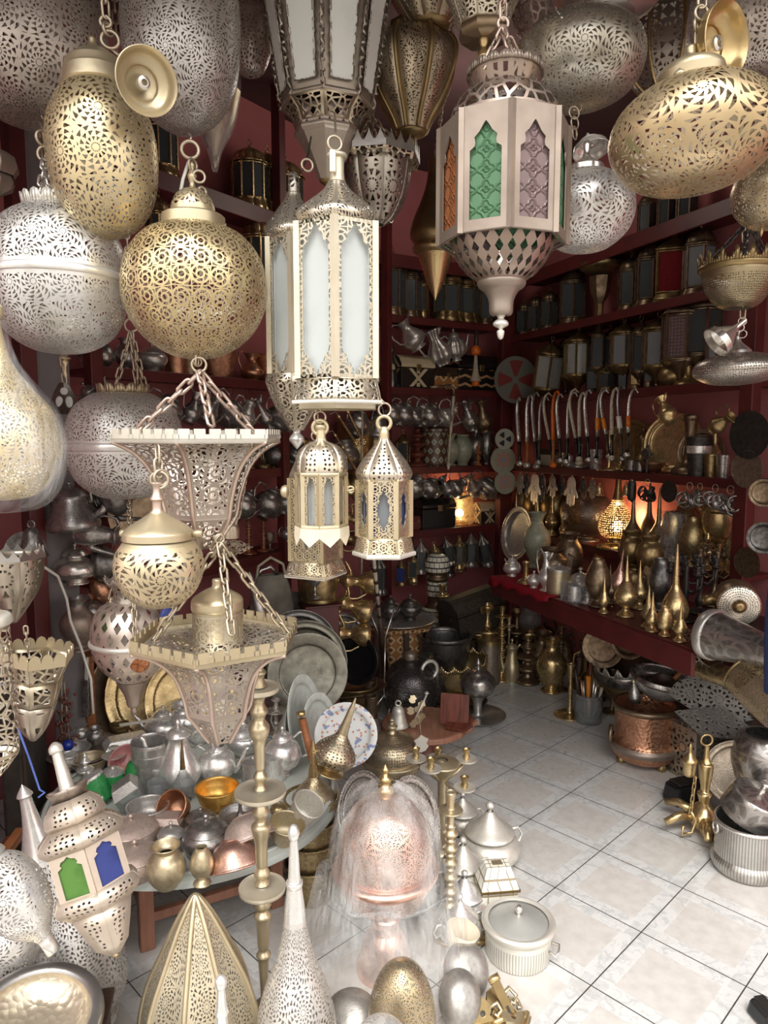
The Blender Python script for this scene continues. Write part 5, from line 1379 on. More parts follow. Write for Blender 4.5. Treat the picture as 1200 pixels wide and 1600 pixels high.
row('R',1.86,'{a} on the dagger shelf, {o}','brass_vessel','vessel',None,
    [(925,54,dict(a='dark lantern',name='pane_lantern',cat='lantern',parts=lantern('square','iron','dim pane',4,False))),(946,46,dict(a='small six-sided lantern with forked brass bars',name='pane_lantern',cat='lantern',parts=lantern('wide','brass dark','dim pane',6,False))),
     (972,42,dict(a='plain grey pane lantern',name='pane_lantern',cat='lantern',parts=lantern('square','pewter dark','dim pane',4,False))),
     (991,42,dict(a='flat brass lantern with a pierced diamond',name='pane_lantern',cat='lantern',parts=lantern('slim','brass dark','brass dark',4,False),wide=1.5)),(1012,58,dict(a='tall narrow bronze lantern',name='pane_lantern',cat='lantern',parts=lantern('slim','bronze','dim pane',4,False))),
     (1048,38,dict(a='squat tarnished brass pot',name='brass_pot',cat='pot',parts=lathe_kind('round pot','brass dark'))),(1074,52,dict(a='brass bell-shaped vase',name='bell_vase',cat='vase',parts=lathe_kind('bell vase','brass dark')))],None,off=.10)
# daggers
dg = [(811,'silver','black lacquer',None,'plain silver'),(825,'silver','orange wood',None,'banded silver orange-gripped'),(836,'steel','black lacquer',None,'dull steel'),(845,'steel','dark wood',None,'thin steel'),(857,'bone','black lacquer',None,'bone-white'),
      (866,'orange bead','orange wood',None,'orange'),(874,'silver','black lacquer',None,'slim silver'),(889,'silver','black lacquer',None,'silver-wire'),(898,'bone','black lacquer',None,'ivory'),(907,'bone','black lacquer',None,'yellowed bone'),
      (918,'silver','black lacquer',None,'bright silver'),(936,'steel','black lacquer','plastic orange','orange-wrapped steel'),(946,'silver','dark wood','plastic orange','orange-bound silver'),(958,'bone','black lacquer',None,'white-sheathed'),(970,'pewter','dark wood','shell white','dark white-banded'),(984,'silver','black lacquer','orange bead','red-beaded silver')]
for i,(px,sc_,gr,bd,a) in enumerate(dg):
    ware('R',px,1.86,106+(i % 3)*6,dagger(sc_,gr,bd),'dagger','curved %s dagger hanging from the right wall shelf, %s of the row' % (a,ORD[i]),'dagger','curved daggers in a row',drop=50,off=-.03,wide=.92,ctr=.5,tilt=(-7,4,-3,8)[i % 4],yaw=(i*37) % 30-15)
# things on the dagger shelf's lower neighbour
row('R',1.38,'{a} above the hamsa hands, {o}','brass_vessel','vessel',None,
    [(856,26,dict(a='cream box with dark trim',name='box',cat='box',parts=small_box('bone',2.0,1.0,'dark wood'),wide=.8)),(878,20,dict(a='small brass cup',name='cup',cat='cup',parts=lathe_kind('tumbler','brass'),wide=1.3)),
     (888,20,dict(a='tiny silver jar',name='jar',cat='jar',parts=lathe_kind('canister','silver'))),(905,36,dict(a='pewter tankard on a saucer',name='tankard',cat='cup',parts=lathe_kind('bell vase','steel'),wide=1.1)),(930,28,dict(a='bright fluted silver tumbler',name='tumbler',cat='cup',parts=lathe_kind('tumbler','silver'),wide=1.2)),
     (951,62,dict(a='slender brass candlestick with broad round foot',name='candlestick',cat='candlestick',parts=candlestick('trumpet','brass'),off=.06)),(969,34,dict(a='brass conical pot',name='brass_pot',cat='pot',parts=lathe_kind('bell vase','brass'))),(986,20,dict(a='engraved pewter tin',name='tin',cat='tin',parts=lathe_kind('canister','pewter engraved'),wide=1.3)),
     (1000,18,dict(a='low pewter tin',name='tin',cat='tin',parts=lathe_kind('canister','pewter'),wide=1.5)),(1021,16,dict(a='wide copper bowl upside up',name='bowl',cat='bowl',parts=lathe_kind('bowl','copper'),wide=1.1)),
     (1090,58,dict(a='tall dark tumbler with silver inscribed band',name='tumbler',cat='cup',parts=lathe_kind('tumbler','iron',mats=(('band','silver'),)),off=.06)),(1110,34,dict(a='plain brass beaker',name='beaker',cat='cup',parts=lathe_kind('tumbler','brass dark'),off=.06)),(1129,34,dict(a='plain pewter beaker',name='beaker',cat='cup',parts=lathe_kind('tumbler','pewter'),off=.06)),
     (1076,92,dict(a='tall bronze vase behind the inscribed tumbler',name='vase',cat='vase',parts=lathe_kind('bell vase','bronze'),off=.16,wide=.7)),(1114,100,dict(a='brass rosewater sprinkler with long thin neck',name='sprinkler_bottle',cat='bottle',parts=lathe_kind('spire bottle','brass'),off=.14)),
     (1003,76,dict(a='brass ewer with a small round lid',name='ewer',cat='ewer',parts=dallah('brass dark'),off=.2,wide=.7)),(1010,44,dict(a='pierced dark metal cross standing upright',name='cross',cat='ornament',parts=[P('cross',B().box((0,0,.5),(.1,.08,1)).box((0,0,.68),(.6,.08,.1)),'pewter dark',bevel=.02),P('roundel',B().lathe([(.2,0),(.18,.05),(0,.06)],14,T3(0,-.03,.68) @ RX(pi/2)),'pewter dark')],off=.05))],
    None)
for px,d,mt,lab,off in ((985,78,'brass dark','dark brass round tray standing at the left of the leaning trays',.22),(1052,92,'brass','largest brass tray leaning on the right wall above the bangles',.20),(1094,70,'bronze','bronze round tray behind the inscribed tumbler',.20)):
    p = wp('R',px,1.38,off); s = d*mpp(p)
    put('round_tray',plate(mt,'tray'),p+Vector((0,0,s*.5+.004)),(radians(-8),0,radians(-42)),s,lab,'tray','brass trays leaning on the right wall')
for px,z,d,mt,lab in ((1172,1.60,74,'iron','dark iron disc plate hung on the end of the right wall'),(1168,1.44,58,'tray engraved','grey engraved round plaque on the right end post'),(1046,1.30,34,'iron','small black round pan hanging among the bangles'),(1168,1.0,48,'bronze','engraved bronze plaque at the end of the lamp shelf')):
    p = wp('R',px,z,-.04); s = d*mpp(p)
    put('wall_plate',plate(mt,'flat'),p,(0,0,wang('R')),s,lab,'plate')
# hamsas, bells and bangles hanging below
hs = [(813,34,'pewter'),(824,38,'pewter'),(836,48,'tin white'),(847,44,'pewter'),(864,36,'pewter'),(878,32,'pewter dark'),(893,48,'tin white'),(912,34,'pewter dark'),(926,32,'pewter')]
for i,(px,h,mt) in enumerate(hs):
    ware('R',px,1.35,h,hamsa(mt),'hamsa_plaque','%s hamsa hand hanging below the dagger row, %s from the left' % ({'pewter': 'grey','tin white': 'bright embossed','pewter dark': 'dark'}[mt],ORD[i]),'hamsa','hamsa hands hung in a row',drop=h*.5+6,off=-.02+.03*(i % 2),tilt=(3,-4,2)[i % 3])
row('R',1.35,'{a} hung beside the hamsa hands, {o}','bell','bell',None,[(937,22,dict(a='bunch of shiny brass bells',drop=20)),(1183-203,24,dict(a='brass bell next to the black sheath',drop=16))],bell('brass'),off=0)
ware('R',988,1.35,34,[P('pod',B().lathe([(0,0),(.16,.1),(.2,.4),(.18,.85),(.1,1.0),(0,1.0)],14),'iron'),P('cap',B().lathe([(.12,.95),(.1,1.03),(0,1.05)],12),'pewter')],'powder_flask','black pod-shaped flask hanging right of the glowing onion lamp','flask',drop=20,off=0)
for i,(px,h,mt,m) in enumerate(((1012,40,'iron',6),(1078,46,'pewter',7),(1094,38,'pewter',5),(1118,44,'steel',7),(1142,52,'pewter',8))):
    ware('R',px,1.36,h,ring_bunch(mt,m,i+3),'bangle_bunch','%s bunch of bangles hanging from the right wall, %s from the left' % ({'iron': 'black','pewter': 'grey','steel': 'bright steel'}[mt],ORD[i]),'bangles','bunches of bangles',drop=h*.5+2,off=-.02)
# lamp shelf
row('R',.90,'{a} on the right lamp shelf, {o}','onion_bottle','bottle',None,
    [(806,54,dict(a='rosy onion-shaped bottle with a purple ribbon',mats={'brass': 'copper rose'},off=.08)),(826,38,dict(a='small brass vase',parts=lathe_kind('slim bottle'))),(839,60,dict(a='spired brass bottle',parts=lathe_kind('slim bottle'),off=.06)),(862,64,dict(a='taller spired brass bottle',parts=lathe_kind('slim bottle'),off=.06)),
     (880,42,dict(a='little brass bottle',off=.05,parts=lathe_kind('slim bottle'))),(987,104,dict(a='dark brass long-necked bottle',mats={'brass': 'bronze'},off=.04,parts=lathe_kind('spire bottle'))),
     (1012,112,dict(a='dark engraved long-necked bottle',mats={'brass': 'bronze'},off=.2,parts=lathe_kind('spire bottle'))),(1027,110,dict(a='dark round-bellied engraved bottle',parts=lathe_kind('spire bottle','brass dark',mats=(('body','brass pin'),)),off=.08)),
     (1080,76,dict(a='brass egg-shaped pierced vase',parts=lathe_kind('egg vase','brass',mats=(('body','brass pin'),)),name='vase',cat='vase',off=.06)),(1104,84,dict(a='pierced brass onion vase with neck',parts=lathe_kind('onion bottle','brass',mats=(('body','brass holes'),)),name='vase',cat='vase',off=.05)),
     (1070,92,dict(a='dark brass vase behind the egg vase',parts=lathe_kind('egg vase','brass dark',mats=(('body','brass pin'),)),name='vase',cat='vase',off=.18)),(1132,100,dict(a='dark tall pierced vase behind the chalice',parts=lathe_kind('egg vase','brass dark',mats=(('body','brass pin'),)),name='vase',cat='vase',off=.2)),
     (1152,88,dict(a='tilting pierced brass vase',parts=lathe_kind('egg vase','brass',mats=(('body','brass pin'),)),name='vase',cat='vase',off=.06,tilt=9,lift=.008)),(1121,100,dict(a='gilt chalice with beaded rim',parts=lathe_kind('chalice','brass'),name='chalice',cat='cup',off=.12))],
    lathe_kind('onion bottle'),keep=True)
row('R',.90,'large smooth brass vase behind the small bottles, {o}','smooth_vase','vase','smooth brass vases',[(818,66),(838,70),(866,72),(893,66)],lathe_kind('smooth vase','brass dark'),off=.17,wide=.9)
p = wp('R',916,.90,.13); s = 76*mpp(p)
put('globe_lamp',[P('foot',B().lathe([(0,0),(.26,0),None,(.26,.03),(.15,.06),(.15,.1)],24),'pewter'),P('shade',B().lathe([(.15,.08),(.38,.2),(.52,.52),(.42,.85),(.2,1.0),(.14,1.02)],36),'black fret'),P('boss',B().lathe([(.12,0),(.09,.03),(.03,.03),(0,.05)],16,T3(-.06,-.50,.52) @ RX(pi/2)),'pewter')],p,(0,0,wang('R')),s,'big dark pierced globe lamp left of the glowing onion lamp','lamp')
def glow(loc,e,label_parent):
    l = bpy.data.lights.new('lamp_bulb_light','POINT'); l.energy = e; l.color = (1,.62,.28); l.shadow_soft_size = .02
    o = bpy.data.objects.new('lamp_bulb_light',l); COL.objects.link(o); o.location = loc
p = wp('R',963,.90,.10); s = 118*mpp(p); BULB = []
put('onion_lamp',[P('foot',B().lathe([(0,0),(.26,0),None,(.26,.03),(.22,.05),(.14,.07),(.12,.12),(.15,.14)],28),'brass'),P('shade',B().lathe([(.15,.14),(.22,.20),(.24,.32),(.2,.44),(.1,.58),(.07,.66)],36),'lamp lit pierced'),P('spire',B().lathe([(.07,.66),(.045,.8),(.03,.95),(.0,1.0)],18),'brass dark'),P('bulb',B().lathe([(0,.2),(.05,.24),(.06,.3),(.03,.36),(0,.37)],14),'bulb')],
    p,(0,0,wang('R')),s,'glowing onion-shaped pierced lamp lit from inside on the right shelf','lamp')
glow(p+Vector((0,0,s*.42)),2.2,None); glow(p+Vector((-.02,0,s*.40))+LINES['R'][2].to_3d()*.15,2.0,None)
p = wp('R',1050,.90,.07); s = 78*mpp(p)
put('wrapped_vase',[P('vase_body',B().lathe([(0,0),(.18,0),None,(.18,.05),(.12,.12),(.22,.4),(.24,.7),(.18,.97),(.14,1.0)],22),'brass'),P('plastic_wrap',B().lathe([(.34,0),(.33,.3),(.32,.7),(.26,.98),(.12,1.02)],26,rib=.12,ribn=9),'plastic bag')],p,(0,0,wang('R')),s,'brass vase wrapped in clear plastic on the lamp shelf','vase')
p = wp('R',1127,.88,-.05); k = mpp(p)
put('hanging_ladle',[P('cup',B().lathe([(0,-26),(8,-25),(11,-18),(11,-14)],16,Matrix.Scale(k,4)),'brass'),P('dish',B().lathe([(0,0),(9,1),(10,3)],20,Matrix.Scale(k,4) @ T3(0,-2,2) @ RX(pi/2)),'brass pale'),P('link',B().tube([Vector((x*k,0,z*k)) for x,z in ((-5,10),(-8,24),(8,24),(5,10))],.0022,5,True),'brass'),P('lower_link',B().tube([Vector((x*k,0,z*k)) for x,z in ((-5,-6),(-9,-15),(9,-15),(5,-6))],.0022,5,True),'brass'),P('cord',B().tube([(0,0,24*k),(0,0,34*k)],.0015,5),'rope')],p-Vector((0,0,34*k)),(0,0,wang('R')),1,'brass dish and cup linked together hanging off the lamp shelf edge','ladle')
# counter
row('Q',.75,'{a} on the right counter, {o}','onion_bottle','bottle',None,
    [(933,74,dict(a='dark purple-brown egg vase',parts=lathe_kind('egg vase','bronze'),name='vase',cat='vase',off=.10)),(943,62,dict(a='slim gilt onion bottle',parts=lathe_kind('slim bottle'),off=.04,wide=.8)),(962,82,dict(a='pinkish plump onion bottle leaning back',mats={'brass': 'copper rose'},off=.26,tilt=10,lift=.01)),
     (977,96,dict(a='tall plump brass onion bottle',off=.10)),(998,76,dict(a='spired brass bottle behind',off=.26,parts=lathe_kind('slim bottle'))),(1012,66,dict(a='spired engraved brass bottle',off=.06,parts=lathe_kind('slim bottle','brass',mats=(('body','brass engraved'),)))),(1018,62,dict(a='small brass bottle at the counter edge',off=.03,parts=lathe_kind('slim bottle'),label='low brass bottle at the counter edge before the tallest spire')),
     (1038,46,dict(a='brass egg cup vase',parts=lathe_kind('egg vase'),name='vase',cat='vase',off=.03)),(1053,132,dict(a='tallest brass onion bottle with long spire',off=.16,parts=lathe_kind('spire bottle'))),(1062,64,dict(a='little spired brass bottle',off=.03,parts=lathe_kind('slim bottle'))),(952,60,dict(a='dark bronze onion bottle',mats={'brass': 'bronze'},off=.2)),
     (1030,80,dict(a='dark egg vase in purple plastic',parts=lathe_kind('egg vase','bronze'),name='vase',cat='vase',off=.34,mats={'bronze': 'pewter dark'}))],
    lathe_kind('onion bottle'),keep=True)
row('Q',.75,'round brass globe at the back of the counter, {o}','brass_globe','globe','brass globes',[(984,52,dict(lift=.16)),(990,50),(1012,54,dict(lift=.15)),(1016,50,dict(lift=.0))],lathe_kind('round pot','brass dark',rib=.04,ribn=14,n=42),off=.44,wide=.75)
p = wp('Q',1008,.80,.36); k = mpp(p)
put('price_tag_box',[P('upper_face',B().box((0,0,9*k),(14*k,4*k,13*k)),'brass pale',bevel=.003),P('lower_face',B().box((-4*k,0,-7*k),(14*k,4*k,14*k)),'brass pale',bevel=.003),P('knob',B().lathe([(3*k,0),(2*k,2*k),(0,2*k)],12,T3(-4*k,-2*k,-7*k) @ RX(pi/2)),'brass dark')],p+Vector((0,0,.09)),(0,radians(18),wang('Q')),1,'two small square brass plaques in front of the round globes','plaque')
row('Q',.75,'{a} at the red cloth end, {o}','silverware','vessel',None,
    [(800,36,dict(a='shiny round silver teapot',parts=teapot('squat','silver'),name='teapot',cat='teapot',off=.10,wide=.75,yaw=180)),(822,34,dict(a='small brass bell on a foot',parts=lathe_kind('bell vase','brass'),name='brass_bell',cat='bell',off=.07)),
     (838,86,dict(a='green painted ceramic vase',parts=lathe_kind('urn','green ceramic'),name='ceramic_vase',cat='vase',off=.40,wide=.75)),(834,28,dict(a='shiny lidded sugar bowl',parts=lidded_pot('sugar','silver'),name='sugar_bowl',cat='bowl',off=.04)),(853,64,dict(a='tall slender silver coffee pot',parts=ewer('silver',v='tall'),name='coffee_pot',cat='pot',off=.06,wide=.9)),
     (872,48,dict(a='two-tone round tin',parts=lathe_kind('canister','brass pale',mats=(('lid','steel'),)),name='tin',cat='tin',off=.08,wide=1.05)),(897,28,dict(a='clear plastic covered trinket box',parts=[P('box',B().box((0,0,.5),(1.2,1,1)),'plastic bag',bevel=.02),P('roll',B().lathe([(.3,0),(.36,.1),(.36,.8),(.3,.9)],16),'silver')],name='trinket_box',cat='box',off=.05)),
     (906,46,dict(a='round silver sugar pot',parts=lidded_pot('sugar','steel'),name='sugar_bowl',cat='bowl',off=.16)),(918,46,dict(a='polished silver candlestick',parts=candlestick('wide','silver'),name='candlestick',cat='candlestick',off=.09)),(888,66,dict(a='dark round globe lantern behind',parts=lathe_kind('round pot','bronze'),name='globe_lantern',cat='lantern',off=.44,wide=.62)),
     (862,46,dict(a='small wooden kettle',parts=lathe_kind('round pot','bronze'),name='pot',cat='pot',off=.3))],None)
p = wp('Q',810,.75,.42); s = 84*mpp(p)
put('round_tray',plate('steel','tray'),p+Vector((0,0,s*.5+.003)),(radians(-10),0,wang('Q')),s,'large shiny silver tray leaning behind the round teapot','tray')
p = wp('Q',884,.75,.22); k = mpp(p)
put('mirror_strip',[P('glass',B().box((0,0,26*k),(10*k,.006,52*k)),'nickel'),P('frame',B().box((0,.006,26*k),(14*k,.006,56*k)),'pewter')],p,(0,radians(10),wang('Q')),1,'narrow tilted mirror strip catching light on the counter','mirror')
cl_ = B(); N_ = 14
for i in range(N_+1):
    t = i/N_; q_ = QP+QD*(.0+t*.62)
    for j,(o_,dz) in enumerate(((.40,.0015),(.02,.0015),(-.022,.0015),(-.028,-.03-.012*sin(i*1.7)-(.02 if i < 3 else 0)))):
        v = q_+qn*o_; cl_.v.append(Vector((v.x,v.y,.751+dz)))
    if i:
        for j in range(3):
            a = (i-1)*4+j; cl_.face([a,a+1,a+5,a+4])
o = put('table_runner',[P('table_runner',cl_,'red cloth',solid=.003)],(0,0,0),label='bright red cloth strip over the far end of the counter',cat='cloth')
# candelabra, tilted lamp and frame box at the near end of the counter
for i,(px,mt) in enumerate(((1068,'iron'),(1090,'iron'),(1112,'bronze'))):
    p = wp('Q',min(px,1066+i*4),.75,.30+.12*i); p = at(px,1000-i*3,p.y-.02); p.z = .755; s = 96*mpp(p)
    parts = [P('base',B().lathe([(0,0),(.2,0),None,(.2,.03),(.06,.08),(.05,.12)],16),mt),P('stem',B().lathe([(.05,.1),(.07,.2),(.035,.3),(.05,.5),(.03,.9)],12),mt)]
    for q_ in range(5):
        a = 2*pi*q_/5; parts.append(P('arm',B().tube([(0,0,.5),(.14*cos(a),.14*sin(a),.46),(.25*cos(a),.25*sin(a),.55),(.25*cos(a),.25*sin(a),.75)],.018,6),mt)); parts.append(P('candle_cup',B().lathe([(.02,.74),(.06,.77),(.07,.8),(.04,.82),(.05,.92),(.03,.92)],10,T3(.25*cos(a),.25*sin(a),0)),mt))
    put('candelabrum',parts,p,(0,0,.3*i),s,'%s five-armed candelabrum near the counter end, %s from the left' % ('black' if mt == 'iron' else 'bronze',ORD[i]),'candelabrum','candelabra on the counter')
# ---- back wall
row('B',2.40,'{a} on the high back wall shelf, {o}','pane_lantern','lantern',None,
    [(612,108,dict(a='dark lantern wrapped in plastic')),(640,92,dict(a='dark slim lantern')),(660,74,dict(a='brass open lantern',parts=lantern('slim','brass dark','dim pane',4,False))),(700,88,dict(a='bronze many-barred lantern',parts=lantern('wide','brass dark','dim pane',8,False,'dome'))),(724,84,dict(a='brass barred lantern',parts=lantern('wide','brass dark','dim pane',8,False,'dome'))),(757,80,dict(a='black lantern'))],
    lantern('square','bronze','dim pane',6,False,'dome'),off=.12)
H = Hero('pendant_lamp','tall brass vase-shaped lamp with conical tip hanging deep inside at centre','lamp',680,3.3,470)
H.turn('tip','brass',[(0,470),(4,462),(14,440),(22,415),(28,398)],30); H.turn('rim','brass',[(28,398),(36,392),(35,384),(28,380)],30,k=3); H.turn('bowl','brass dark',[(30,384),(40,370),(36,345),(22,310),(14,280),(12,250)],32); H.up((680,250))
row('B',2.40,'{a} hanging below the high back wall shelf, {o}','jug','jug','silver jugs hung on the back wall',
    [(640,54,dict(a='tilted silver jug',tilt=-38,drop=24)),(683,60,dict(a='fluted silver jug',parts=ewer('steel',v='fluted'),tilt=-24,drop=40)),(711,52,dict(a='ribbed round silver teapot',parts=teapot('melon','steel'),name='teapot',cat='teapot',tilt=-10,drop=34,wide=.75))],ewer('steel',v='jug'),off=.02,wide=1.2)
ware('B',744,2.40,78,[P('handle',B().tube([(0,0,.55),(.02,0,1.0)],.05,7),'dark wood'),P('bristles',B().lathe([(.12,.0),(.06,.2),(.03,.55)],14),'rope'),P('tassel',B().lathe([(0,.5),(.09,.54),(.10,.62),(.05,.70),(0,.72)],14),'orange bead'),P('lower_tassel',B().lathe([(0,-.1),(.07,-.08),(.08,.1),(.03,.16)],12),'orange bead')],'tassel','orange tasselled whisk hanging in front of the striped chest','tassel',drop=50,off=0)
ware('B',608,1.92,70,lathe_kind('obelisk','pewter dark',20,8),'obelisk_flask','dark grey faceted flask with domed head on the back shelf','flask',off=.1)
p = wp('B',586,1.92,.14); put('casket',casket('inlay cross','dark wood',1.0,.9),p,(0,0,wang('B')),46*mpp(p),'inlaid chest half hidden by the tall lantern','chest')
p = wp('B',641,1.92,.12); put('casket',casket('inlay cross','black lacquer',1.15,.9),p,(0,0,wang('B')),52*mpp(p),'black chest inlaid with bone crosses on the back shelf','chest')
p = wp('B',690,1.92,.12); put('casket',casket('inlay orange','dark wood',1.4,1.0,False),p,(0,0,wang('B')),36*mpp(p),'small orange inlaid box between the two larger chests','box')
p = wp('B',738,1.92,.13); put('casket',casket('inlay stripe','black lacquer',1.5,.8),p,(0,0,wang('B')),56*mpp(p),'long black chest with zigzag tan stripes on the back shelf','chest')
# hanging pewter under 1.92
row('B',1.92,'{a} hung under the inlaid chests, {o}','teapot','teapot','pewter pots hung under the inlaid chests',
    [(614,44,dict(a='pewter teapot',tilt=40)),(632,46,dict(a='round pewter teapot',tilt=30)),(652,46,dict(a='pewter sugar teapot',parts=teapot('pear','pewter'),tilt=50)),(672,46,dict(a='large round pewter teapot',tilt=36)),(701,42,dict(a='shiny pewter teapot',parts=teapot('pear','steel'),tilt=55)),(732,50,dict(a='pewter coffee jug',parts=ewer('pewter'),name='jug',cat='jug',tilt=-20,yaw=0)),(755,52,dict(a='brown-grey coffee jug',parts=ewer('bronze'),name='jug',cat='jug',tilt=-12))],
    teapot('round','pewter'),off=-.01,drop=38,wide=.9)
p = wp('B',705,1.60,-.06); k = mpp(p)
put('walking_cane',[P('shaft',B().tube([Vector((x*k,0,z*k)) for x,z in ((-5,-44),(-2,-5),(4,62))],.010,8),'bone'),P('crook',B().tube([Vector((x*k,0,z*k)) for x,z in ((4,60),(4,70),(-3,76),(-22,74),(-40,72))],.011,8),'bronze'),P('collar',B().lathe([(.013,0),(.014,.01),(.012,.02)],10,T3(-2*k,0,-2*k)),'brass'),P('ferrule',B().lathe([(0,-.05),(.012,-.03),(.014,0)],10,T3(-5*k,0,-44*k)),'bone')],p,(0,0,wang('B')),1,'pale bone walking cane with dark crook hooked on the back shelves','cane')
row('B',1.37,'{a} on the mosaic jar shelf, {o}','jar','jar',None,
    [(652,62,dict(a='turned reddish wood stand',parts=lathe_kind('finial stand','red wood'),name='turned_stand',cat='stand')),(679,68,dict(a='round jar of orange and green mosaic tiles',parts=lathe_kind('canister','inlay tile'),name='mosaic_jar',wide=.85)),(630,58,dict(a='brass framed lantern box',parts=lantern('square','brass','dim pane',4,False),name='pane_lantern',cat='lantern')),
     (703,50,dict(a='green glazed ribbed vase',parts=lathe_kind('urn','green ceramic'),name='ceramic_vase',cat='vase')),(722,48,dict(a='tall green glazed vase',parts=lathe_kind('smooth vase','green ceramic'),name='ceramic_vase',cat='vase')),(743,60,dict(a='grey stoneware bottle',parts=lathe_kind('urn','pewter'),name='bottle',cat='bottle',wide=.7)),(760,62,dict(a='tall grey engraved bottle',parts=lathe_kind('smooth vase','pewter engraved'),name='bottle',cat='bottle',wide=.6)),(747,36,dict(a='pair of thin brown figurines',parts=lathe_kind('finial stand','orange wood'),name='figurine',cat='figurine',off=.03,wide=.6,label='thin orange-brown turned figurine before the grey bottles'))],None)
row('B',1.37,'{a} hanging above the glowing square lamp, {o}','pot','pot','pewter pots hung above the square lamp',
    [(648,34,dict(a='dark round pewter pot',tilt=30)),(672,40,dict(a='pewter teapot',parts=teapot('round','pewter'),name='teapot',cat='teapot',tilt=35)),(697,36,dict(a='pewter jug',parts=ewer('pewter'),name='jug',cat='jug',tilt=-30)),(716,40,dict(a='large round pewter jug',parts=teapot('pear','pewter'),name='teapot',cat='teapot',tilt=60)),(738,38,dict(a='brown copper jug',parts=ewer('copper dull'),name='jug',cat='jug',tilt=-20)),(762,42,dict(a='pewter teapot by the corner',parts=teapot('squat','pewter'),name='teapot',cat='teapot',tilt=40))],
    lathe_kind('round pot','pewter'),off=0,drop=30)
p = wp('B',672,.92,.14); s = 52*mpp(p)
put('casket',casket('black lacquer','black lacquer',1.15,1.0),p,(0,0,wang('B')),s,'black faceted box on the back shelf left of the glowing lamp','box')
p2 = wp('B',671,.92,.14); p2.z += s*1.0
put('casket',casket('inlay chequer','black lacquer',1.6,1.1,False),p2,(0,0,wang('B')),24*mpp(p),'flat chequer-edged box stacked on the black faceted box','box')
p = wp('B',717,.92,.13); s = 48*mpp(p)
put('square_lamp',[P('shade',B().lathe([(.30,0),(.46,.06),(.50,.3),(.46,.75),(.34,.97),(.2,1.0)],28),'lamp lit pierced'),P('base',B().lathe([(0,-.02),(.32,-.02),None,(.32,.01)],24),'brass dark'),P('bulb',B().lathe([(0,.18),(.10,.22),(.14,.32),(.08,.42),(0,.44)],14,T3(-.24,-.34,.1)),'bulb')],p+Vector((0,0,.008)),(0,0,wang('B')),s,'glowing squat gold pierced lamp on the back wall shelf','lamp')
glow(p+Vector((-.02,-.02,s*.62)),1.3,None); glow(p+Vector((0,0,s*1.2))+LINES['B'][2].to_3d()*.05,.5,None)
p = wp('B',757,.92,.12); put('casket',casket('inlay cross','dark wood',1.0,.8),p,(0,0,wang('B')),34*mpp(p),'small bone-inlaid box right of the glowing square lamp','box')
p = wp('B',648,.92,.1); put('casket',casket('red wood','red wood',1.6,1.0,False),p,(0,0,wang('B')),22*mpp(p),'plain reddish wooden box partly hidden by the small lantern','box')
row('B',.92,'{a} small lantern hung below the square lamp shelf, {o}','small_lantern','lantern','small lanterns under the lamp shelf',
    [(592,66,dict(a='grey-green paned',drop=62)),(627,44,dict(a='blue-paned',parts=lantern('square','brass dark','blue glass',4,False),drop=62)),(646,50,dict(a='brass',parts=lantern('slim','brass','dim pane',4,False),drop=58,wide=1.4)),(658,54,dict(a='silver-topped',drop=40,parts=lantern('square','steel','dim pane',6,False))),(682,56,dict(a='tilted brass',parts=lantern('slim','brass','dim pane',4,False),drop=46,wide=1.3,tilt=-12)),(700,46,dict(a='grey',drop=34,tilt=-14)),
     (703,36,dict(a='low black',drop=60,label='black little lantern hanging lowest, below the tilted grey lantern',off=.08)),(718,56,dict(a='gilt',parts=lantern('slim','brass','dim pane',6,False),drop=40,wide=1.3)),(736,56,dict(a='grey glass',drop=34)),(757,56,dict(a='slanting grey',drop=36,tilt=-16))],
    lantern('square','pewter','dim pane',6,False),off=0)
# round plates on the corner post
for (px,z,d,m_,mt,lab) in ((788,1.57,32,'inlay segments','pewter','small round plate with black wedge pattern on the corner post'),(786,1.415,42,'inlay flower','pewter','round plate with pinkish flower on the corner post'),(790,1.25,36,'inlay flower','pewter','lowest round mosaic plate on the corner post'),(803,2.0,72,'inlay petal','iron','large dark shield with red petals in the far corner')):
    p = at(px,700,5.26); p.z = z; s = d*mpp(p)
    r = put('wall_plate',plate('pewter','flat'),p,(0,0,wang('B')*.5),s,lab,'plate',None)
    for c_ in r.children:
        c_.material_slots[0].link = 'OBJECT'; c_.material_slots[0].material = MT(m_)
# ---- left wall
row('L',2.80,'{a} on the high left shelf, {o}','pane_lantern','lantern',None,
    [(248,120,dict(a='dim lantern')),(392,112,dict(a='gilt barred lantern')),(418,112,dict(a='second gilt barred lantern')),(446,110,dict(a='brass barred lantern'))],lantern('wide','brass','dim pane',10,False,'dome'),off=.13,wide=.85)
row('L',2.80,'{a} hanging under the high left shelf, {o}','barred_lantern','lantern',None,
    [(245,118,dict(a='dim brass barred lantern',drop=80)),(402,138,dict(a='brass lantern with domed roof and vertical bars',drop=64))],lantern('hex','brass','dim pane',10,False,'dome'),off=.05,wide=.9)
p = at(335,215,2.75); k = mpp(p)
put('wrapped_lantern',[P('cone',B().lathe([(0,-.11),(.012,-.09),(.02,-.05),(.07,.05),(.10,.16)],16),'brass pale'),P('plastic_wrap',B().lathe([(.01,-.12),(.03,-.05),(.08,.04),(.11,.2),(.08,.3)],22,rib=.15,ribn=7),'plastic bag'),P('chain',B().chain((0,0,.15),(0,0,ZC-.05-p.z),.04,.002),'chain')],p,(0,0,0),1,'plastic-wrapped pale conical lamp behind the silver egg lamp','lamp')
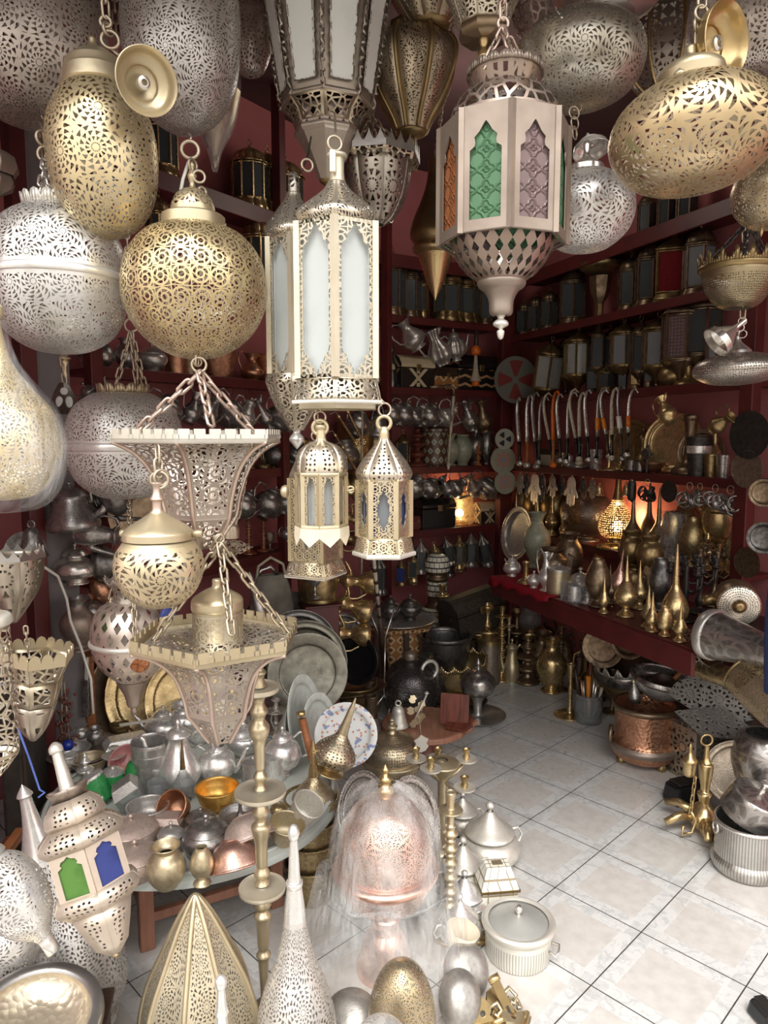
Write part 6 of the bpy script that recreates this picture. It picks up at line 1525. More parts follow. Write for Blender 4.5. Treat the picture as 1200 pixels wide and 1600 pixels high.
row('L',1.89,'{a} on the copper pot shelf, {o}','copper_pot','pot',None,
    [(140,60,dict(a='pewter coffee pot',parts=teapot('tall','pewter'),name='coffee_pot')),(162,54,dict(a='large pewter teapot',parts=teapot('round','pewter'),name='teapot',cat='teapot',wide=.7)),(197,50,dict(a='grey pewter urn',parts=lathe_kind('urn','pewter'),name='urn',cat='urn')),(238,52,dict(a='shiny pewter footed pot',parts=lidded_pot('sugar','steel'),name='sugar_bowl',cat='bowl',wide=1.1)),(276,42,dict(a='plain copper pot',parts=lathe_kind('canister','copper'),wide=1.1)),(297,38,dict(a='dark copper jar',parts=lathe_kind('canister','bronze'),name='jar',cat='jar')),
     (342,46,dict(a='hammered copper bucket',parts=lathe_kind('bucket','copper hammered'),name='bucket',cat='bucket')),(394,46,dict(a='copper jug with handle',parts=ewer('copper'),name='jug',cat='jug',wide=1.3)),(422,44,dict(a='copper pan',parts=lathe_kind('bucket','copper'),name='pan',cat='pan'))],None,off=.10)
lv = ['round','pear','squat','tall','melon']
row('L',1.89,'{a} hanging below the copper pot shelf, {o}','teapot','teapot','pewter teapots hung below the copper pots',
    [(142,62,dict(a='large pewter teapot',tilt=-35)),(168,56,dict(a='pewter teapot',tilt=40)),(262,56,dict(a='dim pewter teapot',tilt=30)),(300,54,dict(a='pewter jug',parts=ewer('pewter'),name='jug',cat='jug',tilt=24)),(327,54,dict(a='round pewter teapot',tilt=46)),(362,56,dict(a='pear-shaped pewter teapot',tilt=52)),(384,52,dict(a='shiny pewter teapot',tilt=30,parts=teapot('pear','steel'))),(410,56,dict(a='leaning tall pewter jug',parts=ewer('pewter',v='tall'),name='jug',cat='jug',tilt=-34)),(440,54,dict(a='pewter teapot with long spout',tilt=38)),(560,52,dict(a='dark pewter teapot',tilt=30)),(590,50,dict(a='pewter tea kettle',parts=teapot('kettle','pewter'),tilt=8))],
    lambda i: teapot(lv[i % 3],'pewter'),off=-.02,drop=50,wide=.88)
row('L',1.63,'small pewter teapot in the second hanging tier, {o}','teapot','teapot','second tier of hung pewter teapots',
    [(322,48,dict(tilt=10)),(372,50,dict(tilt=30)),(428,52,dict(tilt=-20)),(462,50,dict(tilt=40))],lambda i: teapot(lv[(i+1) % 3],'pewter dark'),off=.06,drop=34,wide=.85)
row('L',1.41,'{a} on the left brass vase shelf, {o}','brass_vase','vase',None,
    [(300,52,dict(a='brass candle holder',parts=candlestick('wide','brass'),name='candlestick',cat='candlestick')),(376,44,dict(a='brass beaker vase',parts=lathe_kind('smooth vase','brass dark'))),(392,54,dict(a='brass bulbous bottle',parts=lathe_kind('onion bottle','brass dark'))),(412,50,dict(a='slim brass cone bottle',parts=lathe_kind('bell vase','brass dark'),wide=.6)),(428,60,dict(a='brass urn',parts=lathe_kind('urn','brass dark'))),(445,50,dict(a='narrow brass vase',parts=lathe_kind('bell vase','brass dark'),wide=.7)),(470,48,dict(a='brass jar',parts=lathe_kind('canister','brass dark'))),(556,66,dict(a='large brass mortar',parts=lathe_kind('bucket','brass dark'),name='mortar',cat='mortar',wide=.8)),(585,62,dict(a='tall brass jar',parts=lathe_kind('canister','brass dark'),name='jar',cat='jar'))],
    None,off=.10)
row('L',1.41,'{a} hanging below the brass vase shelf, {o}','teapot','teapot','pewter teapots hung below the brass vases',
    [(128,66,dict(a='dark pewter teapot',tilt=20)),(380,56,dict(a='round pewter teapot with spout down',tilt=42)),(420,60,dict(a='engraved round pewter teapot',tilt=36,parts=teapot('round','pewter engraved'))),(446,44,dict(a='small pewter teapot',tilt=20)),(447,30,dict(a='tiny round pewter pot',label='tiny round pewter pot below the others, left of the domed lantern',drop=100))],
    teapot('round','pewter'),off=-.02,drop=50,wide=.9)
row('L',.93,'{a} on the candlestick shelf, {o}','candlestick','candlestick','slim candlesticks on the left shelf',
    [(389,96,dict(a='tall copper-coloured candlestick',mats={'brass': 'copper'},wide=.7)),(412,66,dict(a='copper-toned candlestick',mats={'brass': 'copper'},wide=.8)),(436,42,dict(a='short brass candlestick')),(446,36,dict(a='thin brass candlestick',wide=.7)),(422,26,dict(a='little dark copper cup',parts=lathe_kind('goblet','copper dull'),name='cup',cat='cup',group='')),(365,40,dict(a='brass candlestick behind the star lamp'))],
    candlestick('stack','brass'),off=.10)
# pestles hanging diagonally and the brass coffee pots on the post
for i,(px,py,L_,tilt) in enumerate(((543,672,66,-46),(556,668,70,-40),(536,700,62,-44),(548,720,64,-42))):
    p = at(px,py,4.0); s = L_*mpp(p)
    put('pestle',[P('shaft',B().lathe([(.03,.1),(.035,.5),(.03,.9),(.05,.93),(.02,1.0),(0,1.0)],10),'brass'),P('head',B().lathe([(0,0),(.06,.01),(.085,.06),(.05,.1),(.07,.13),(.03,.16)],12),'brass'),P('cord',B().tube([(0,0,.98),(0,.0,1.1),(-.2,.0,1.22)],.008,5),'rope')],p,(0,radians(tilt),wang('L')),s,'brass pestle hanging aslant behind the paired lanterns, %s from top' % ORD[i],'pestle','brass pestles hung aslant',ctr=.5)
row('L',1.20,'{a} behind the small hexagonal lantern, {o}','pewter_pot','pot',None,[(538,46,dict(a='round pewter kettle lid',parts=lathe_kind('round pot','pewter'),drop=-66)),(556,40,dict(a='tarnished brass pot',parts=lathe_kind('round pot','brass dark'),drop=-20))],None,off=.05)
dl = [(548,770,-70,44),(552,812,-64,42),(547,842,-74,44),(556,908,-84,62),(548,946,-66,62),(545,990,-84,62)]
for i,(px,py,tilt,h) in enumerate(dl):
    p = at(px,py,3.72-.02*i); s = h*mpp(p)*1.15
    r = put('coffee_pot',dallah('brass' if i > 2 else 'brass dark'),p,(0,radians(tilt),radians(10)),s,'brass dallah coffee pot hung sideways on a cord, %s from the top' % ORD[i],'coffee pot','brass coffee pots strung down a cord',ctr=.45)
p0,p1 = at(556,640,3.86),at(552,1015,3.80)
put('twine',[P('twine',B().tube([at(566,640,3.80),at(566,800,3.76),at(564,1010,3.70)],.005,6),'rope')],(0,0,0),label='thin cord carrying the sideways brass coffee pots',cat='cord')
# hung teapots at the left end post
he = [(112,795,76,-4,'kettle','pewter','big dull pewter kettle hanging by its handle at the left post'),(150,835,66,96,'tall','pewter','pewter pot with orange band hung on its side'),(180,775,64,70,'round','pewter dark','dark teapot hanging beside the big kettle'),(118,884,62,0,'squat','nickel','shiny squat silver teapot with flared lid'),(168,880,62,88,'pear','pewter dark','dark teapot on its side behind the shiny squat one'),(160,920,44,60,'round','copper','small coppery teapot in the left hanging cluster')]
for i,(px,py,h,tilt,v,mt,lab) in enumerate(he):
    p = at(px,py,2.62+.03*i); s = h*mpp(p)*1.12
    r = put('teapot',teapot(v,mt),p,(0,radians(tilt),radians(8)),s,lab,'teapot',ctr=.4)
    inv = (Matrix.Translation(r.location) @ r.rotation_euler.to_matrix().to_4x4() @ Matrix.Scale(s,4)).inverted()
    link_part(P('hook',B().tube([inv @ (p+Vector((.0,.03,.03))),inv @ (p+Vector((0,.07,.11))),inv @ (p+Vector((.02,.10,.16)))],.002/s,5),'iron'),r)
p = at(122,970,2.6); put('urn',lathe_kind('urn','pewter',mats=(('body','copper dull'),)),p,(0,0,0),84*mpp(p),'tarnished round-bellied vase hanging beneath the shiny squat teapot','vase',ctr=.55)
p = at(148,960,2.75); put('teapot',teapot('round','pewter'),p,(0,radians(100),.2),52*mpp(p),'small grey teapot hung mouth-down beside the tarnished vase','teapot',ctr=.5)
p = at(200,1005,2.9); put('ewer',ewer('pewter',v='tall'),p,(0,radians(-100),.2),70*mpp(p),'grey ewer hung sideways behind the rosy tin lamp','ewer',ctr=.5)
p = at(74,1052,2.75); 
put('power_cable',[P('power_cable',B().tube([at(*q) for q in ((60,880,2.3),(90,900,2.4),(104,935,2.45),(110,970,2.45),(126,1010,2.5),(142,1060,2.5),(146,1115,2.5))],.005,7),'cable')],(0,0,0),label='pale power cable running down behind the hanging teapots',cat='cable')
# ------------------------------------------------------------------ the low round table and what is piled on it
TZ = .36; TC = Vector((-.66,2.36)); TR = .485
parts = [P('top',B().lathe([(0,-.03),(TR-.02,-.03),(TR,-.02),(TR+.004,.0),(TR,.012),None,(TR-.015,.012),(TR-.022,.0),(0,.0)],64,k=2),'pale ceramic')]
for q in range(4):
    a = pi/4+pi/2*q; x,y = .30*cos(a),.30*sin(a)
    parts.append(P('leg',B().box((x,y,(TZ-.03)/2-TZ),(.045,.045,TZ-.03),RZ(0)),'table wood',bevel=.004))
for z in (-.12,-.26):
    parts.append(P('stretcher',B().box((0,-.212,z),(.42,.025,.03)).box((0,.212,z),(.42,.025,.03)).box((-.212,0,z),(.025,.42,.03)).box((.212,0,z),(.025,.42,.03)),'table wood',bevel=.003))
put('low_table',parts,(TC.x,TC.y,TZ),(0,0,.5),1,'low round table with pale rim and brown legs, heaped with tea ware','table')
def tb(px,py,hpx,pt,name,label,cat,z=TZ+.001,k=1.12,wide=1.0,rot=(0,0,0),mats=None,group=None,ctr=None,lift=0.0):
    """Stand a ware on a level surface: (px, py) is the pixel where its foot touches."""
    p = on_z(px,py,z); s = hpx*mpp(p)*k
    return put(name,pt,p+Vector((0,0,lift)),tuple(radians(v) for v in rot),(s*wide,s*wide,s),label,cat,group,mats,ctr=ctr)
fl = lambda *a,**k: tb(*a,**{'z': .0015,**k})
L = lathe_kind
metal('golden',(.86,.52,.14),.35,(.6,.32,.06),.25,ns=5.0)
T_ = [
 (340,1222,66,teapot('round','silver'),'teapot','big shiny silver teapot in the middle of the table, behind the golden bowl','teapot',dict(wide=.92)),
 (281,1236,104,teapot('pear','silver'),'teapot','tall pear-shaped silver teapot left of the big shiny one','teapot',dict(rot=(0,0,195),wide=.72)),
 (256,1152,50,teapot('squat','silver'),'teapot','squat silver teapot at the back left under the pale rod','teapot',dict(rot=(0,0,180))),
 (289,1150,46,L('round pot','silver'),'cup','round engraved silver cup at the back of the table','cup',{}),
 (313,1160,30,L('bowl','silver'),'bowl','little silver bowl just behind the big teapot','bowl',dict(wide=.6)),
 (381,1182,60,lidded_pot('sugar','silver'),'sugar_bowl','silver covered pot behind the tall brass stand','pot',dict(wide=1.1)),
 (396,1228,44,L('canister','steel'),'canister','dull silver canister left of the brass stand','tin',{}),
 (428,1216,40,L('canister','silver'),'canister','round embossed silver box right of the brass stand','tin',dict(wide=1.2)),
 (442,1208,70,teapot('round','silver'),'teapot','silver teapot on a pot at the right end of the table','teapot',dict(rot=(0,0,200),wide=.85)),
 (450,1152,46,teapot('pear','tin white'),'teapot','whitish silver teapot at the back right of the table','teapot',dict(wide=.8)),
 (432,1146,52,candlestick('wide','tin white'),'candle_cup','whitish candle cup right of the tall brass stand','candlestick',dict(wide=1.2)),
 (398,1158,50,candlestick('wide','tin white'),'candle_cup','whitish candle cup just left of the tall brass stand','candlestick',dict(wide=1.2)),
 (340,1264,32,L('bowl','golden'),'bowl','bright golden bowl in the middle of the table','bowl',dict(wide=.78)),
 (287,1280,36,L('bowl','copper'),'bowl','small copper bowl tipped on its side','bowl',dict(wide=.5,rot=(50,-20,0),lift=.03)),
 (287,1250,88,L('spire bottle','jar glass',mats=(('spire','brass dark'),)),'decanter','greenish glass decanter with long brass neck','bottle',dict(wide=1.1)),
 (246,1266,40,L('tumbler','jar glass',14,8),'tumbler','clear faceted glass tumbler lying near the glass decanter','glass',dict(wide=1.0)),
 (263,1302,28,small_box('copper dusty',1.4,1.1,'copper dusty'),'box','dull coppery little box before the copper bowl','box',{}),
 (314,1296,34,lidded_pot('straight','pewter'),'lidded_pot','flat pewter pot with acorn knob','pot',dict(wide=1.1)),
 (323,1332,58,lidded_pot('belly','pewter'),'lidded_pot','large dark pewter covered bowl in front of the acorn-knob pot','pot',dict(wide=1.02)),
 (376,1300,44,L('funnel','pewter'),'funnel','upturned pewter funnel beside the brass stand','funnel',{}),
 (374,1286,16,L('bowl','pewter'),'bowl','shallow pewter dish behind the funnel','bowl',dict(wide=1.4)),
 (268,1330,46,lidded_pot('straight','steel'),'lidded_pot','grey lidded pot with small ring knob','pot',dict(wide=.72)),
 (261,1384,60,L('round pot','brass pale'),'vase','wide-bellied pale brass vase with open mouth at the front rim','vase',dict(wide=.84)),
 (316,1380,54,L('egg vase','brass pale'),'vase','pale brass cup-shaped pot at the table rim','pot',dict(wide=1.15)),
 (366,1358,36,L('bowl','copper rose'),'bowl','overturned copper bowl under another at the front rim','bowl',dict(wide=.85,rot=(158,-14,0),lift=.05,ctr=.5)),
 (386,1336,34,L('bowl','copper dusty'),'bowl','upper of two overturned copper bowls at the front rim','bowl',dict(wide=.9,rot=(152,-24,0),lift=.085,ctr=.5)),
 (206,1322,52,lidded_pot('flat','copper dusty'),'lidded_pot','broad dull copper pot with flat lid at the left','pot',dict(wide=.88)),
 (212,1366,56,lidded_pot('flat','copper dusty'),'lidded_pot','rosy copper pot with round knob at the left front','pot',dict(wide=.80)),
 (442,1322,34,L('bowl','brass pale'),'bowl','pale brass oval bowl tipped at the right rim','bowl',dict(wide=.6,rot=(10,14,0),lift=.01)),
 (462,1296,44,L('bowl','tin white'),'leaf_dish','whitish silver leaf dish standing at the right rim','dish',dict(wide=.42,rot=(18,30,0),lift=.02)),
 (436,1290,38,L('censer','brass pale',mats=(('lid','brass pin'),)),'censer','small pierced brass incense burner right of the stand','censer',dict(wide=1.1)),
 (133,1190,20,L('bowl','copper dull'),'bowl','wide dull copper bowl at the back left, holding oddments','bowl',dict(wide=2.1,lift=.0)),
 (117,1188,18,L('bowl','steel'),'bowl','silver saucer bowl in front of the wide copper bowl','bowl',dict(wide=1.0)),
 (108,1212,30,L('goblet','silver'),'cup','silver egg cup next to the white spire','cup',dict(wide=1.4)),
 (141,1208,22,L('bowl','brass pale'),'bowl','pale brass little bowl left of the green jars','bowl',dict(wide=.9)),
 (179,1206,38,candlestick('wide','tin white'),'candle_cup','whitish silver candle cup above the green jars','candlestick',dict(wide=1.7)),
 (203,1206,24,L('bowl','pink ceramic'),'bowl','pink saucer beside the green bottle','bowl',dict(wide=.75,rot=(40,0,0),lift=.02)),
 (216,1232,46,L('smooth vase','green enamel',mats=(('rim','silver'),)),'bottle','green enamelled round bottle with silver foot','bottle',dict(wide=1.05)),
 (160,1254,46,L('canister','green enamel',mats=(('lid','silver'),)),'jar','leaning green jar with silver lid','jar',dict(rot=(0,-24,0),lift=.01)),
 (178,1240,40,L('canister','green enamel',mats=(('lid','silver'),)),'jar','upright green jar with silver lid','jar',{}),
 (237,1232,66,L('tumbler','steel'),'tumbler','tall engraved silver beaker at the back left','cup',dict(wide=1.2)),
 (200,1186,34,small_box('silver',2.2,1.2,'silver'),'trinket_box','long ornate silver trinket box at the back','box',dict(rot=(0,0,30),wide=.8)),
 (188,1160,26,L('tumbler','brass dark'),'cup','small dark brass mug behind the silver trinket box','cup',dict(wide=1.5)),
 (135,1236,56,L('finial stand','silver'),'cruet','slim turned silver cruet beside the dark mirror','cruet',dict(wide=.8)),
 (216,1266,44,small_box('jar glass',1.0,1.0,'steel'),'glass_box','leaning glass and metal box left of the clear tumbler','box',dict(rot=(0,-30,20),wide=.8,lift=.015)),
 (232,1290,30,L('bowl','steel'),'bowl','dark steel dish under the glass tumbler','bowl',dict(wide=.8)),
]
for t in T_: tb(t[0],t[1],t[2],t[3],t[4],t[5],t[6],**t[7])
p = on_z(107,1176,TZ+.03); s = 9*mpp(p)
put('glass_bead',[P('glass_bead',B().lathe([(0,-1),(.7,-.72),(1,0),(.7,.72),(0,1)],18),'blue glass bead')],p+Vector((0,0,.03)),(0,0,0),s,'round cobalt blue glass bead in the wide copper bowl','bead')
for i,(px,py,mt,lab) in enumerate(((150,1160,'pewter','small round pewter cup inside the wide copper bowl'),(128,1156,'steel','embossed silver cup inside the wide copper bowl'))):
    tb(px,py+10,24,L('round pot',mt),'cup',lab,'cup',lift=.02,wide=.9)
p = on_z(228,1150,TZ+.07); k = mpp(p)
put('metal_rod',[P('rod',B().box((0,0,0),(82*k,.008,.012)),'tin white',bevel=.002),P('end_knob',B().lathe([(0,0),(.01,.006),(.006,.02)],10,T3(40*k,0,0)),'tin white')],p+Vector((0,0,.06)),(0,radians(-9),0),1,'long pale flat rod resting across the back teapots','rod')
p = on_z(155,1292,TZ); k = mpp(p); gb = B(); rnd = random.Random(4)
for i in range(60):
    x = rnd.gauss(0,.5)*34*k; y = rnd.gauss(0,.4)*34*k
    r = 5*k*rnd.uniform(.8,1.15); gb.lathe([(0,-r),(r*.7,-r*.7),(r,0),(r*.7,r*.7),(0,r)],8,T3(x,y,.012+.03*max(0,1-(abs(x)+abs(y))/(34*k))),k=2)
put('grape_ornament',[P('grapes',gb,'tin white'),P('leaf_tray',B().lathe([(0,0),(42*k,0),(46*k,.006),(0,.004)],20,rib=.15,ribn=7),'tin white')],p+Vector((0,0,.002)),(0,0,0),1,'whitish metal bunch of grapes on a leaf dish','ornament')
p = on_z(139,1262,TZ); k = mpp(p)
put('hand_mirror',[P('glass',B().lathe([(0,0),(17*k,0),(17*k,.004),(0,.004)],28,RX(radians(55))),'black lacquer'),P('beaded_frame',B().ring(19*k,4*k,RX(radians(-35)),26,6,1.15),'tin white'),P('stud',B().lathe([(0,0),(4*k,0),(4*k,5*k),(0,6*k)],10,T3(0,0,19*k)),'tin white')],p+Vector((0,0,.045)),(0,0,.3),1,'oval dark mirror in a beaded silver frame','mirror')
# three-tier brass stand towering in front of the table
X = at(410,1400,1.78).x; s_ = 1.0
def pz(py,Y=1.78): return at(410,py,Y).z
k = mpp(at(410,1250,1.78))
def turned(y0,y1,pts): z0,z1 = pz(y0),pz(y1); return [(r*k,z0+(z1-z0)*t) for r,t in pts]
col = 'brass pale'
def pan(y,hw): z = pz(y); return B().lathe([(8*k,z-6*k),(hw*.9*k,z-5*k),(hw*k,z),(hw*k,z+4*k),None,(hw*.93*k,z+2*k),(hw*.8*k,z+.5*k),(10*k,z+1*k),(6*k,z+3*k)],30,k=2)
parts = [P('foot',B().lathe([(0,0),(46*k,0),None,(46*k,.012),(30*k,.02),(9*k,.035),(7*k,.06)],30),col),
         P('lower_column',B().lathe([(7*k,.06),(6*k,.10)]+turned(1500,1398,[(9,.0),(12,.08),(7,.16),(9,.22),(10,.45),(12,.62),(14,.70),(8,.78),(14,.84),(12,.92),(7,.98)]),20),col),
         P('lower_tray',pan(1388,37),'brass cream'),
         P('middle_column',B().lathe(turned(1380,1250,[(12,0),(8,.06),(13,.12),(8,.2),(9,.24),(10,.48),(14,.62),(15,.7),(8,.76),(13,.84),(12,.9),(7,.98)]),20),col),
         P('middle_tray',pan(1238,40),'brass cream'),
         P('upper_column',B().lathe(turned(1232,1088,[(11,0),(7,.06),(11,.13),(6,.2),(8,.24),(9,.48),(15,.60),(16,.68),(9,.76),(14,.84),(10,.90),(9,.95),(12,1.0)]),20),col),
         P('top_pan',pan(1076,32),'brass cream'),
         P('candle_stem',B().lathe(turned(1072,1000,[(12,0),(9,.2),(13,.3),(8,.4),(8,.7),(12,.8),(6,.9),(8,1.0)]),18),col)]
put('tiered_stand',parts,(X,1.78,0),(0,0,0),1,'tall turned brass stand with three dishes rising before the table','stand')
# ------------------------------------------------------------------ front middle: copper brazier in plastic and its neighbours
BX = at(602,1400,1.98).x; BY = 1.98; kk = mpp(at(602,1380,BY))
def bz(py): return at(602,py,BY).z
parts = [P('base',B().lathe([(0,0),(46*kk,0),None,(46*kk,.02),(40*kk,.05),(34*kk,.10),(25*kk,bz(1450)-.0)],36),'copper rose'),
         P('stem',B().lathe([(25*kk,bz(1450)),(22*kk,bz(1440)),(24*kk,bz(1432)),(21*kk,bz(1425)),(30*kk,bz(1412))],30),'copper rose'),
         P('bowl',B().lathe([(30*kk,bz(1412)),(58*kk,bz(1400)),(70*kk,bz(1380)),(76*kk,bz(1364))],44),'copper pierced'),
         P('rim',B().lathe([(74*kk,bz(1366)),(82*kk,bz(1360)),(83*kk,bz(1353)),(76*kk,bz(1348)),(70*kk,bz(1350))],44,k=3),'copper rose'),
         P('dome_lid',B().lathe([(72*kk,bz(1352)),(73*kk,bz(1325)),(66*kk,bz(1292)),(48*kk,bz(1262)),(22*kk,bz(1245)),(12*kk,bz(1240))],44),'copper pierced',[P('finial',B().lathe([(13*kk,bz(1240)),(14*kk,bz(1232)),(8*kk,bz(1224)),(10*kk,bz(1216)),(4*kk,bz(1208)),(6*kk,bz(1202)),(0,bz(1194))],18),'brass')])]
put('copper_brazier',parts,(BX,BY,0),(0,0,0),1,'rosy copper brazier with pierced dome lid standing inside clear plastic','brazier')
pb = B(); rings = [(bz(1222),16,12),(bz(1232),34,12),(bz(1248),52,10),(bz(1275),76,6),(bz(1310),86,5),(bz(1350),92,4),(bz(1380),96,8),(.30,106,14),(.16,122,18),(.015,138,22)]
n_ = 72; rnd = random.Random(2); phs = [rnd.uniform(0,6.28) for _ in range(6)]
for (z,r,am) in rings:
    for q in range(n_):
        a = 2*pi*q/n_; w = am*(.5*sin(5*a+phs[0])+.35*sin(9*a+phs[1]+z*3)+.25*sin(17*a+phs[2]-z*5))*.5
        rr = (r+w)*kk; pb.v.append(Vector((rr*cos(a),rr*sin(a)*.86,z+.004*sin(7*a+phs[3]))))
for i in range(len(rings)-1):
    for q in range(n_):
        q1 = (q+1) % n_; pb.face([i*n_+q,i*n_+q1,(i+1)*n_+q1,(i+1)*n_+q])
put('plastic_sheet',[P('plastic_sheet',pb,'plastic film')],(BX,BY,0),(0,0,0),1,'crumpled clear plastic sheet draped over the rosy copper brazier','plastic sheet')
p = on_z(809,1490,0); k = mpp(p)
parts = [P('body',B().lathe([(0,0),(44*k,0),None,(46*k,.004),(48*k,.03),(48*k,.085)],44),'white fluted'),P('rim',B().lathe([(48*k,.08),(52*k,.09),(54*k,.102),(50*k,.11),(44*k,.105)],44),'tin white'),
         P('lid',B().lathe([(46*k,.098),(40*k,.104),(24*k,.112),(10*k,.118),(0,.12)],40),'lid grey',[P('knob',B().lathe([(3*k,.118),(3*k,.126),(6*k,.136),(4*k,.148),(0,.15)],16),'nickel')])]
for s in (-1,1):
    parts.append(P('handle',B().tube([Vector((s*48*k,-.012*1,.05)),Vector((s*58*k,-.02,.045)),Vector((s*60*k,0,.052)),Vector((s*58*k,.02,.055)),Vector((s*48*k,.012,.06))],.004,7,M=RZ(-.5)),'nickel'))
put('lidded_dish',parts,p+Vector((0,.0,.001)),(0,0,0),1.06,'round white and silver fluted dish with lid alone on the tiles','dish')
p = on_z(775,1428,0); k = mpp(p)
put('inlaid_box',[P('body',B().box((0,0,26*k),(56*k,46*k,52*k)),'inlay pearl',bevel=.003),P('lid',B().box((0,0,68*k),(60*k,50*k,32*k),top=(.62,.5)),'inlay pearl',bevel=.003),P('trim',B().box((0,0,52*k),(61*k,51*k,4*k)).box((0,0,2*k),(61*k,51*k,4*k)),'brass dark'),P('lid_diamond',B().box((0,0,84.6*k),(16*k,12*k,1.5*k),RZ(.0)),'brass pale')],p+Vector((0,0,.001)),(0,0,.12),1,'mother-of-pearl casket with sloped lid behind the white dish','box')
for (px,py,h,v,mt,w,lab) in ((764,1350,96,'jar','tin white',.82,'largest pale silver sugar bowl with pointed lid, farthest right'),(722,1300,62,'jar','tin white',.8,'small pale silver sugar bowl behind the tall brass candlestick'),(722,1392,84,'jar','tin white',.8,'pale silver sugar bowl beside the plastic sheet'),(725,1436,76,'jar','silver',.8,'bright silver sugar bowl in front of the pale one'),(718,1470,74,'jar','silver',.8,'nearest silver sugar bowl with spired lid by the plastic')):
    fl(px,py,h,lidded_pot(v,mt,handles=1),'sugar_bowl',lab,'bowl',wide=w,group='silver sugar bowls on the floor',rot=(0,0,25))
fl(702,1462,210,candlestick('stack','brass pale'),'candlestick','tall ringed brass candlestick standing beside the plastic sheet','candlestick',k=1.12,wide=.62)
# five-armed candelabrum and brass fittings
p = on_z(690,1345,0); k = mpp(p)*1.1
parts = [P('base',B().lathe([(0,0),(34*k,0),None,(34*k,4*k),(14*k,12*k),(8*k,20*k)],24),'brass pale'),P('column',B().lathe([(8*k,18*k),(6*k,60*k),(7*k,120*k),(12*k,128*k),(22*k,140*k),(24*k,146*k),(8*k,150*k)],18),'brass pale')]
for q,(r,dz) in enumerate(((38,0),(40,-10),(38,4),(36,8),(42,-18))):
    a = 2*pi*q/5+.2; x,y = r*k*cos(a),r*k*sin(a); z = (142+dz)*k
    parts.append(P('arm',B().tube([(6*k*cos(a),6*k*sin(a),120*k),(x*.6,y*.6,z-14*k),(x,y,z-2*k)],2.4*k,6),'brass pale'))
    parts.append(P('drip_pan',B().lathe([(3*k,-3*k),(14*k,0),(15*k,3*k),None,(12*k,2*k),(3*k,2*k)],18,T3(x,y,z),k=2),'tin white'))
    parts.append(P('candle_socket',B().lathe([(4*k,2*k),(5*k,6*k),(4*k,9*k),(6*k,17*k),None,(4*k,17*k),(3*k,8*k)],14,T3(x,y,z),k=2),'brass'))
put('candelabrum',parts,p,(0,0,.2),1,'pale brass candelabrum with five dished arms right of the brazier','candelabrum')
p = on_z(668,1340,0); k = mpp(p)
put('brass_hardware',[P('plate',B().box((0,0,40*k),(26*k,4*k,80*k)),'brass pale',bevel=.003),P('curl',B().tube([(0,0,78*k),(0,-10*k,92*k),(6*k,-22*k,88*k)],4*k,8),'brass pale'),P('foot',B().box((0,-10*k,3*k),(40*k,40*k,6*k)),'brass pale',bevel=.003)],p,(0,0,-.4),1,'flat brass bracket plate leaning behind the candlestick','bracket')
fl(612,1240,108,[P('foot',B().lathe([(0,0),(.34,0),None,(.34,.04),(.2,.1),(.22,.2)],28),'brass pale'),P('bowl',B().lathe([(.22,.2),(.36,.30),(.38,.42)],32),'brass dots wide'),P('rim',B().lathe([(.38,.42),(.42,.44),(.42,.47),(.37,.48)],36,k=3),'brass pale'),P('dome_lid',B().lathe([(.38,.48),(.37,.60),(.28,.72),(.12,.79),(.06,.80)],40),'brass dots wide'),P('finial',B().lathe([(.07,.79),(.05,.84),(.08,.88),(.03,.93),(.04,.97),(0,1.0)],16),'brass pale')],'brazier','brass brazier with dotted dome lid behind the wrapped copper one','brazier',k=1.15,wide=.92)
for (px,py,d,tx,tz_,mt,lab) in ((566,1262,92,-25,-24,'pewter engraved','oval grey tray with pierced border leaning left of the wrapped brazier'),(644,1280,110,-22,34,'pewter engraved','grey beaded tray leaning at the right behind the plastic')):
    p = at(px,py,2.25 if px < 600 else 2.18); s = d*mpp(p); 
    z = max(p.z,s*.5*cos(radians(22))+.01); p.z = z
    put('oval_tray',plate(mt,'tray'),p,(radians(tx),0,radians(tz_)),(s*.85,s,s*1.2),lab,'tray')
fl(488,1400,40,L('bucket','brass engraved'),'planter','engraved brass planter, lowest of its stack right of the table','planter',wide=1.2,k=1.5)
for i,(z_,lab) in enumerate(((.085,'engraved brass planter in the middle of its stack'),(.16,'engraved brass planter near the top of its stack'),(.235,'topmost engraved brass planter of the stack'))):
    p = on_z(488,1400,0); s = 60*mpp(p); put('planter',L('bucket','brass engraved'),p+Vector((0,0,z_)),(0,0,i),(s*1.2,s*1.2,s),lab,'planter','engraved planters')
p = on_z(492,1400,0); s = 120*mpp(p)
put('onion_lamp',L('spire bottle','brass',mats=(('body','gold mesh wide'),)),p+Vector((0,0,.30)),(0,0,0),(s*1.75,s*1.75,s),'small pierced brass gourd lamp standing in the planter stack','lamp')
p = at(528,1165,2.35); s = 115*mpp(p)
put('onion_lamp',L('spire bottle','brass',mats=(('body','brass dots wide'),('spire','brass pale'))),p,(0,radians(20),0),(s*1.9,s*1.9,s*1.1),'dotted brass gourd lamp leaning against the painted plate','lamp',ctr=.35)
p = at(541,1148,2.55); s = 98*mpp(p)
r = put('painted_plate',plate('inlay painted','deep'),p,(radians(-24),radians(14),radians(-6)),s,'white ceramic plate painted blue and orange, leaning behind the gourd lamp','plate')
p = at(476,1165,2.35); k = mpp(p)
put('rolling_pin',[P('shaft',B().tube([(12*k,0,-52*k),(0,.02,40*k)],6*k,10),'orange wood'),P('ferrule',B().tube([(-.5*k,.02,44*k),(-1.5*k,.022,52*k)],7*k,10),'brass')],p,(0,radians(-6),0),1,'brown wooden stick leaning up from the tableware at right','stick')
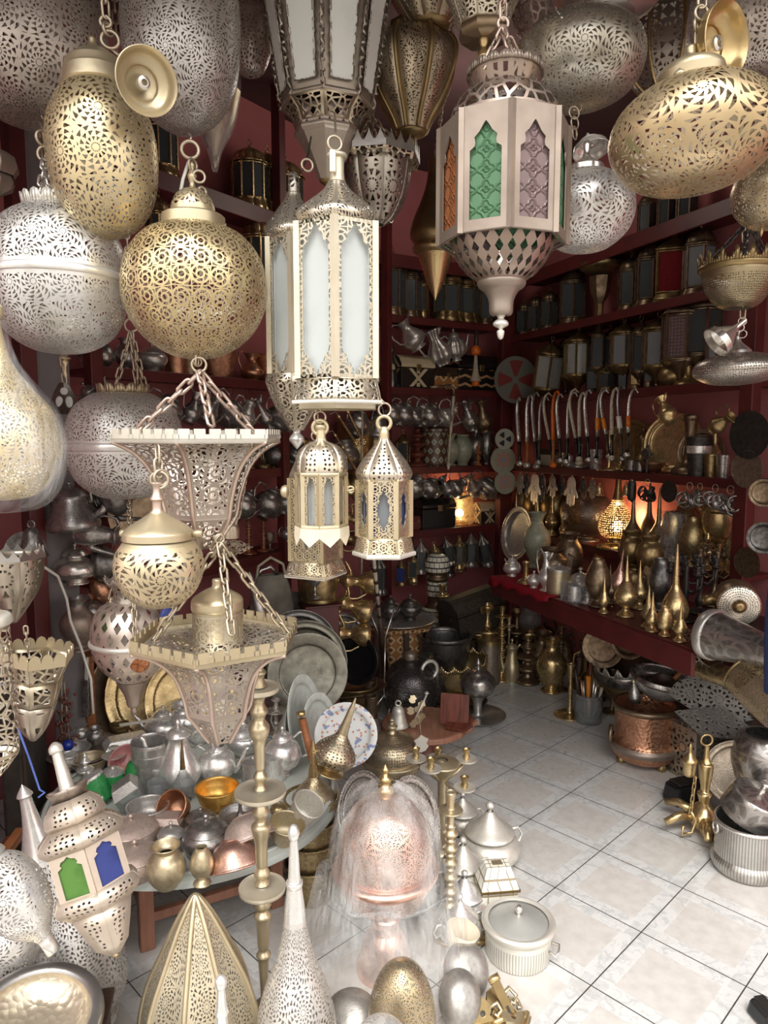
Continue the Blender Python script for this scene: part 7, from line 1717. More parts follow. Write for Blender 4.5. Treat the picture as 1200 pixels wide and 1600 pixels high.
# bottom edge clutter
p = at(50,1570,1.42); k = mpp(p)
put('hammered_basin',[P('bowl',B().lathe([(0,-.05),(50*k,-.045),(78*k,-.02),(84*k,.0)],44),'hammered'),P('rim',B().lathe([(83*k,-.001),(88*k,.006),(100*k,.006),(104*k,-.002),(104*k,-.02),(96*k,-.05),(60*k,-.075),(0,-.08)],48,k=3),'pewter')],Vector((p.x,p.y,.335)),(radians(8),radians(6),0),1,'hammered basin with wide grey rim in the bottom left corner','basin')
put('wooden_crate',[P('box',B().box((0,0,.12),(.30,.30,.24)),'dark wood',bevel=.005),P('lid',B().box((0,0,.247),(.32,.32,.014)),'dark wood',bevel=.003)],(p.x-.02,p.y,.001),(0,0,.2),1,'dark crate holding up the hammered basin at bottom left','crate')
p = at(18,1395,1.46); k = mpp(p)
put('pierced_lamp',[P('shade',B().lathe([(11*k,-96*k),(14*k,-84*k),(40*k,-48*k),(50*k,0),(42*k,40*k),(24*k,62*k)],40),'silver fine'),P('collar',B().lathe([(24*k,60*k),(28*k,64*k),(26*k,72*k),(18*k,82*k),(22*k,88*k),(14*k,98*k),(0,98*k)],26,k=3),'silver'),P('neck',B().lathe([(0,-118*k),(11*k,-116*k),(11*k,-94*k)],20,k=1),'silver')],p,(0,radians(-32),0),1,'silver pierced lamp lying aslant at the left edge','lamp')
p = at(14,1474,1.60); k = mpp(p)
put('pierced_lamp',[P('shade',B().lathe([(10*k,-50*k),(36*k,-34*k),(46*k,0),(36*k,34*k),(10*k,52*k)],36),'silver fine'),P('foot',B().lathe([(0,-64*k),(20*k,-62*k),(12*k,-48*k)],20),'silver'),P('support',B().lathe([(0,-p.z),(30*k,-p.z),(18*k,-62*k),(0,-62*k)],20),'dark wood')],p,(0,0,0),1,'round silver pierced lamp below the slanting one at the left edge','lamp')
dome = [P('dish',B().lathe([(0,-.004),(.46,0),(.5,.01),(.5,.04),(.44,.2),(.28,.33),(0,.39)],36),'dull grey')]
p = at(548,1575,1.70)
put('round_dish',dome,Vector((p.x,p.y,.075)),(radians(40),radians(-10),0),.155,'grey silver dish lying face down between the spired lamp and dark gold egg','dish')
p = at(718,1548,1.78); k = mpp(p)
put('oval_dish',dome,Vector((p.x,p.y,.075)),(radians(48),radians(14),radians(6)),(.118,.14,.135),'smooth grey oval dish turned upside down right of the gold egg','dish')
p = at(727,1556,1.86)
put('oval_dish',dome,Vector((p.x+.005,p.y+.03,.068)),(radians(48),radians(14),radians(6)),(.135,.15,.10),'paler second dish just behind the smooth grey one','dish')
p = on_z(672,1520,0)
put('paper_cone',[P('paper_cone',B().lathe([(.004,0),(.05,.17)],20,k=1),'paper',solid=.002)],on_z(706,1520,0)+Vector((0,0,.01)),(0,radians(14),0),(1,1,.8),'torn brown paper cone beneath the plastic sheet','paper')
# brass hinges and fittings at the bottom right of the pile
bz_ = [(745,1478,'brass scroll bracket on the tiles beside the white dish',.0,.07),(722,1482,'brass leaf hook beside the scroll bracket',.9,.055),(790,1602,'ornate brass hinge plate at the bottom edge',.5,.085),(826,1606,'flat notched brass hinge arm at the bottom edge',1.2,.08),(757,1612,'round pierced brass mount at the bottom edge',.2,.07)]
for i,(px,py,lab,rz,h) in enumerate(bz_):
    p = on_z(px,py,0)
    parts = [P('plate',B().sheet([[(-.03,0),(.03,0),(.034,.02),(.02,.035),(.028,.055),(.008,.075),(-.012,.07),(-.026,.05),(-.016,.035),(-.034,.02)],[(.008*cos(t*.785),.04+.008*sin(t*.785)) for t in range(8)]],.006),'brass pale' if i % 2 else 'brass dark',bevel=.001),
             P('scroll',B().tube([(.02,0,.05),(.045,0,.06),(.055,0,.04),(.04,0,.028),(.034,0,.036)],.005,7),'brass pale'),P('knuckle',B().tube([(-.03,-.006,.012),(.03,-.006,.012)],.007,9),'brass')]
    put('brass_fitting',parts,p+Vector((0,0,.002)),(radians(-(15+18*i % 60)),0,rz),h/.07,lab,'fitting')
p = on_z(803,1596,0); put('brass_hardware',[P('arm',B().box((0,0,.06),(.026,.01,.12)),'brass dark',bevel=.002),P('knuckle',B().tube([(-.016,0,.12),(.016,0,.12)],.010,10),'brass'),P('slot',B().box((0,-.006,.03),(.008,.003,.03)),'iron')],p,(radians(-20),radians(-22),.3),1,'long notched brass hinge standing up at the bottom edge','fitting')  # this piece is a hinge, not a bracket
# ------------------------------------------------------------------ behind the table: trays, pots, tables and the heap under the back wall
def lean(px,py,Y,d,v,mt,lab,tx=-14,tz=0,name='round_tray',cat='tray',ty=0,sx=1.0):
    """A tray standing on its edge, px,py its middle."""
    p = at(px,py,Y); s = d*mpp(p)
    return put(name,plate(mt,v),p,(radians(tx),radians(ty),radians(tz)),(s*sx,s,s),lab,cat)
lean(258,1082,3.02,176,'tray','brass','largest brass tray with beaded border leaning behind the table at left',-14,22)
lean(300,1092,2.94,140,'tray','brass','second brass tray leaning in front of the largest one',-16,18)
lean(206,1080,3.05,150,'plate','bronze','dull bronze tray standing edge-on left of the brass trays',-12,50)
lean(480,1052,2.98,124,'plate','tray olive','big plain pewter tray leaning right of the crown lamp',-16,14)
lean(476,1036,3.08,132,'tray','tray olive','bead-edged pewter tray just behind the plain one',-14,14)
lean(466,1014,3.18,122,'tray','pewter dark','third pewter tray farthest back with wavy rim',-12,14)
lean(230,800,3.0,120,'tray','bronze','dark bronze tray hanging on the left wall behind the small globe lamp',0,30)
fl(555,1130,58,L('bucket','brass dark'),'drum_pot','wide brass cauldron carrying a plate and copper pot','cauldron',wide=.92,k=1.1)
p = on_z(555,1130,0); k = mpp(p)
put('round_tray',[P('well',B().lathe([(0,0),(34*k,0),(54*k,8*k),(56*k,10*k),None,(54*k,10*k),(30*k,3*k),(0,3*k)],40,k=2),'bronze')],p+Vector((-.02,0,.178)),(radians(-3),radians(-4),0),1,'dark bronze plate lying on the wide brass cauldron','plate')
put('lidded_pot',[P('body',B().lathe([(0,0),(20*k,0),None,(22*k,2*k),(38*k,16*k),(42*k,34*k)],34),'copper'),P('lid',B().lathe([(44*k,33*k),(40*k,40*k),(20*k,48*k),(0,50*k)],34),'bronze')]+[P('handle',B().tube([(s*40*k,0,26*k),(s*50*k,0,30*k),(s*50*k,-.01,36*k),(s*41*k,-.012,34*k)],2.5*k,7,M=RZ(-1.1)),'brass') for s in (-1,1)],p+Vector((-.045,-.0,.194)),(0,radians(4),0),.92,'copper pot with domed lid and brass handle on the bronze plate','pot')
fl(512,1150,66,lidded_pot('straight','pewter',handles=0),'lidded_pot','pewter pot with tall knob in front of the leaning pewter tray','pot',wide=.62)
for px,py,h,tz,lab in ((466,1118,132,20,'tall pale green ceramic dish standing upright behind the teapots'),(492,1138,116,8,'second pale green ceramic dish with painted stripes standing upright'),(452,1140,90,30,'small pale ceramic dish half hidden by the green ones')):
    p = at(px,py,2.72 if px != 492 else 2.66); s = h*mpp(p)
    put('ceramic_dish',plate('pale ceramic','deep'),p,(radians(-8),0,radians(tz+38)),(s*.62,s*.8,s),lab,'dish')
fl(580,1170,66,[P('body',B().lathe([(0,0),(.30,0),None,(.32,.03),(.36,.2),(.30,.42),(.14,.58),(.12,.6)],sides=8),'rose diamond'),P('neck',B().lathe([(.12,.6),(.11,.98),None,(.14,1.0),(.1,1.0)],16,k=1),'bronze')],'wedge_lamp','small tan eight-sided pierced lamp with stub neck by the round wooden table','lamp',k=1.3)
fl(640,1118,92,[P('shade',B().lathe([(.2,0),(.36,.12),(.44,.4),(.38,.68),(.2,.88),(.08,.93)],36),'black fret'),P('cap',B().lathe([(.1,.9),(.1,1.0),(.04,1.04),(0,1.04)],16),'copper dull'),P('carry_ring',B().ring(.14,.03,T3(.3,-.12,.78) @ RZ(.5),16,7),'tin white'),P('foot',B().lathe([(0,0),(.24,0),None,(.24,.03),(.2,.04)],24),'iron')],'black_lamp','black round pierced lamp with pale carrying ring','lamp',k=1.08)
fl(668,1100,70,[P('shade',B().lathe([(.2,0),(.40,.2),(.46,.5),(.40,.8),(.2,1.0)],32),'black fret'),P('foot',B().lathe([(0,0),(.24,0),None,(.24,.03),(.2,.04)],24),'iron')],'black_lamp','second black pierced lamp behind the one with the ring','lamp')
fl(694,1078,80,L('bucket','pewter dark'),'dark_planter','dark bronze flaring pot behind the black lamps','pot',wide=.8)
# hexagonal inlaid table with pewter on it
p = on_z(622,1066,0); k = mpp(p); hz_ = 98*k
parts = [P('top',B().lathe([(0,hz_-.02),(62*k,hz_-.02),None,(64*k,hz_),None,(0,hz_)],sides=6,k=1),'inlay diamond'),P('body',B().lathe([(46*k,.0),(46*k,hz_-.02)],sides=6,k=1),'inlay diamond')]
for q in range(6):
    a = -pi/2+pi/3*q; parts.append(P('leg',B().box((46*k*cos(a),46*k*sin(a),hz_*.5),(7*k,7*k,hz_-.02),None),'dark wood'))
put('inlaid_table',parts,p,(0,0,.25),1,'hexagonal wooden table inlaid with orange and bone diamonds','table')
q_ = p+Vector((0,0,hz_+.001))
put('teapot',teapot('round','pewter dark'),q_+Vector((-.05,-.03,.012)),(0,0,.4),40*k,'dark pewter teapot on the hexagonal inlaid table','teapot')
put('sugar_bowl',lidded_pot('sugar','pewter dark',handles=1),q_+Vector((.075,-.02,.012)),(0,0,.7),42*k,'dark pewter sugar bowl on the hexagonal inlaid table','bowl')
put('round_tray',[P('well',B().lathe([(0,0),(44*k,0),(60*k,4*k),None,(58*k,5*k),(42*k,2*k),(0,2*k)],36,k=2),'steel')],q_,(0,0,0),1,'flat metal tray under the dark teapot on the inlaid table','tray')
# brass pot on the red block, bag, horn
p = on_z(497,1010,0); 
put('brass_pot',[P('body',B().lathe([(0,0),(.36,0),None,(.40,.05),(.46,.3),(.46,.8),(.5,1.0),None,(.47,1.0),(.43,.3)],28),'brass dark'),P('ring_foot',B().lathe([(.36,-.04),(.40,-.04),(.40,.04),(.36,.04)],28),'brass dark')],at(497,936,3.55),(0,0,0),68*mpp(at(497,936,3.55)),'dull brass pot on a red block beneath the square lantern','pot')
p = at(497,940,3.55); z_ = p.z
put('red_block',[P('block',B().box((0,0,z_/2-.004),(.17,.17,z_-.008)),'maroon paint',bevel=.004),P('cap',B().box((0,0,z_-.006),(.19,.19,.01)),'maroon paint',bevel=.002)],(p.x,p.y,0),(0,0,.4),1,'maroon block holding up the dull brass pot','stand')
p = at(492,912,3.42); s = 46*mpp(p)
put('small_goblet',L('goblet','pewter'),p,(0,0,0),(s*.8,s*.8,s),'little pewter goblet in front of the dull brass pot','cup',ctr=.5)
p = at(424,940,3.4); k = mpp(p)
put('woven_bag',[P('bag',B().lathe([(0,-42*k),(26*k,-40*k),(32*k,-20*k),(30*k,10*k),(22*k,40*k),(20*k,42*k)],26,Matrix.Diagonal((1.15,.45,1,1)),rib=.04,ribn=9),'bag hide'),P('handle',B().tube([Vector((x*k,0,z*k)) for x,z in ((-24,36),(-20,58),(0,70),(20,58),(24,36))],2.4*k,7),'rope'),P('inner_handle',B().tube([Vector((x*k,.02,z*k)) for x,z in ((-22,36),(-14,50),(2,54),(14,40))],3*k,7),'pewter')],p,(0,0,.5),1,'grey skin bag with loop handles hanging under the candlestick shelf','bag')
p = at(402,940,3.15); s = 96*mpp(p)
put('pewter_horn',[P('horn',B().lathe([(.20,0),(.14,.3),(.09,.6),(.05,.9),(.02,1.0)],18),'pewter'),P('mouth_band',B().lathe([(.2,-.01),(.215,0),(.2,.05)],18),'steel')],p,(0,radians(-14),0),(s*.9,s*.9,s),'slim pewter horn leaning behind the lower crown lamp','horn',ctr=.5)
lean(440,955,3.5,60,'flat','leather','dark leather-brown board behind the skin bag',-6,30,'board','board',sx=2.0)
# leaning banded stick, drum, tongs, pedestals
a_,b_ = at(584,872,3.45),on_z(604,1090,0.0)+Vector((0,.0,.06)); d_ = (b_-a_)
put('banded_staff',[P('upper_shaft',B().tube([a_-a_,d_*.45],.009,9),'bone'),P('stock',B().tube([d_*.45,d_*.6,d_*.98],[.012,.02,.026],9),'dark wood')]+[P('band',B().tube([d_*t,d_*(t+.02)],.0125,9),'dark wood') for t in (.06,.14,.22,.3,.38)],a_,(0,0,0),1,'long white-banded staff with dark stock leaning in front of the inlaid table','staff')
lean(562,1030,3.62,78,'deep','black lacquer','dark drum with pale studded rim left of the leaning staff',-10,-30,'drum','drum')
p = at(540,1000,3.8); lean(535,992,3.75,70,'tray','pewter','grey lattice-edged dish behind the sideways coffee pots',-10,20,'lattice_dish','dish')
fl(613,1062,80,L('finial stand','brass dark'),'pedestal','turned tarnished brass pedestal right of the drum','pedestal',wide=.7)
p = on_z(600,1128,0); k = mpp(p)
put('fire_tongs',[P('shaft',B().tube([(0,0,30*k),(2*k,0,120*k)],.005,8),'nickel'),P('blade',B().tube([Vector((x*k,0,z*k)) for x,z in ((0,30),(-13,12),(-11,-4),(-4,-12),(6,-4),(10,16),(0,30))],.0045,7),'nickel'),P('fork',B().tube([Vector((x*k,0,z*k)) for x,z in ((-26,170),(-6,118),(2,120),(16,165))],.005,7),'nickel'),P('side_rod',B().tube([Vector((x*k,0.01,z*k)) for x,z in ((-44,40),(-44,150))],.004,7),'nickel'),P('rod_knob',B().lathe([(0,0),(.012,.008),(.008,.02),(0,.024)],10,T3(-44*k,.01,150*k)),'nickel')],p+Vector((0,0,.045)),(radians(-6),0,0),1,'bright steel fire tongs with forked top beside the black lamp','tongs')
fl(574,1120,54,L('round pot','pewter'),'pot','grey pewter pot behind the fire tongs','pot',wide=.7)
# round wooden table with bell, hinge leaves and the book stand
p = on_z(663,1190,0); zt = .20; q0 = on_z(663,1128,zt); k = mpp(q0)
put('round_stool',[P('top',B().lathe([(0,-.028),(62*k,-.028),(66*k,-.02),(66*k,-.004),(62*k,0),None,(0,0)],48,k=2),'table wood'),P('pedestal',B().lathe([(0,-zt),(34*k,-zt),None,(34*k,-zt+.02),(22*k,-zt*.6),(26*k,-.028)],8,k=2),'red wood')],q0,(0,0,0),1,'small round wooden table with dark pedestal at the tile edge','table')
put('hand_bell',bell('tin white'),on_z(622,1136,zt)+Vector((0,0,.006)),(0,0,0),44*k,'pale grey hand bell on the small round wooden table','bell')
p = on_z(708,1140,zt)+Vector((0,0,.001))
wing = B().sheet([[(-.05,0),(.05,0),(.06,.05),(.045,.075),(.05,.12),(-.05,.12),(-.045,.075),(-.06,.05)]],.014)
put('book_stand',[P('upright_board',B().box((0,.02,.09),(44*k,.016,.15),RX(radians(-12))),'red wood',bevel=.003),P('lying_board',wing,'red wood',bevel=.003,loc=(.015,-.03,.016),rot=(radians(82),0,radians(168))),P('lower_board',wing,'table wood',bevel=.003,loc=(.02,-.015,.006),rot=(radians(86),0,radians(160)))],p,(0,0,-.25),1,'folding red-brown wooden book stand on the round table','book stand')
lf = B(); rnd = random.Random(5)
outl = [(.0,0),(.012,.004),(.02,.014),(.014,.024),(.02,.034),(.008,.04),(0,.046),(-.008,.04),(-.02,.034),(-.014,.024),(-.02,.014),(-.012,.004)]
for i in range(7): lf.sheet([[(x*.9,z*.9) for x,z in outl]],.005,T3(-.03+.018*(i % 3),.004*i,.018*i) @ RY(.5+rnd.uniform(-.6,.6)) @ RX(rnd.uniform(-.5,.2)))
put('leaf_hooks',[P('leaf_plates',lf,'brass pale'),P('spindle',B().tube([(-.03,0,-.005),(.045,.02,.15)],.005,8),'tin white'),P('spindle_knob',B().lathe([(0,0),(.012,.008),(0,.02)],10,T3(.045,.02,.15)),'tin white')],on_z(652,1140,zt)+Vector((0,0,.014)),(0,0,0),1,'pale cast brass leaf plates heaped on the round wooden table','fittings')
p = at(658,1165,2.98)
put('hanging_leaf',[P('leaf',B().sheet([[(x*1.7,z*1.7) for x,z in outl]],.005),'tin white',bevel=.001),P('cord',B().tube([(0,0,.07),(-.01,-.0,.16)],.002,5),'rope')],p-Vector((0,0,.03)),(0,0,.3),1,'single pale brass leaf hanging off the round table edge on a cord','fittings')
# hookah, chest, candlesticks against the back
p = on_z(682,1032,0); s = 166*mpp(p)
put('hookah',[P('vase',B().lathe([(0,0),(.22,0),None,(.26,.04),(.29,.18),(.28,.32),(.2,.46),(.14,.52)],40),'inlay scales'),P('lower_neck',B().lathe([(.14,.52),(.10,.55),(.10,.62)],24),'bronze'),P('white_neck',B().lathe([(.10,.62),(.105,.64),(.105,.74),(.10,.76)],24),'inlay scales'),P('upper_neck',B().lathe([(.10,.76),(.12,.79),(.10,.82),(.11,.85)],24),'bronze'),P('head',B().lathe([(.11,.85),(.13,.87),(.125,.95),(.09,1.0),(.05,1.02)],24),'inlay scales'),P('stem_pipe',B().tube([(.02,-.2,0.1),(.05,-.3,.5)],.015,8),'brass')],p,(0,0,wang('B')),(s*.88,s*.88,s),'tall hookah bottle banded in white bone scales','hookah')
p = at(738,960,4.62); s = 62*mpp(p)
put('casket',casket('leather','iron',1.45,.9),p,(0,radians(-10),wang('B')),s,'dark studded leather chest tilted against the back wall','chest',ctr=.4)
p = at(738,992,4.66); put('wooden_crate',[P('box',B().box((0,0,p.z/2),(.34,.26,p.z)),'dark wood',bevel=.005),P('lid',B().box((0,0,p.z+.004),(.35,.27,.008)),'dark wood')],(p.x,p.y,0.001),(0,0,wang('B')),1,'dark crate under the tilted leather chest','crate')
cs = [(690,1046,128,'stack','brass','slim'),(712,1062,104,'stack','brass','gleaming'),(726,1052,110,'wide','brass dark','tarnished wide-panned'),(744,1058,108,'wide','brass dark','dull'),(760,1060,116,'wide','brass','broad-panned brass'),(774,1052,96,'stack','bronze','dark'),(783,1062,110,'stack','brass','bright ringed'),(794,1056,90,'plain','brass pale','short pale'),(770,1040,120,'plain','bronze','dark tall'),(806,1048,96,'wide','bronze','bronze wide-panned'),(737,1046,100,'stack','brass dark','thin')]
for i,(px,py,h,v,mt,a) in enumerate(sorted(cs)):
    fl(px,py,h,candlestick(v,mt),'candlestick','%s candlestick in the cluster by the far corner, %s from the left' % (a,ORD[i]),'candlestick',k=1.05,wide=.75,group='candlesticks by the far corner')
fl(763,1066,74,L('canister','copper dull',mats=(('lid','brass dark'),)),'canister','tall narrow copper canister with brass lid near the corner','canister',wide=.62)
fl(799,1064,60,teapot('tall','brass pale'),'coffee_pot','tapering pale brass coffee pot with curved spout','pot',wide=.72,rot=(0,0,180))
for i,(px,py,h,mt,lab) in enumerate(((824,1066,66,'bronze','stacked bronze turned urn beside the pale coffee pot'),(842,1062,50,'brass dark','low dark brass turned urn'))):
    fl(px,py,h,L('finial stand',mt),'turned_urn',lab,'urn',wide=1.0)
fl(861,1080,76,L('urn','brass'),'brass_urn','bright brass baluster vase standing before the counter panel','vase',wide=.85)
fl(846,1064,70,L('urn','bronze'),'brass_urn','darker bronze vase just behind the bright baluster vase','vase',wide=.9)
fl(826,1038,96,[P('font',B().lathe([(0,0),(.36,0),None,(.38,.04),(.3,.2),(.16,.3),(.15,.36)],24),'pewter dark'),P('burner',B().lathe([(.2,.36),(.24,.4),(.24,.52),(.18,.58)],20),'brass'),P('chimney',B().lathe([(.16,.58),(.17,.72),(.13,.86),(.13,.95),(.05,1.0)],18),'jar glass')],'oil_lamp','dark oil lamp with brass burner under the counter corner','lamp')
for i,(px,py,h,v,mt,lab) in enumerate(((850,1030,60,'kettle','iron','black iron kettle in the shade beneath the counter'),(790,1012,50,'round','iron','black teapot in shade by the counter bracket'),(880,1040,50,'kettle','bronze','dark bronze kettle beneath the counter'))):
    fl(px,py,h,teapot(v,mt),'kettle',lab,'kettle',wide=.8)
fl(875,1078,90,candlestick('stack','bronze'),'candlestick','bronze ringed candlestick behind the bright baluster vase','candlestick',wide=.75)
for i,(px,py,d,mt,lab) in enumerate(((715,1104,92,'brass dark','lower brass tray under the crowned brass bowl'),(717,1098,84,'brass','upper brass tray under the crowned brass bowl'))):
    p = on_z(px,1098,0); k = mpp(p)
    put('round_tray',[P('well',B().lathe([(0,0),(d*.36*k,0),(d*.5*k,.02),None,(d*.49*k,.022),(d*.35*k,.004),(0,.004)],40,k=2),mt)],p+Vector((0,0,.002+.026*i)),(0,0,0),1,lab,'tray')
H = stand(716,on_z(716,1098,0).y,'crown-rimmed brass bowl lamp standing on two brass trays',name='crown_bowl',cat='lamp',z=.055)
H.turn('shade','brass',[(16,1080),(34,1070),(44,1050),(46,1036)]); H.crown('crown','brass',46,1038,1024,14,'point')
H.root.location.z = .055; H.root.rotation_euler = (0,radians(-8),0)
p = on_z(746,1122,0); k = mpp(p)
put('censer',[P('saucer',B().lathe([(0,.012),(34*k,.012),(40*k,.02),(41*k,.024),None,(38*k,.022),(30*k,.018),(0,.018)],40,k=2),'pewter'),P('stem',B().lathe([(10*k,.018),(6*k,8*k),(7*k,26*k),(12*k,34*k)],20),'steel'),P('bowl',B().lathe([(12*k,34*k),(22*k,40*k),(25*k,50*k)],28),'pewter engraved'),P('lid',B().lathe([(26*k,50*k),(24*k,60*k),(14*k,70*k),(3*k,73*k)],28),'pewter engraved',[P('finial',B().lathe([(4*k,72*k),(3*k,78*k),(4*k,82*k),(0,90*k)],12),'pewter')])]+[P('foot',B().lathe([(0,0),(4*k,0),(5*k,.012),(0,.014)],10,T3(26*k*cos(a),26*k*sin(a),0)),'pewter') for a in (-.6,1.5,3.6)],p,(0,0,0),1.08,'pewter incense burner on a round footed dish at the tile edge','censer')
# ------------------------------------------------------------------ right hand heap on the tiles
fl(890,1118,74,candlestick('trumpet','brass'),'candlestick','brass trumpet candlestick alone on the tiles left of the cutlery jar','candlestick',wide=.9,k=1.12)
p = on_z(919,1126,0); k = mpp(p)
parts = [P('jar',B().lathe([(0,0),(19*k,0),None,(20*k,2*k),(20*k,34*k),(17*k,38*k),(19*k,40*k),None,(18*k,40*k),(18*k,4*k),(0,3*k)],28,k=2),'jar glass')]
for i,(dx,dy,h,mt,r) in enumerate(((-8,2,62,'copper',1.4),(-14,3,78,'dark wood',2.4),(2,5,86,'red wood',2.2),(-2,-4,70,'plastic orange',3.2),(8,2,60,'nickel',1.6),(12,-3,52,'bone',2.0),(5,0,66,'nickel',1.4),(-5,6,58,'steel',1.8))):
    parts.append(P('utensil',B().tube([(dx*.5*k,dy*.5*k,5*k),(dx*1.1*k,dy*k,h*.6*k),(dx*1.5*k,dy*1.2*k,h*k)],[r*.8*k,r*k,r*1.3*k],7),mt))
put('cutlery_jar',parts,p,(0,0,0),1.05,'glass jar crammed with spoons and an orange-handled tool','jar')
H = stand(968,on_z(968,1100,0).y,'wide pewter-rimmed bowl lamp with pale crown points, tilted on the floor',name='crown_bowl',cat='lamp')
p = on_z(968,1100,0); k = mpp(p)
H.add('bowl',B().lathe([(10*k,0),(32*k,12*k),(46*k,34*k),(50*k,50*k)],40),'brass engraved'); H.add('band',B().lathe([(50*k,50*k),(53*k,54*k),(53*k,66*k),(50*k,70*k)],40,k=2),'pewter engraved')
cb_ = B(); R_ = 51*k
for q in range(16):
    for (u0,t0),(u1,t1) in zip([(0,.2),(.15,.25),(.5,1),(.85,.25)],[(.15,.25),(.5,1),(.85,.25),(1,.2)]):
        a0,a1 = 2*pi*(q+u0)/16,2*pi*(q+u1)/16; i = len(cb_.v); z0 = 68*k
        cb_.v += [Vector((R_*cos(a0),R_*sin(a0),z0)),Vector((R_*cos(a1),R_*sin(a1),z0)),Vector((R_*cos(a1),R_*sin(a1),z0+t1*18*k)),Vector((R_*cos(a0),R_*sin(a0),z0+t0*18*k))]; cb_.face([i,i+1,i+2,i+3])
H.add('crown_points',cb_,'tin white',solid=.002); H.root.rotation_euler = (radians(10),radians(-12),0); H.root.location.z = .02
fl(1006,1100,96,L('spire bottle','copper dull'),'bottle','brownish glass-like gourd bottle right of the crowned bowl','bottle',wide=1.5,k=1.1)
fl(1042,1116,136,L('spire bottle','bronze',mats=(('spire','brass dark'),)),'bottle','dark gourd bottle with brass neck leaning right','bottle',wide=1.1,k=1.1,rot=(0,8,0))
fl(1062,1106,40,L('round pot','pewter'),'pot','small shiny pewter pot between the gourd bottle and fan-shaped dish','pot',wide=.9)
fl(1090,1098,40,L('round pot','pewter dark'),'pot','small dark pewter pot left of the fan-shaped dish','pot',wide=.9)
fl(930,1092,70,ewer('brass dark'),'jug','brass jug behind the cutlery jar','jug')
fl(915,1072,64,L('bell vase','brass dark'),'vase','dull brass vase under the counter behind the cutlery jar','vase',wide=.9)
lean(942,1012,4.05,62,'plate','bronze','bronze plate leaning behind the crowned bowl under the counter',-12,-30)
lean(985,1000,3.7,60,'deep','bronze','dark bronze dish leaning under the counter right of the bronze plate',-14,-40)
p = on_z(1005,1190,0); k = mpp(p)
parts = [P('body',B().lathe([(0,6*k),(32*k,7*k),(44*k,16*k),(47*k,26*k),None,(44*k,32*k),(41*k,40*k),(42*k,78*k),(44*k,84*k),None,(41*k,84*k),(39*k,40*k)],44),'copper hammered'),P('belly_band',B().lathe([(47*k,22*k),(49*k,28*k),(46*k,33*k)],44),'copper dull'),P('rim',B().lathe([(43*k,80*k),(46*k,84*k),(45*k,88*k),(41*k,88*k)],44,k=2),'bronze')]
for q in range(3):
    a = -pi/2+.5+2*pi*q/3; parts.append(P('foot',B().lathe([(0,0),(6*k,0),(7*k,5*k),(4*k,10*k),(0,10*k)],12,T3(32*k*cos(a),32*k*sin(a),0)),'brass dark'))
parts.append(P('carry_handle',B().ring(11*k,3*k,T3(-50*k,-4*k,44*k) @ RZ(1.2),16,7),'bronze'))
put('copper_pot',parts,p,(0,0,0),1.08,'big hammered copper pot on brass feet by the tile edge','pot')
zt2 = 92*k*1.08
p2 = p+Vector((-.055,-.01,zt2))
put('pear_finial',[P('pear',B().lathe([(0,0),(.14,.03),(.26,.22),(.2,.5),(.08,.75),(.05,.86)],20),'pewter'),P('cap',B().lathe([(.06,.84),(.08,.9),(.03,1.0),(0,1.0)],12),'brass pale')],p2+Vector((0,0,-.01)),(0,radians(-6),0),38*k,'grey pear-shaped metal finial sitting on the copper pot','finial')
p2 = p+Vector((.075,.03,zt2+.01)); k2 = mpp(p2)
put('serving_bowl',[P('body',B().lathe([(0,0),(20*k2,0),(38*k2,14*k2),(44*k2,28*k2)],40),'steel'),P('chevron_rim',B().lathe([(44*k2,26*k2),(48*k2,30*k2),(46*k2,36*k2),None,(42*k2,34*k2),(38*k2,16*k2),(0,4*k2)],40),'pewter engraved')],p2,(radians(6),radians(5),0),1,'round steel bowl with leaf border resting on the copper pot','bowl')
put('wooden_ladle',[P('scoop',B().lathe([(0,0),(14*k2,4*k2),(22*k2,14*k2),None,(20*k2,14*k2),(12*k2,6*k2),(0,3*k2)],22,RX(.3)),'dark wood'),P('handle',B().tube([(14*k2,0,14*k2),(34*k2,6*k2,26*k2),(52*k2,10*k2,34*k2)],[4*k2,3*k2,2.4*k2],7),'orange wood')],p2+Vector((.03,0,12*k2)),(0,0,.2),1,'dark wooden ladle lying in the steel bowl','ladle')
p = on_z(1086,1212,0); k = mpp(p)
put('pierced_box',[P('body',B().lathe([(33*k,0),(33*k,70*k)],sides=4,ph=pi/4+.35,k=1),'sconce wheel'),P('lid',B().lathe([(36*k,70*k),(37*k,76*k),None,(0,78*k)],sides=4,ph=pi/4+.35,k=1),'brown fret'),P('bottom',B().lathe([(0,.001),(33*k,.001)],sides=4,ph=pi/4+.35,k=1),'bronze')],p,(0,0,0),1.2,'square bronze pierced box right of the copper pot','box')
fl(1056,1196,68,candlestick('stack','copper'),'candlestick','copper ringed candlestick between copper pot and pierced box','candlestick',wide=.7)
fan = [(0,0)]+[(1.0*(1+.035*abs(sin(t*9)))*sin(t),1.0*(1+.035*abs(sin(t*9)))*cos(t)) for t in [(-1.15+2.3*i/40) for i in range(41)]]
p = at(1122,1122,2.95); s = 84*mpp(p)
put('fan_dish',[P('fan_plate',B().sheet([fan],.03),'tin fan'),P('cross_plate',B().sheet([[(-.75,-.1),(.1,.25),(.62,-.12),(.3,-.42),(-.3,-.5)]],.03,T3(-.05,-.08,.18) @ RX(-.4)),'tin fan')],p-Vector((0,0,.04)),(radians(-32),radians(8),radians(-14)),s,'fan-shaped grey pierced dish with scalloped edge at right','dish')
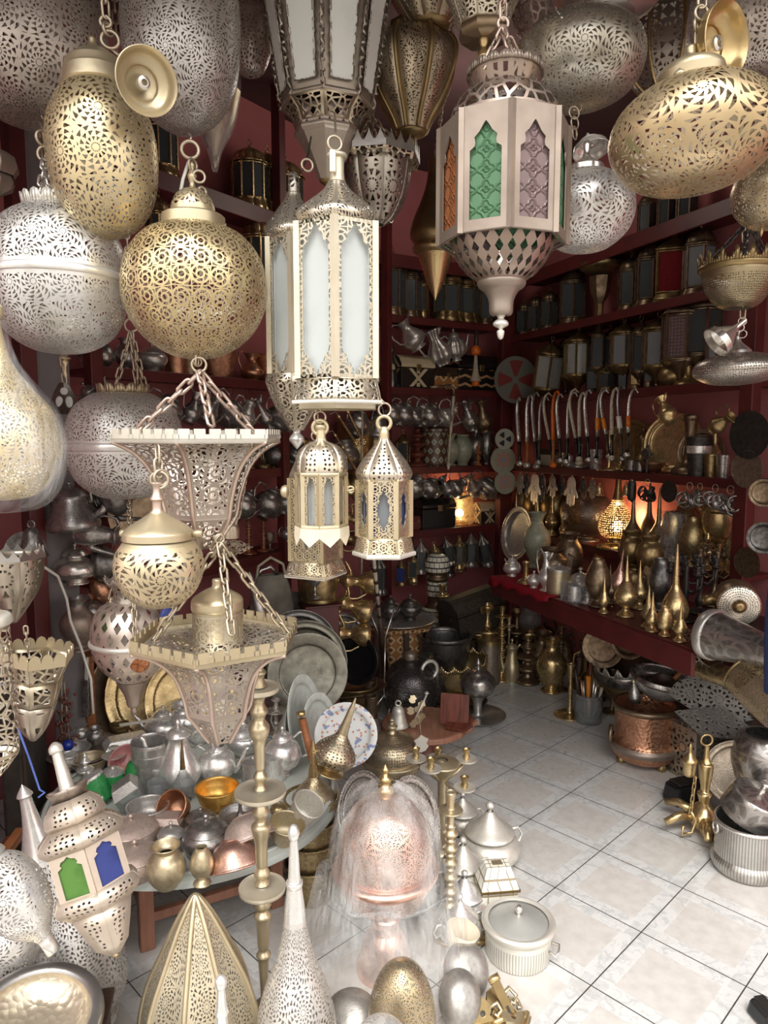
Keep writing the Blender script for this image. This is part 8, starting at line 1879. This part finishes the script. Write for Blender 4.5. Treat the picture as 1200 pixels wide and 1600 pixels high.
# long cone lamp lying on the heap
a_,b_ = at(1108,990,2.75),at(1235,1030,2.45); ax = (b_-a_); LN = ax.length; q = ax.to_track_quat('Z','Y')
k = mpp(a_)
r = put('cone_lamp',[P('shade',B().lathe([(38*k,0),(37*k,LN*.1),(24*k,LN*.7),(16*k,LN)],44),'pewter engraved'),P('mouth_band',B().lathe([(38*k,-.004),(40*k,0),(40*k,.03),(37*k,.034)],44,k=2),'steel'),P('end_cap',B().lathe([(16*k,LN),(14*k,LN+.02),(0,LN+.03)],24),'steel')],a_,(0,0,0),1,'long silver engraved cone lamp lying across the right heap','lamp')
r.rotation_mode = 'QUATERNION'; r.rotation_quaternion = q
a_,b_ = at(1066,1012,3.0),at(1112,1010,2.85); ax = (b_-a_); q = ax.to_track_quat('Z','Y'); k = mpp(a_)
r = put('pierced_cup',[P('cup',B().lathe([(26*k,0),(28*k,ax.length*.4),(30*k,ax.length)],32),'rhombus tin'),P('rim',B().lathe([(25*k,-.003),(28*k,0),(27*k,.01)],32),'pewter dark')],a_,(0,0,0),1,'dark pierced drum opening left of the engraved cone lamp','lamp')
r.rotation_mode = 'QUATERNION'; r.rotation_quaternion = q
for (x0,y0,Y0,x1,y1,Y1,w,mt,lab) in ((1056,1030,3.05,1160,1066,2.7,15,'brass engraved','long dull gold metal trough slanting below the cone lamp'),(1160,1052,2.62,1222,1110,2.45,34,'gold mesh','shiny gold pierced sheet roll at the right edge')):
    a_,b_ = at(x0,y0,Y0),at(x1,y1,Y1); ax = b_-a_; k = mpp(a_); q = ax.to_track_quat('Z','Y')
    r = put('metal_roll',[P('roll',B().lathe([(w*k,0),(w*1.05*k,ax.length*.5),(w*k,ax.length)],30),mt),P('end_ring',B().lathe([(w*k,-.003),(w*1.06*k,0),(w*1.04*k,.008)],30),'brass dark')],a_,(0,0,0),1,lab,'metal roll')
    r.rotation_mode = 'QUATERNION'; r.rotation_quaternion = q
# boxes under the lying lamps so that the heap rests on something
p = at(1190,1100,2.85)
put('wooden_crate',[P('box',B().box((0,0,.20),(.5,.34,.40)),'dark wood',bevel=.005),P('lid',B().box((0,0,.404),(.52,.36,.012)),'dark wood')],(p.x+.22,p.y+.06,.001),(0,0,wang('R')),1,'dark crate beneath the cone lamp and gold sheet roll','crate')
p = at(1172,985,2.95)
put('backgammon_box',[P('box',B().box((0,0,0),(.34,.22,.09)),'black lacquer',bevel=.004),P('frame',B().box((0,-.112,.035),(.34,.008,.018)).box((-.165,-.112,0),(.016,.008,.09)),'orange wood')],p,(0,0,wang('R')),1,'black box with orange framed front on the counter end','box')
p = at(1150,938,3.0); k = mpp(p)
put('brass_lamp',[P('body',B().lathe([(18*k,-40*k),(30*k,-20*k),(32*k,4*k),(22*k,20*k)],28,RX(pi/2) @ RZ(0)),'bronze'),P('disc',B().lathe([(0,44*k),(10*k,44*k),(28*k,40*k),(30*k,34*k),(20*k,20*k)],32,RX(pi/2)),'brass dots'),P('eye',B().lathe([(0,50*k),(5*k,50*k),(9*k,46*k),(11*k,43*k)],20,RX(pi/2),k=2),'brass dark'),P('arm',B().tube([(-28*k,0,0),(-48*k,0,-4*k)],9*k,10),'brass dark')],p,(0,0,-.35),1,'bronze drum lamp with dotted round face on the right counter','lamp')
p = on_z(1153,1262,0); z = 58*mpp(p)
lean(1152,1208,2.72,98,'tray','tray engraved','round engraved brass tray leaning in the right heap',-18,-20)
p = at(1192,1175,2.72); k = mpp(p)
put('engraved_bucket',[P('body',B().lathe([(0,-58*k),(34*k,-56*k),(44*k,-30*k),(46*k,0),(36*k,26*k),(26*k,30*k)],40),'pewter engraved'),P('foot',B().lathe([(0,-p.z+.002),(30*k,-p.z+.002),(26*k,-58*k)],30,k=1),'pewter')],p,(0,0,0),1,'silver engraved pot with leaf scrolls behind the round tray','pot')
p = on_z(1165,1358,0); k = mpp(p)
parts = [P('body',B().lathe([(0,0),(34*k,0),None,(42*k,3*k),(46*k,14*k),(42*k,24*k),None,(42*k,26*k),(41*k,66*k),(43*k,70*k),None,(41*k,70*k),(40*k,10*k)],48),'steel fluted'),P('rim_bead',B().lathe([(42*k,68*k),(44.5*k,71*k),(42*k,74*k),(40*k,71*k)],48,k=3),'nickel'),P('ear',B().ring(7*k,1.8*k,T3(-45*k,0,62*k) @ RZ(pi/2),14,6),'nickel')]
put('steel_pot',parts,p,(0,0,0),1.12,'round steel pot with fluted sides at the right edge of the tiles','pot')
p2 = p+Vector((.015,.03,74*k*1.12)); 
lid_ = put('askew_lid',[P('dome',B().lathe([(44*k,0),(43*k,10*k),(40*k,36*k),(30*k,42*k),(0,48*k)],44),'pewter engraved'),P('knob',B().lathe([(5*k,46*k),(4*k,54*k),(8*k,62*k),(0,66*k)],16),'nickel')],(p2-p)/1.12,(radians(14),radians(16),0),.9)
lid_.parent = [o for o in COL.objects if o.name == 'steel_pot'][0]
p = on_z(1070,1250,0); k = mpp(p)
put('black_iron',[P('body',B().box((0,0,14*k),(56*k,34*k,28*k),top=(.9,.8)),'black lacquer',bevel=.012),P('top_plate',B().box((0,0,29*k),(40*k,22*k,3*k)),'iron',bevel=.003)],p,(0,0,.35),1.1,'black rounded metal box on the tiles below the pierced box','box')
# brass hanging oil lamp lying at the tile edge
p = on_z(1098,1300,0); k = mpp(p)*1.1
parts = [P('body',B().lathe([(0,2*k),(8*k,4*k),(18*k,14*k),(22*k,26*k),(14*k,38*k),(7*k,44*k)],28),'brass'),P('column',B().lathe([(7*k,44*k),(9*k,52*k),(10*k,58*k),(6*k,64*k),(9*k,84*k),(10*k,100*k),(7*k,104*k),(4*k,112*k),(3*k,128*k)],20),'brass'),P('top_ring',B().ring(8*k,1.6*k,T3(-1*k,0,136*k),18,7),'brass')]
for q,a in enumerate((3.3,2.2,4.4,5.2)):
    parts.append(P('spout',B().tube([(16*k*cos(a),16*k*sin(a),24*k),(38*k*cos(a),38*k*sin(a),28*k),(58*k*cos(a),58*k*sin(a),20*k)],[7*k,6*k,5*k],10),'brass'))
parts.append(P('chain',B().chain((-20*k,-12*k,88*k),(-26*k,-16*k,36*k),11*k,1.1*k),'brass')); parts.append(P('hook',B().tube([(-26*k,-16*k,40*k),(-18*k,-18*k,28*k),(-24*k,-19*k,10*k),(-38*k,-19*k,8*k),(-36*k,-18*k,20*k)],2.2*k,8),'brass'))
parts.append(P('snuffer',B().lathe([(0,0),(7*k,2*k),(9*k,18*k),(10*k,24*k),(3*k,34*k),(2*k,44*k),(0,48*k)],16,T3(-26*k,-6*k,86*k)),'brass'))
put('oil_lamp',parts,p,(0,0,0),1,'brass many-spouted oil lamp with ring, chain and snuffer by the tile edge','oil lamp')
p = on_z(1106,1312,0); k = mpp(p)
put('brass_ring_foot',[P('ring',B().lathe([(10*k,0),(17*k,2*k),(18*k,8*k),(11*k,10*k),(10*k,0)],24,RX(.7),k=2),'brass dark'),P('core',B().lathe([(0,0),(9*k,2*k),(7*k,8*k),(0,9*k)],18,RX(.7)),'brass')],p+Vector((0,0,.035)),(0,0,.4),1,'dark brass ring-shaped foot on the tiles in front of the oil lamp','fitting')
p = on_z(974,1172,0); k = mpp(p)
put('pipe_handle',[P('grip',B().tube([(0,0,40*k),(-2*k,0,16*k)],7*k,10),'copper'),P('ivory_end',B().tube([(0,0,48*k),(0,0,40*k)],6*k,10),'bone'),P('hook_end',B().tube([(-2*k,0,16*k),(4*k,0,3*k),(10*k,0,8*k)],3*k,8),'bronze')],p+Vector((0,0,.006)),(0,radians(-8),0),1,'copper grip with ivory end leaning on the hammered copper pot','handle')
fl(956,1112,60,candlestick('trumpet','bronze'),'candlestick','dark trumpet candlestick behind the cutlery jar at its right','candlestick',wide=.8)
p = on_z(1190,1598,0); put('black_object',[P('sole',B().box((0,0,.025),(.06,.09,.05),top=(.85,.8)),'black lacquer',bevel=.01),P('strap',B().box((0,.0,.052),(.03,.06,.008)),'iron')],p+Vector((.01,0,.001)),(0,0,.2),1,'black object corner on the tiles at the bottom right edge','object')  # unidentified black thing, shaped as a plain rounded block
p = at(1226,985,2.3); put('hanging_garment',[P('cloth',B().lathe([(.05,-.22),(.06,0),(.05,.18),(.0,.22)],20,rib=.1,ribn=5),'denim'),P('cord',B().tube([(0,0,.2),(0,0,RAILZ-p.z)],.003,5),'blue cord')],p,(0,0,0),1,'sliver of dark blue cloth hanging at the right edge','cloth')
# ------------------------------------------------------------------ left edge: leather case, stools, wooden ledge, cords
p = on_z(58,1395,0); q_ = at(72,1150,2.3)
put('leather_case',[P('case',B().box((0,0,.42),(.07,.34,.84)),'leather',bevel=.012),P('stitching',B().box((.036,-.165,.42),(.006,.012,.84)),'dark wood')],(q_.x-.10,q_.y+.05,.001),(0,0,.25),1,'tall dark leather case standing by the pink pillar at left','case')
q_ = at(112,1030,2.75); zt = q_.z
put('wooden_stool',[P('seat',B().box((0,0,zt-.012),(.26,.26,.024)),'orange wood',bevel=.004)]+[P('leg',B().box((x,y,(zt-.024)/2),(.035,.035,zt-.024)),'orange wood',bevel=.004) for x in (-.11,.11) for y in (-.11,.11)],(q_.x-.09,q_.y+.12,.001),(0,0,.3),1,'orange wood stool behind the left sconces','stool')
for i,(dx,lab) in enumerate(((0,'bundle of orange-brown wooden sticks on the stool'),(.03,'second bundle of wooden sticks on the stool'))):
    b = B()
    for j in range(7): b.tube([(-.09,.02*(j % 4)-.03,.008+.012*(j//4)),(.09,.02*(j % 4)-.025,.01+.012*(j//4))],.007,6)
    put('stick_bundle',[P('sticks',b,'orange wood'),P('tie',B().box((0,0,.012),(.012,.09,.03)),'rope')],(q_.x-.08,q_.y+.08+dx,zt+.003+.035*i),(0,0,.3+.3*i),1,lab,'sticks')
b = B(); p = at(95,1120,2.65); rnd = random.Random(9)
for i in range(80):
    r = .009; b.lathe([(0,-r),(r,0),(0,r)],6,T3(rnd.uniform(-.05,.05),rnd.uniform(-.03,.03),rnd.uniform(-.12,.12)),k=1)
put('bead_strings',[P('beads',b,'red wood'),P('cords',B().tube([(0,0,-.12),(.01,0,.14)],.003,5).tube([(.03,0,-.12),(.02,0,.14)],.003,5),'rope')],p,(0,0,0),1,'dark red and brown bead strings hanging below the stick bundles','beads',kind='stuff')
p = at(135,1090,2.72); k = mpp(p)
put('carved_rod',[P('rod',B().box((0,0,0),(.028,.028,60*k)),'pewter engraved',bevel=.003),P('tip',B().box((0,0,45*k),(.014,.014,40*k)),'tin white',bevel=.003)],p,(0,radians(3),0),1,'silver carved rod upright behind the copper bowl','rod')
put('blue_twine',[P('blue_twine',B().tube([at(28,1138,1.42),at(44,1180,1.44),at(62,1234,1.46),at(70,1238,1.46),at(60,1246,1.46)],.0022,6),'blue cord')],(0,0,0),label='thin blue twine from the gold sconce to the leaning lantern',cat='cord')
p = at(60,1310,2.0); put('wooden_ledge',[P('frame',B().box((0,0,.0),(.025,.3,.03)),'orange wood',bevel=.003),P('panel',B().box((-.03,0,-.2),(.02,.3,.38)),'red wood')],(p.x-.04,p.y-.14,.42),(radians(0),0,.12),1,'edge of a wooden ledge behind the silver teardrop lamp','ledge')
lean(40,860,2.2,60,'plate','pewter dark','dark scalloped pewter plate hanging behind the grey battlement sconce',0,20,'wall_plate','plate')
p = at(50,845,2.1); put('hanging_bell',bell('pewter dark'),p,(0,0,0),62*mpp(p),'dark bell-shaped shade above the grey battlement sconce','bell',ctr=.4)
# hangings at the upper right of the heap: hooks under the right shelf
for i,(px,py,h,v,mt,tilt,lab) in enumerate(((1040,640,44,'jug','brass',-30,'little brass jug hanging upside right of the daggers'),(1128,660,40,'jug','brass dark',60,'brass spouted pot hanging near the dark disc plate'))):
    p = at(px,py,3.62-.2*i); put('jug',ewer(mt,v=v),p,(0,radians(tilt),wang('R')),h*mpp(p)*1.1,lab,'jug',ctr=.5)
# right end bay: hanging round gongs and shades beyond the end post
for i,(px,py,d,mt,lab) in enumerate(((1194,770,44,'bronze','dull bronze bowl hanging beyond the end post'),(1194,840,50,'pewter dark','dark crumpled tin dish hanging beyond the end post'))):
    lean(px,py,3.1,d,'deep',mt,lab,0,-40,'wall_plate','plate')
# ------------------------------------------------------------------ light and camera
W = bpy.data.worlds.new('sky'); SC.world = W; W.use_nodes = True; nt = W.node_tree
bg = nt.nodes['Background']; tc = nt.nodes.new('ShaderNodeTexCoord'); sx = nt.nodes.new('ShaderNodeSeparateXYZ'); nt.links.new(tc.outputs['Generated'],sx.inputs[0])
rp = nt.nodes.new('ShaderNodeValToRGB'); nt.links.new(sx.outputs[2],rp.inputs[0])
cr = rp.color_ramp; cr.elements[0].position = 0.0; cr.elements[0].color = (.36,.32,.28,1); cr.elements[1].position = .9; cr.elements[1].color = (1.0,.99,.97,1)
e = cr.elements.new(.18); e.color = (.50,.46,.42,1); e = cr.elements.new(.40); e.color = (.95,.95,.95,1)
nt.links.new(rp.outputs[0],bg.inputs[0]); bg.inputs[1].default_value = 2.3
sun = bpy.data.lights.new('sun','SUN'); sun.energy = 1.9; sun.angle = radians(24); sun.color = (1.0,.97,.92)
so = bpy.data.objects.new('sun',sun); COL.objects.link(so)
d = Vector((.10,1.0,-1.45)); so.rotation_euler = d.to_track_quat('-Z','Y').to_euler()
cl2 = bpy.data.lights.new('interior_fill_light','POINT'); cl2.energy = 7; cl2.color = (1,.9,.78); cl2.shadow_soft_size = .25  # added soft fill with no fixture, lifts the dark back shelves
clo = bpy.data.objects.new('interior_fill_light',cl2); COL.objects.link(clo); clo.location = (.45,3.9,3.1)
cam = bpy.data.cameras.new('camera'); co = bpy.data.objects.new('camera',cam); COL.objects.link(co)
cam.sensor_fit = 'HORIZONTAL'; cam.sensor_width = 36.0; cam.lens = 36.0*FL/1200.0; cam.clip_start = .05
co.location = (0,0,CH); co.rotation_euler = (pi/2-PITCH,0,0)
SC.camera = co
SC.view_settings.view_transform = 'Standard'; SC.view_settings.look = 'None'; SC.view_settings.exposure = 0.5; SC.view_settings.gamma = 1.0
SC.view_settings.use_curve_mapping = False
SC.cycles.transparent_max_bounces = 16; SC.cycles.max_bounces = 8; SC.cycles.sample_clamp_indirect = 4.0
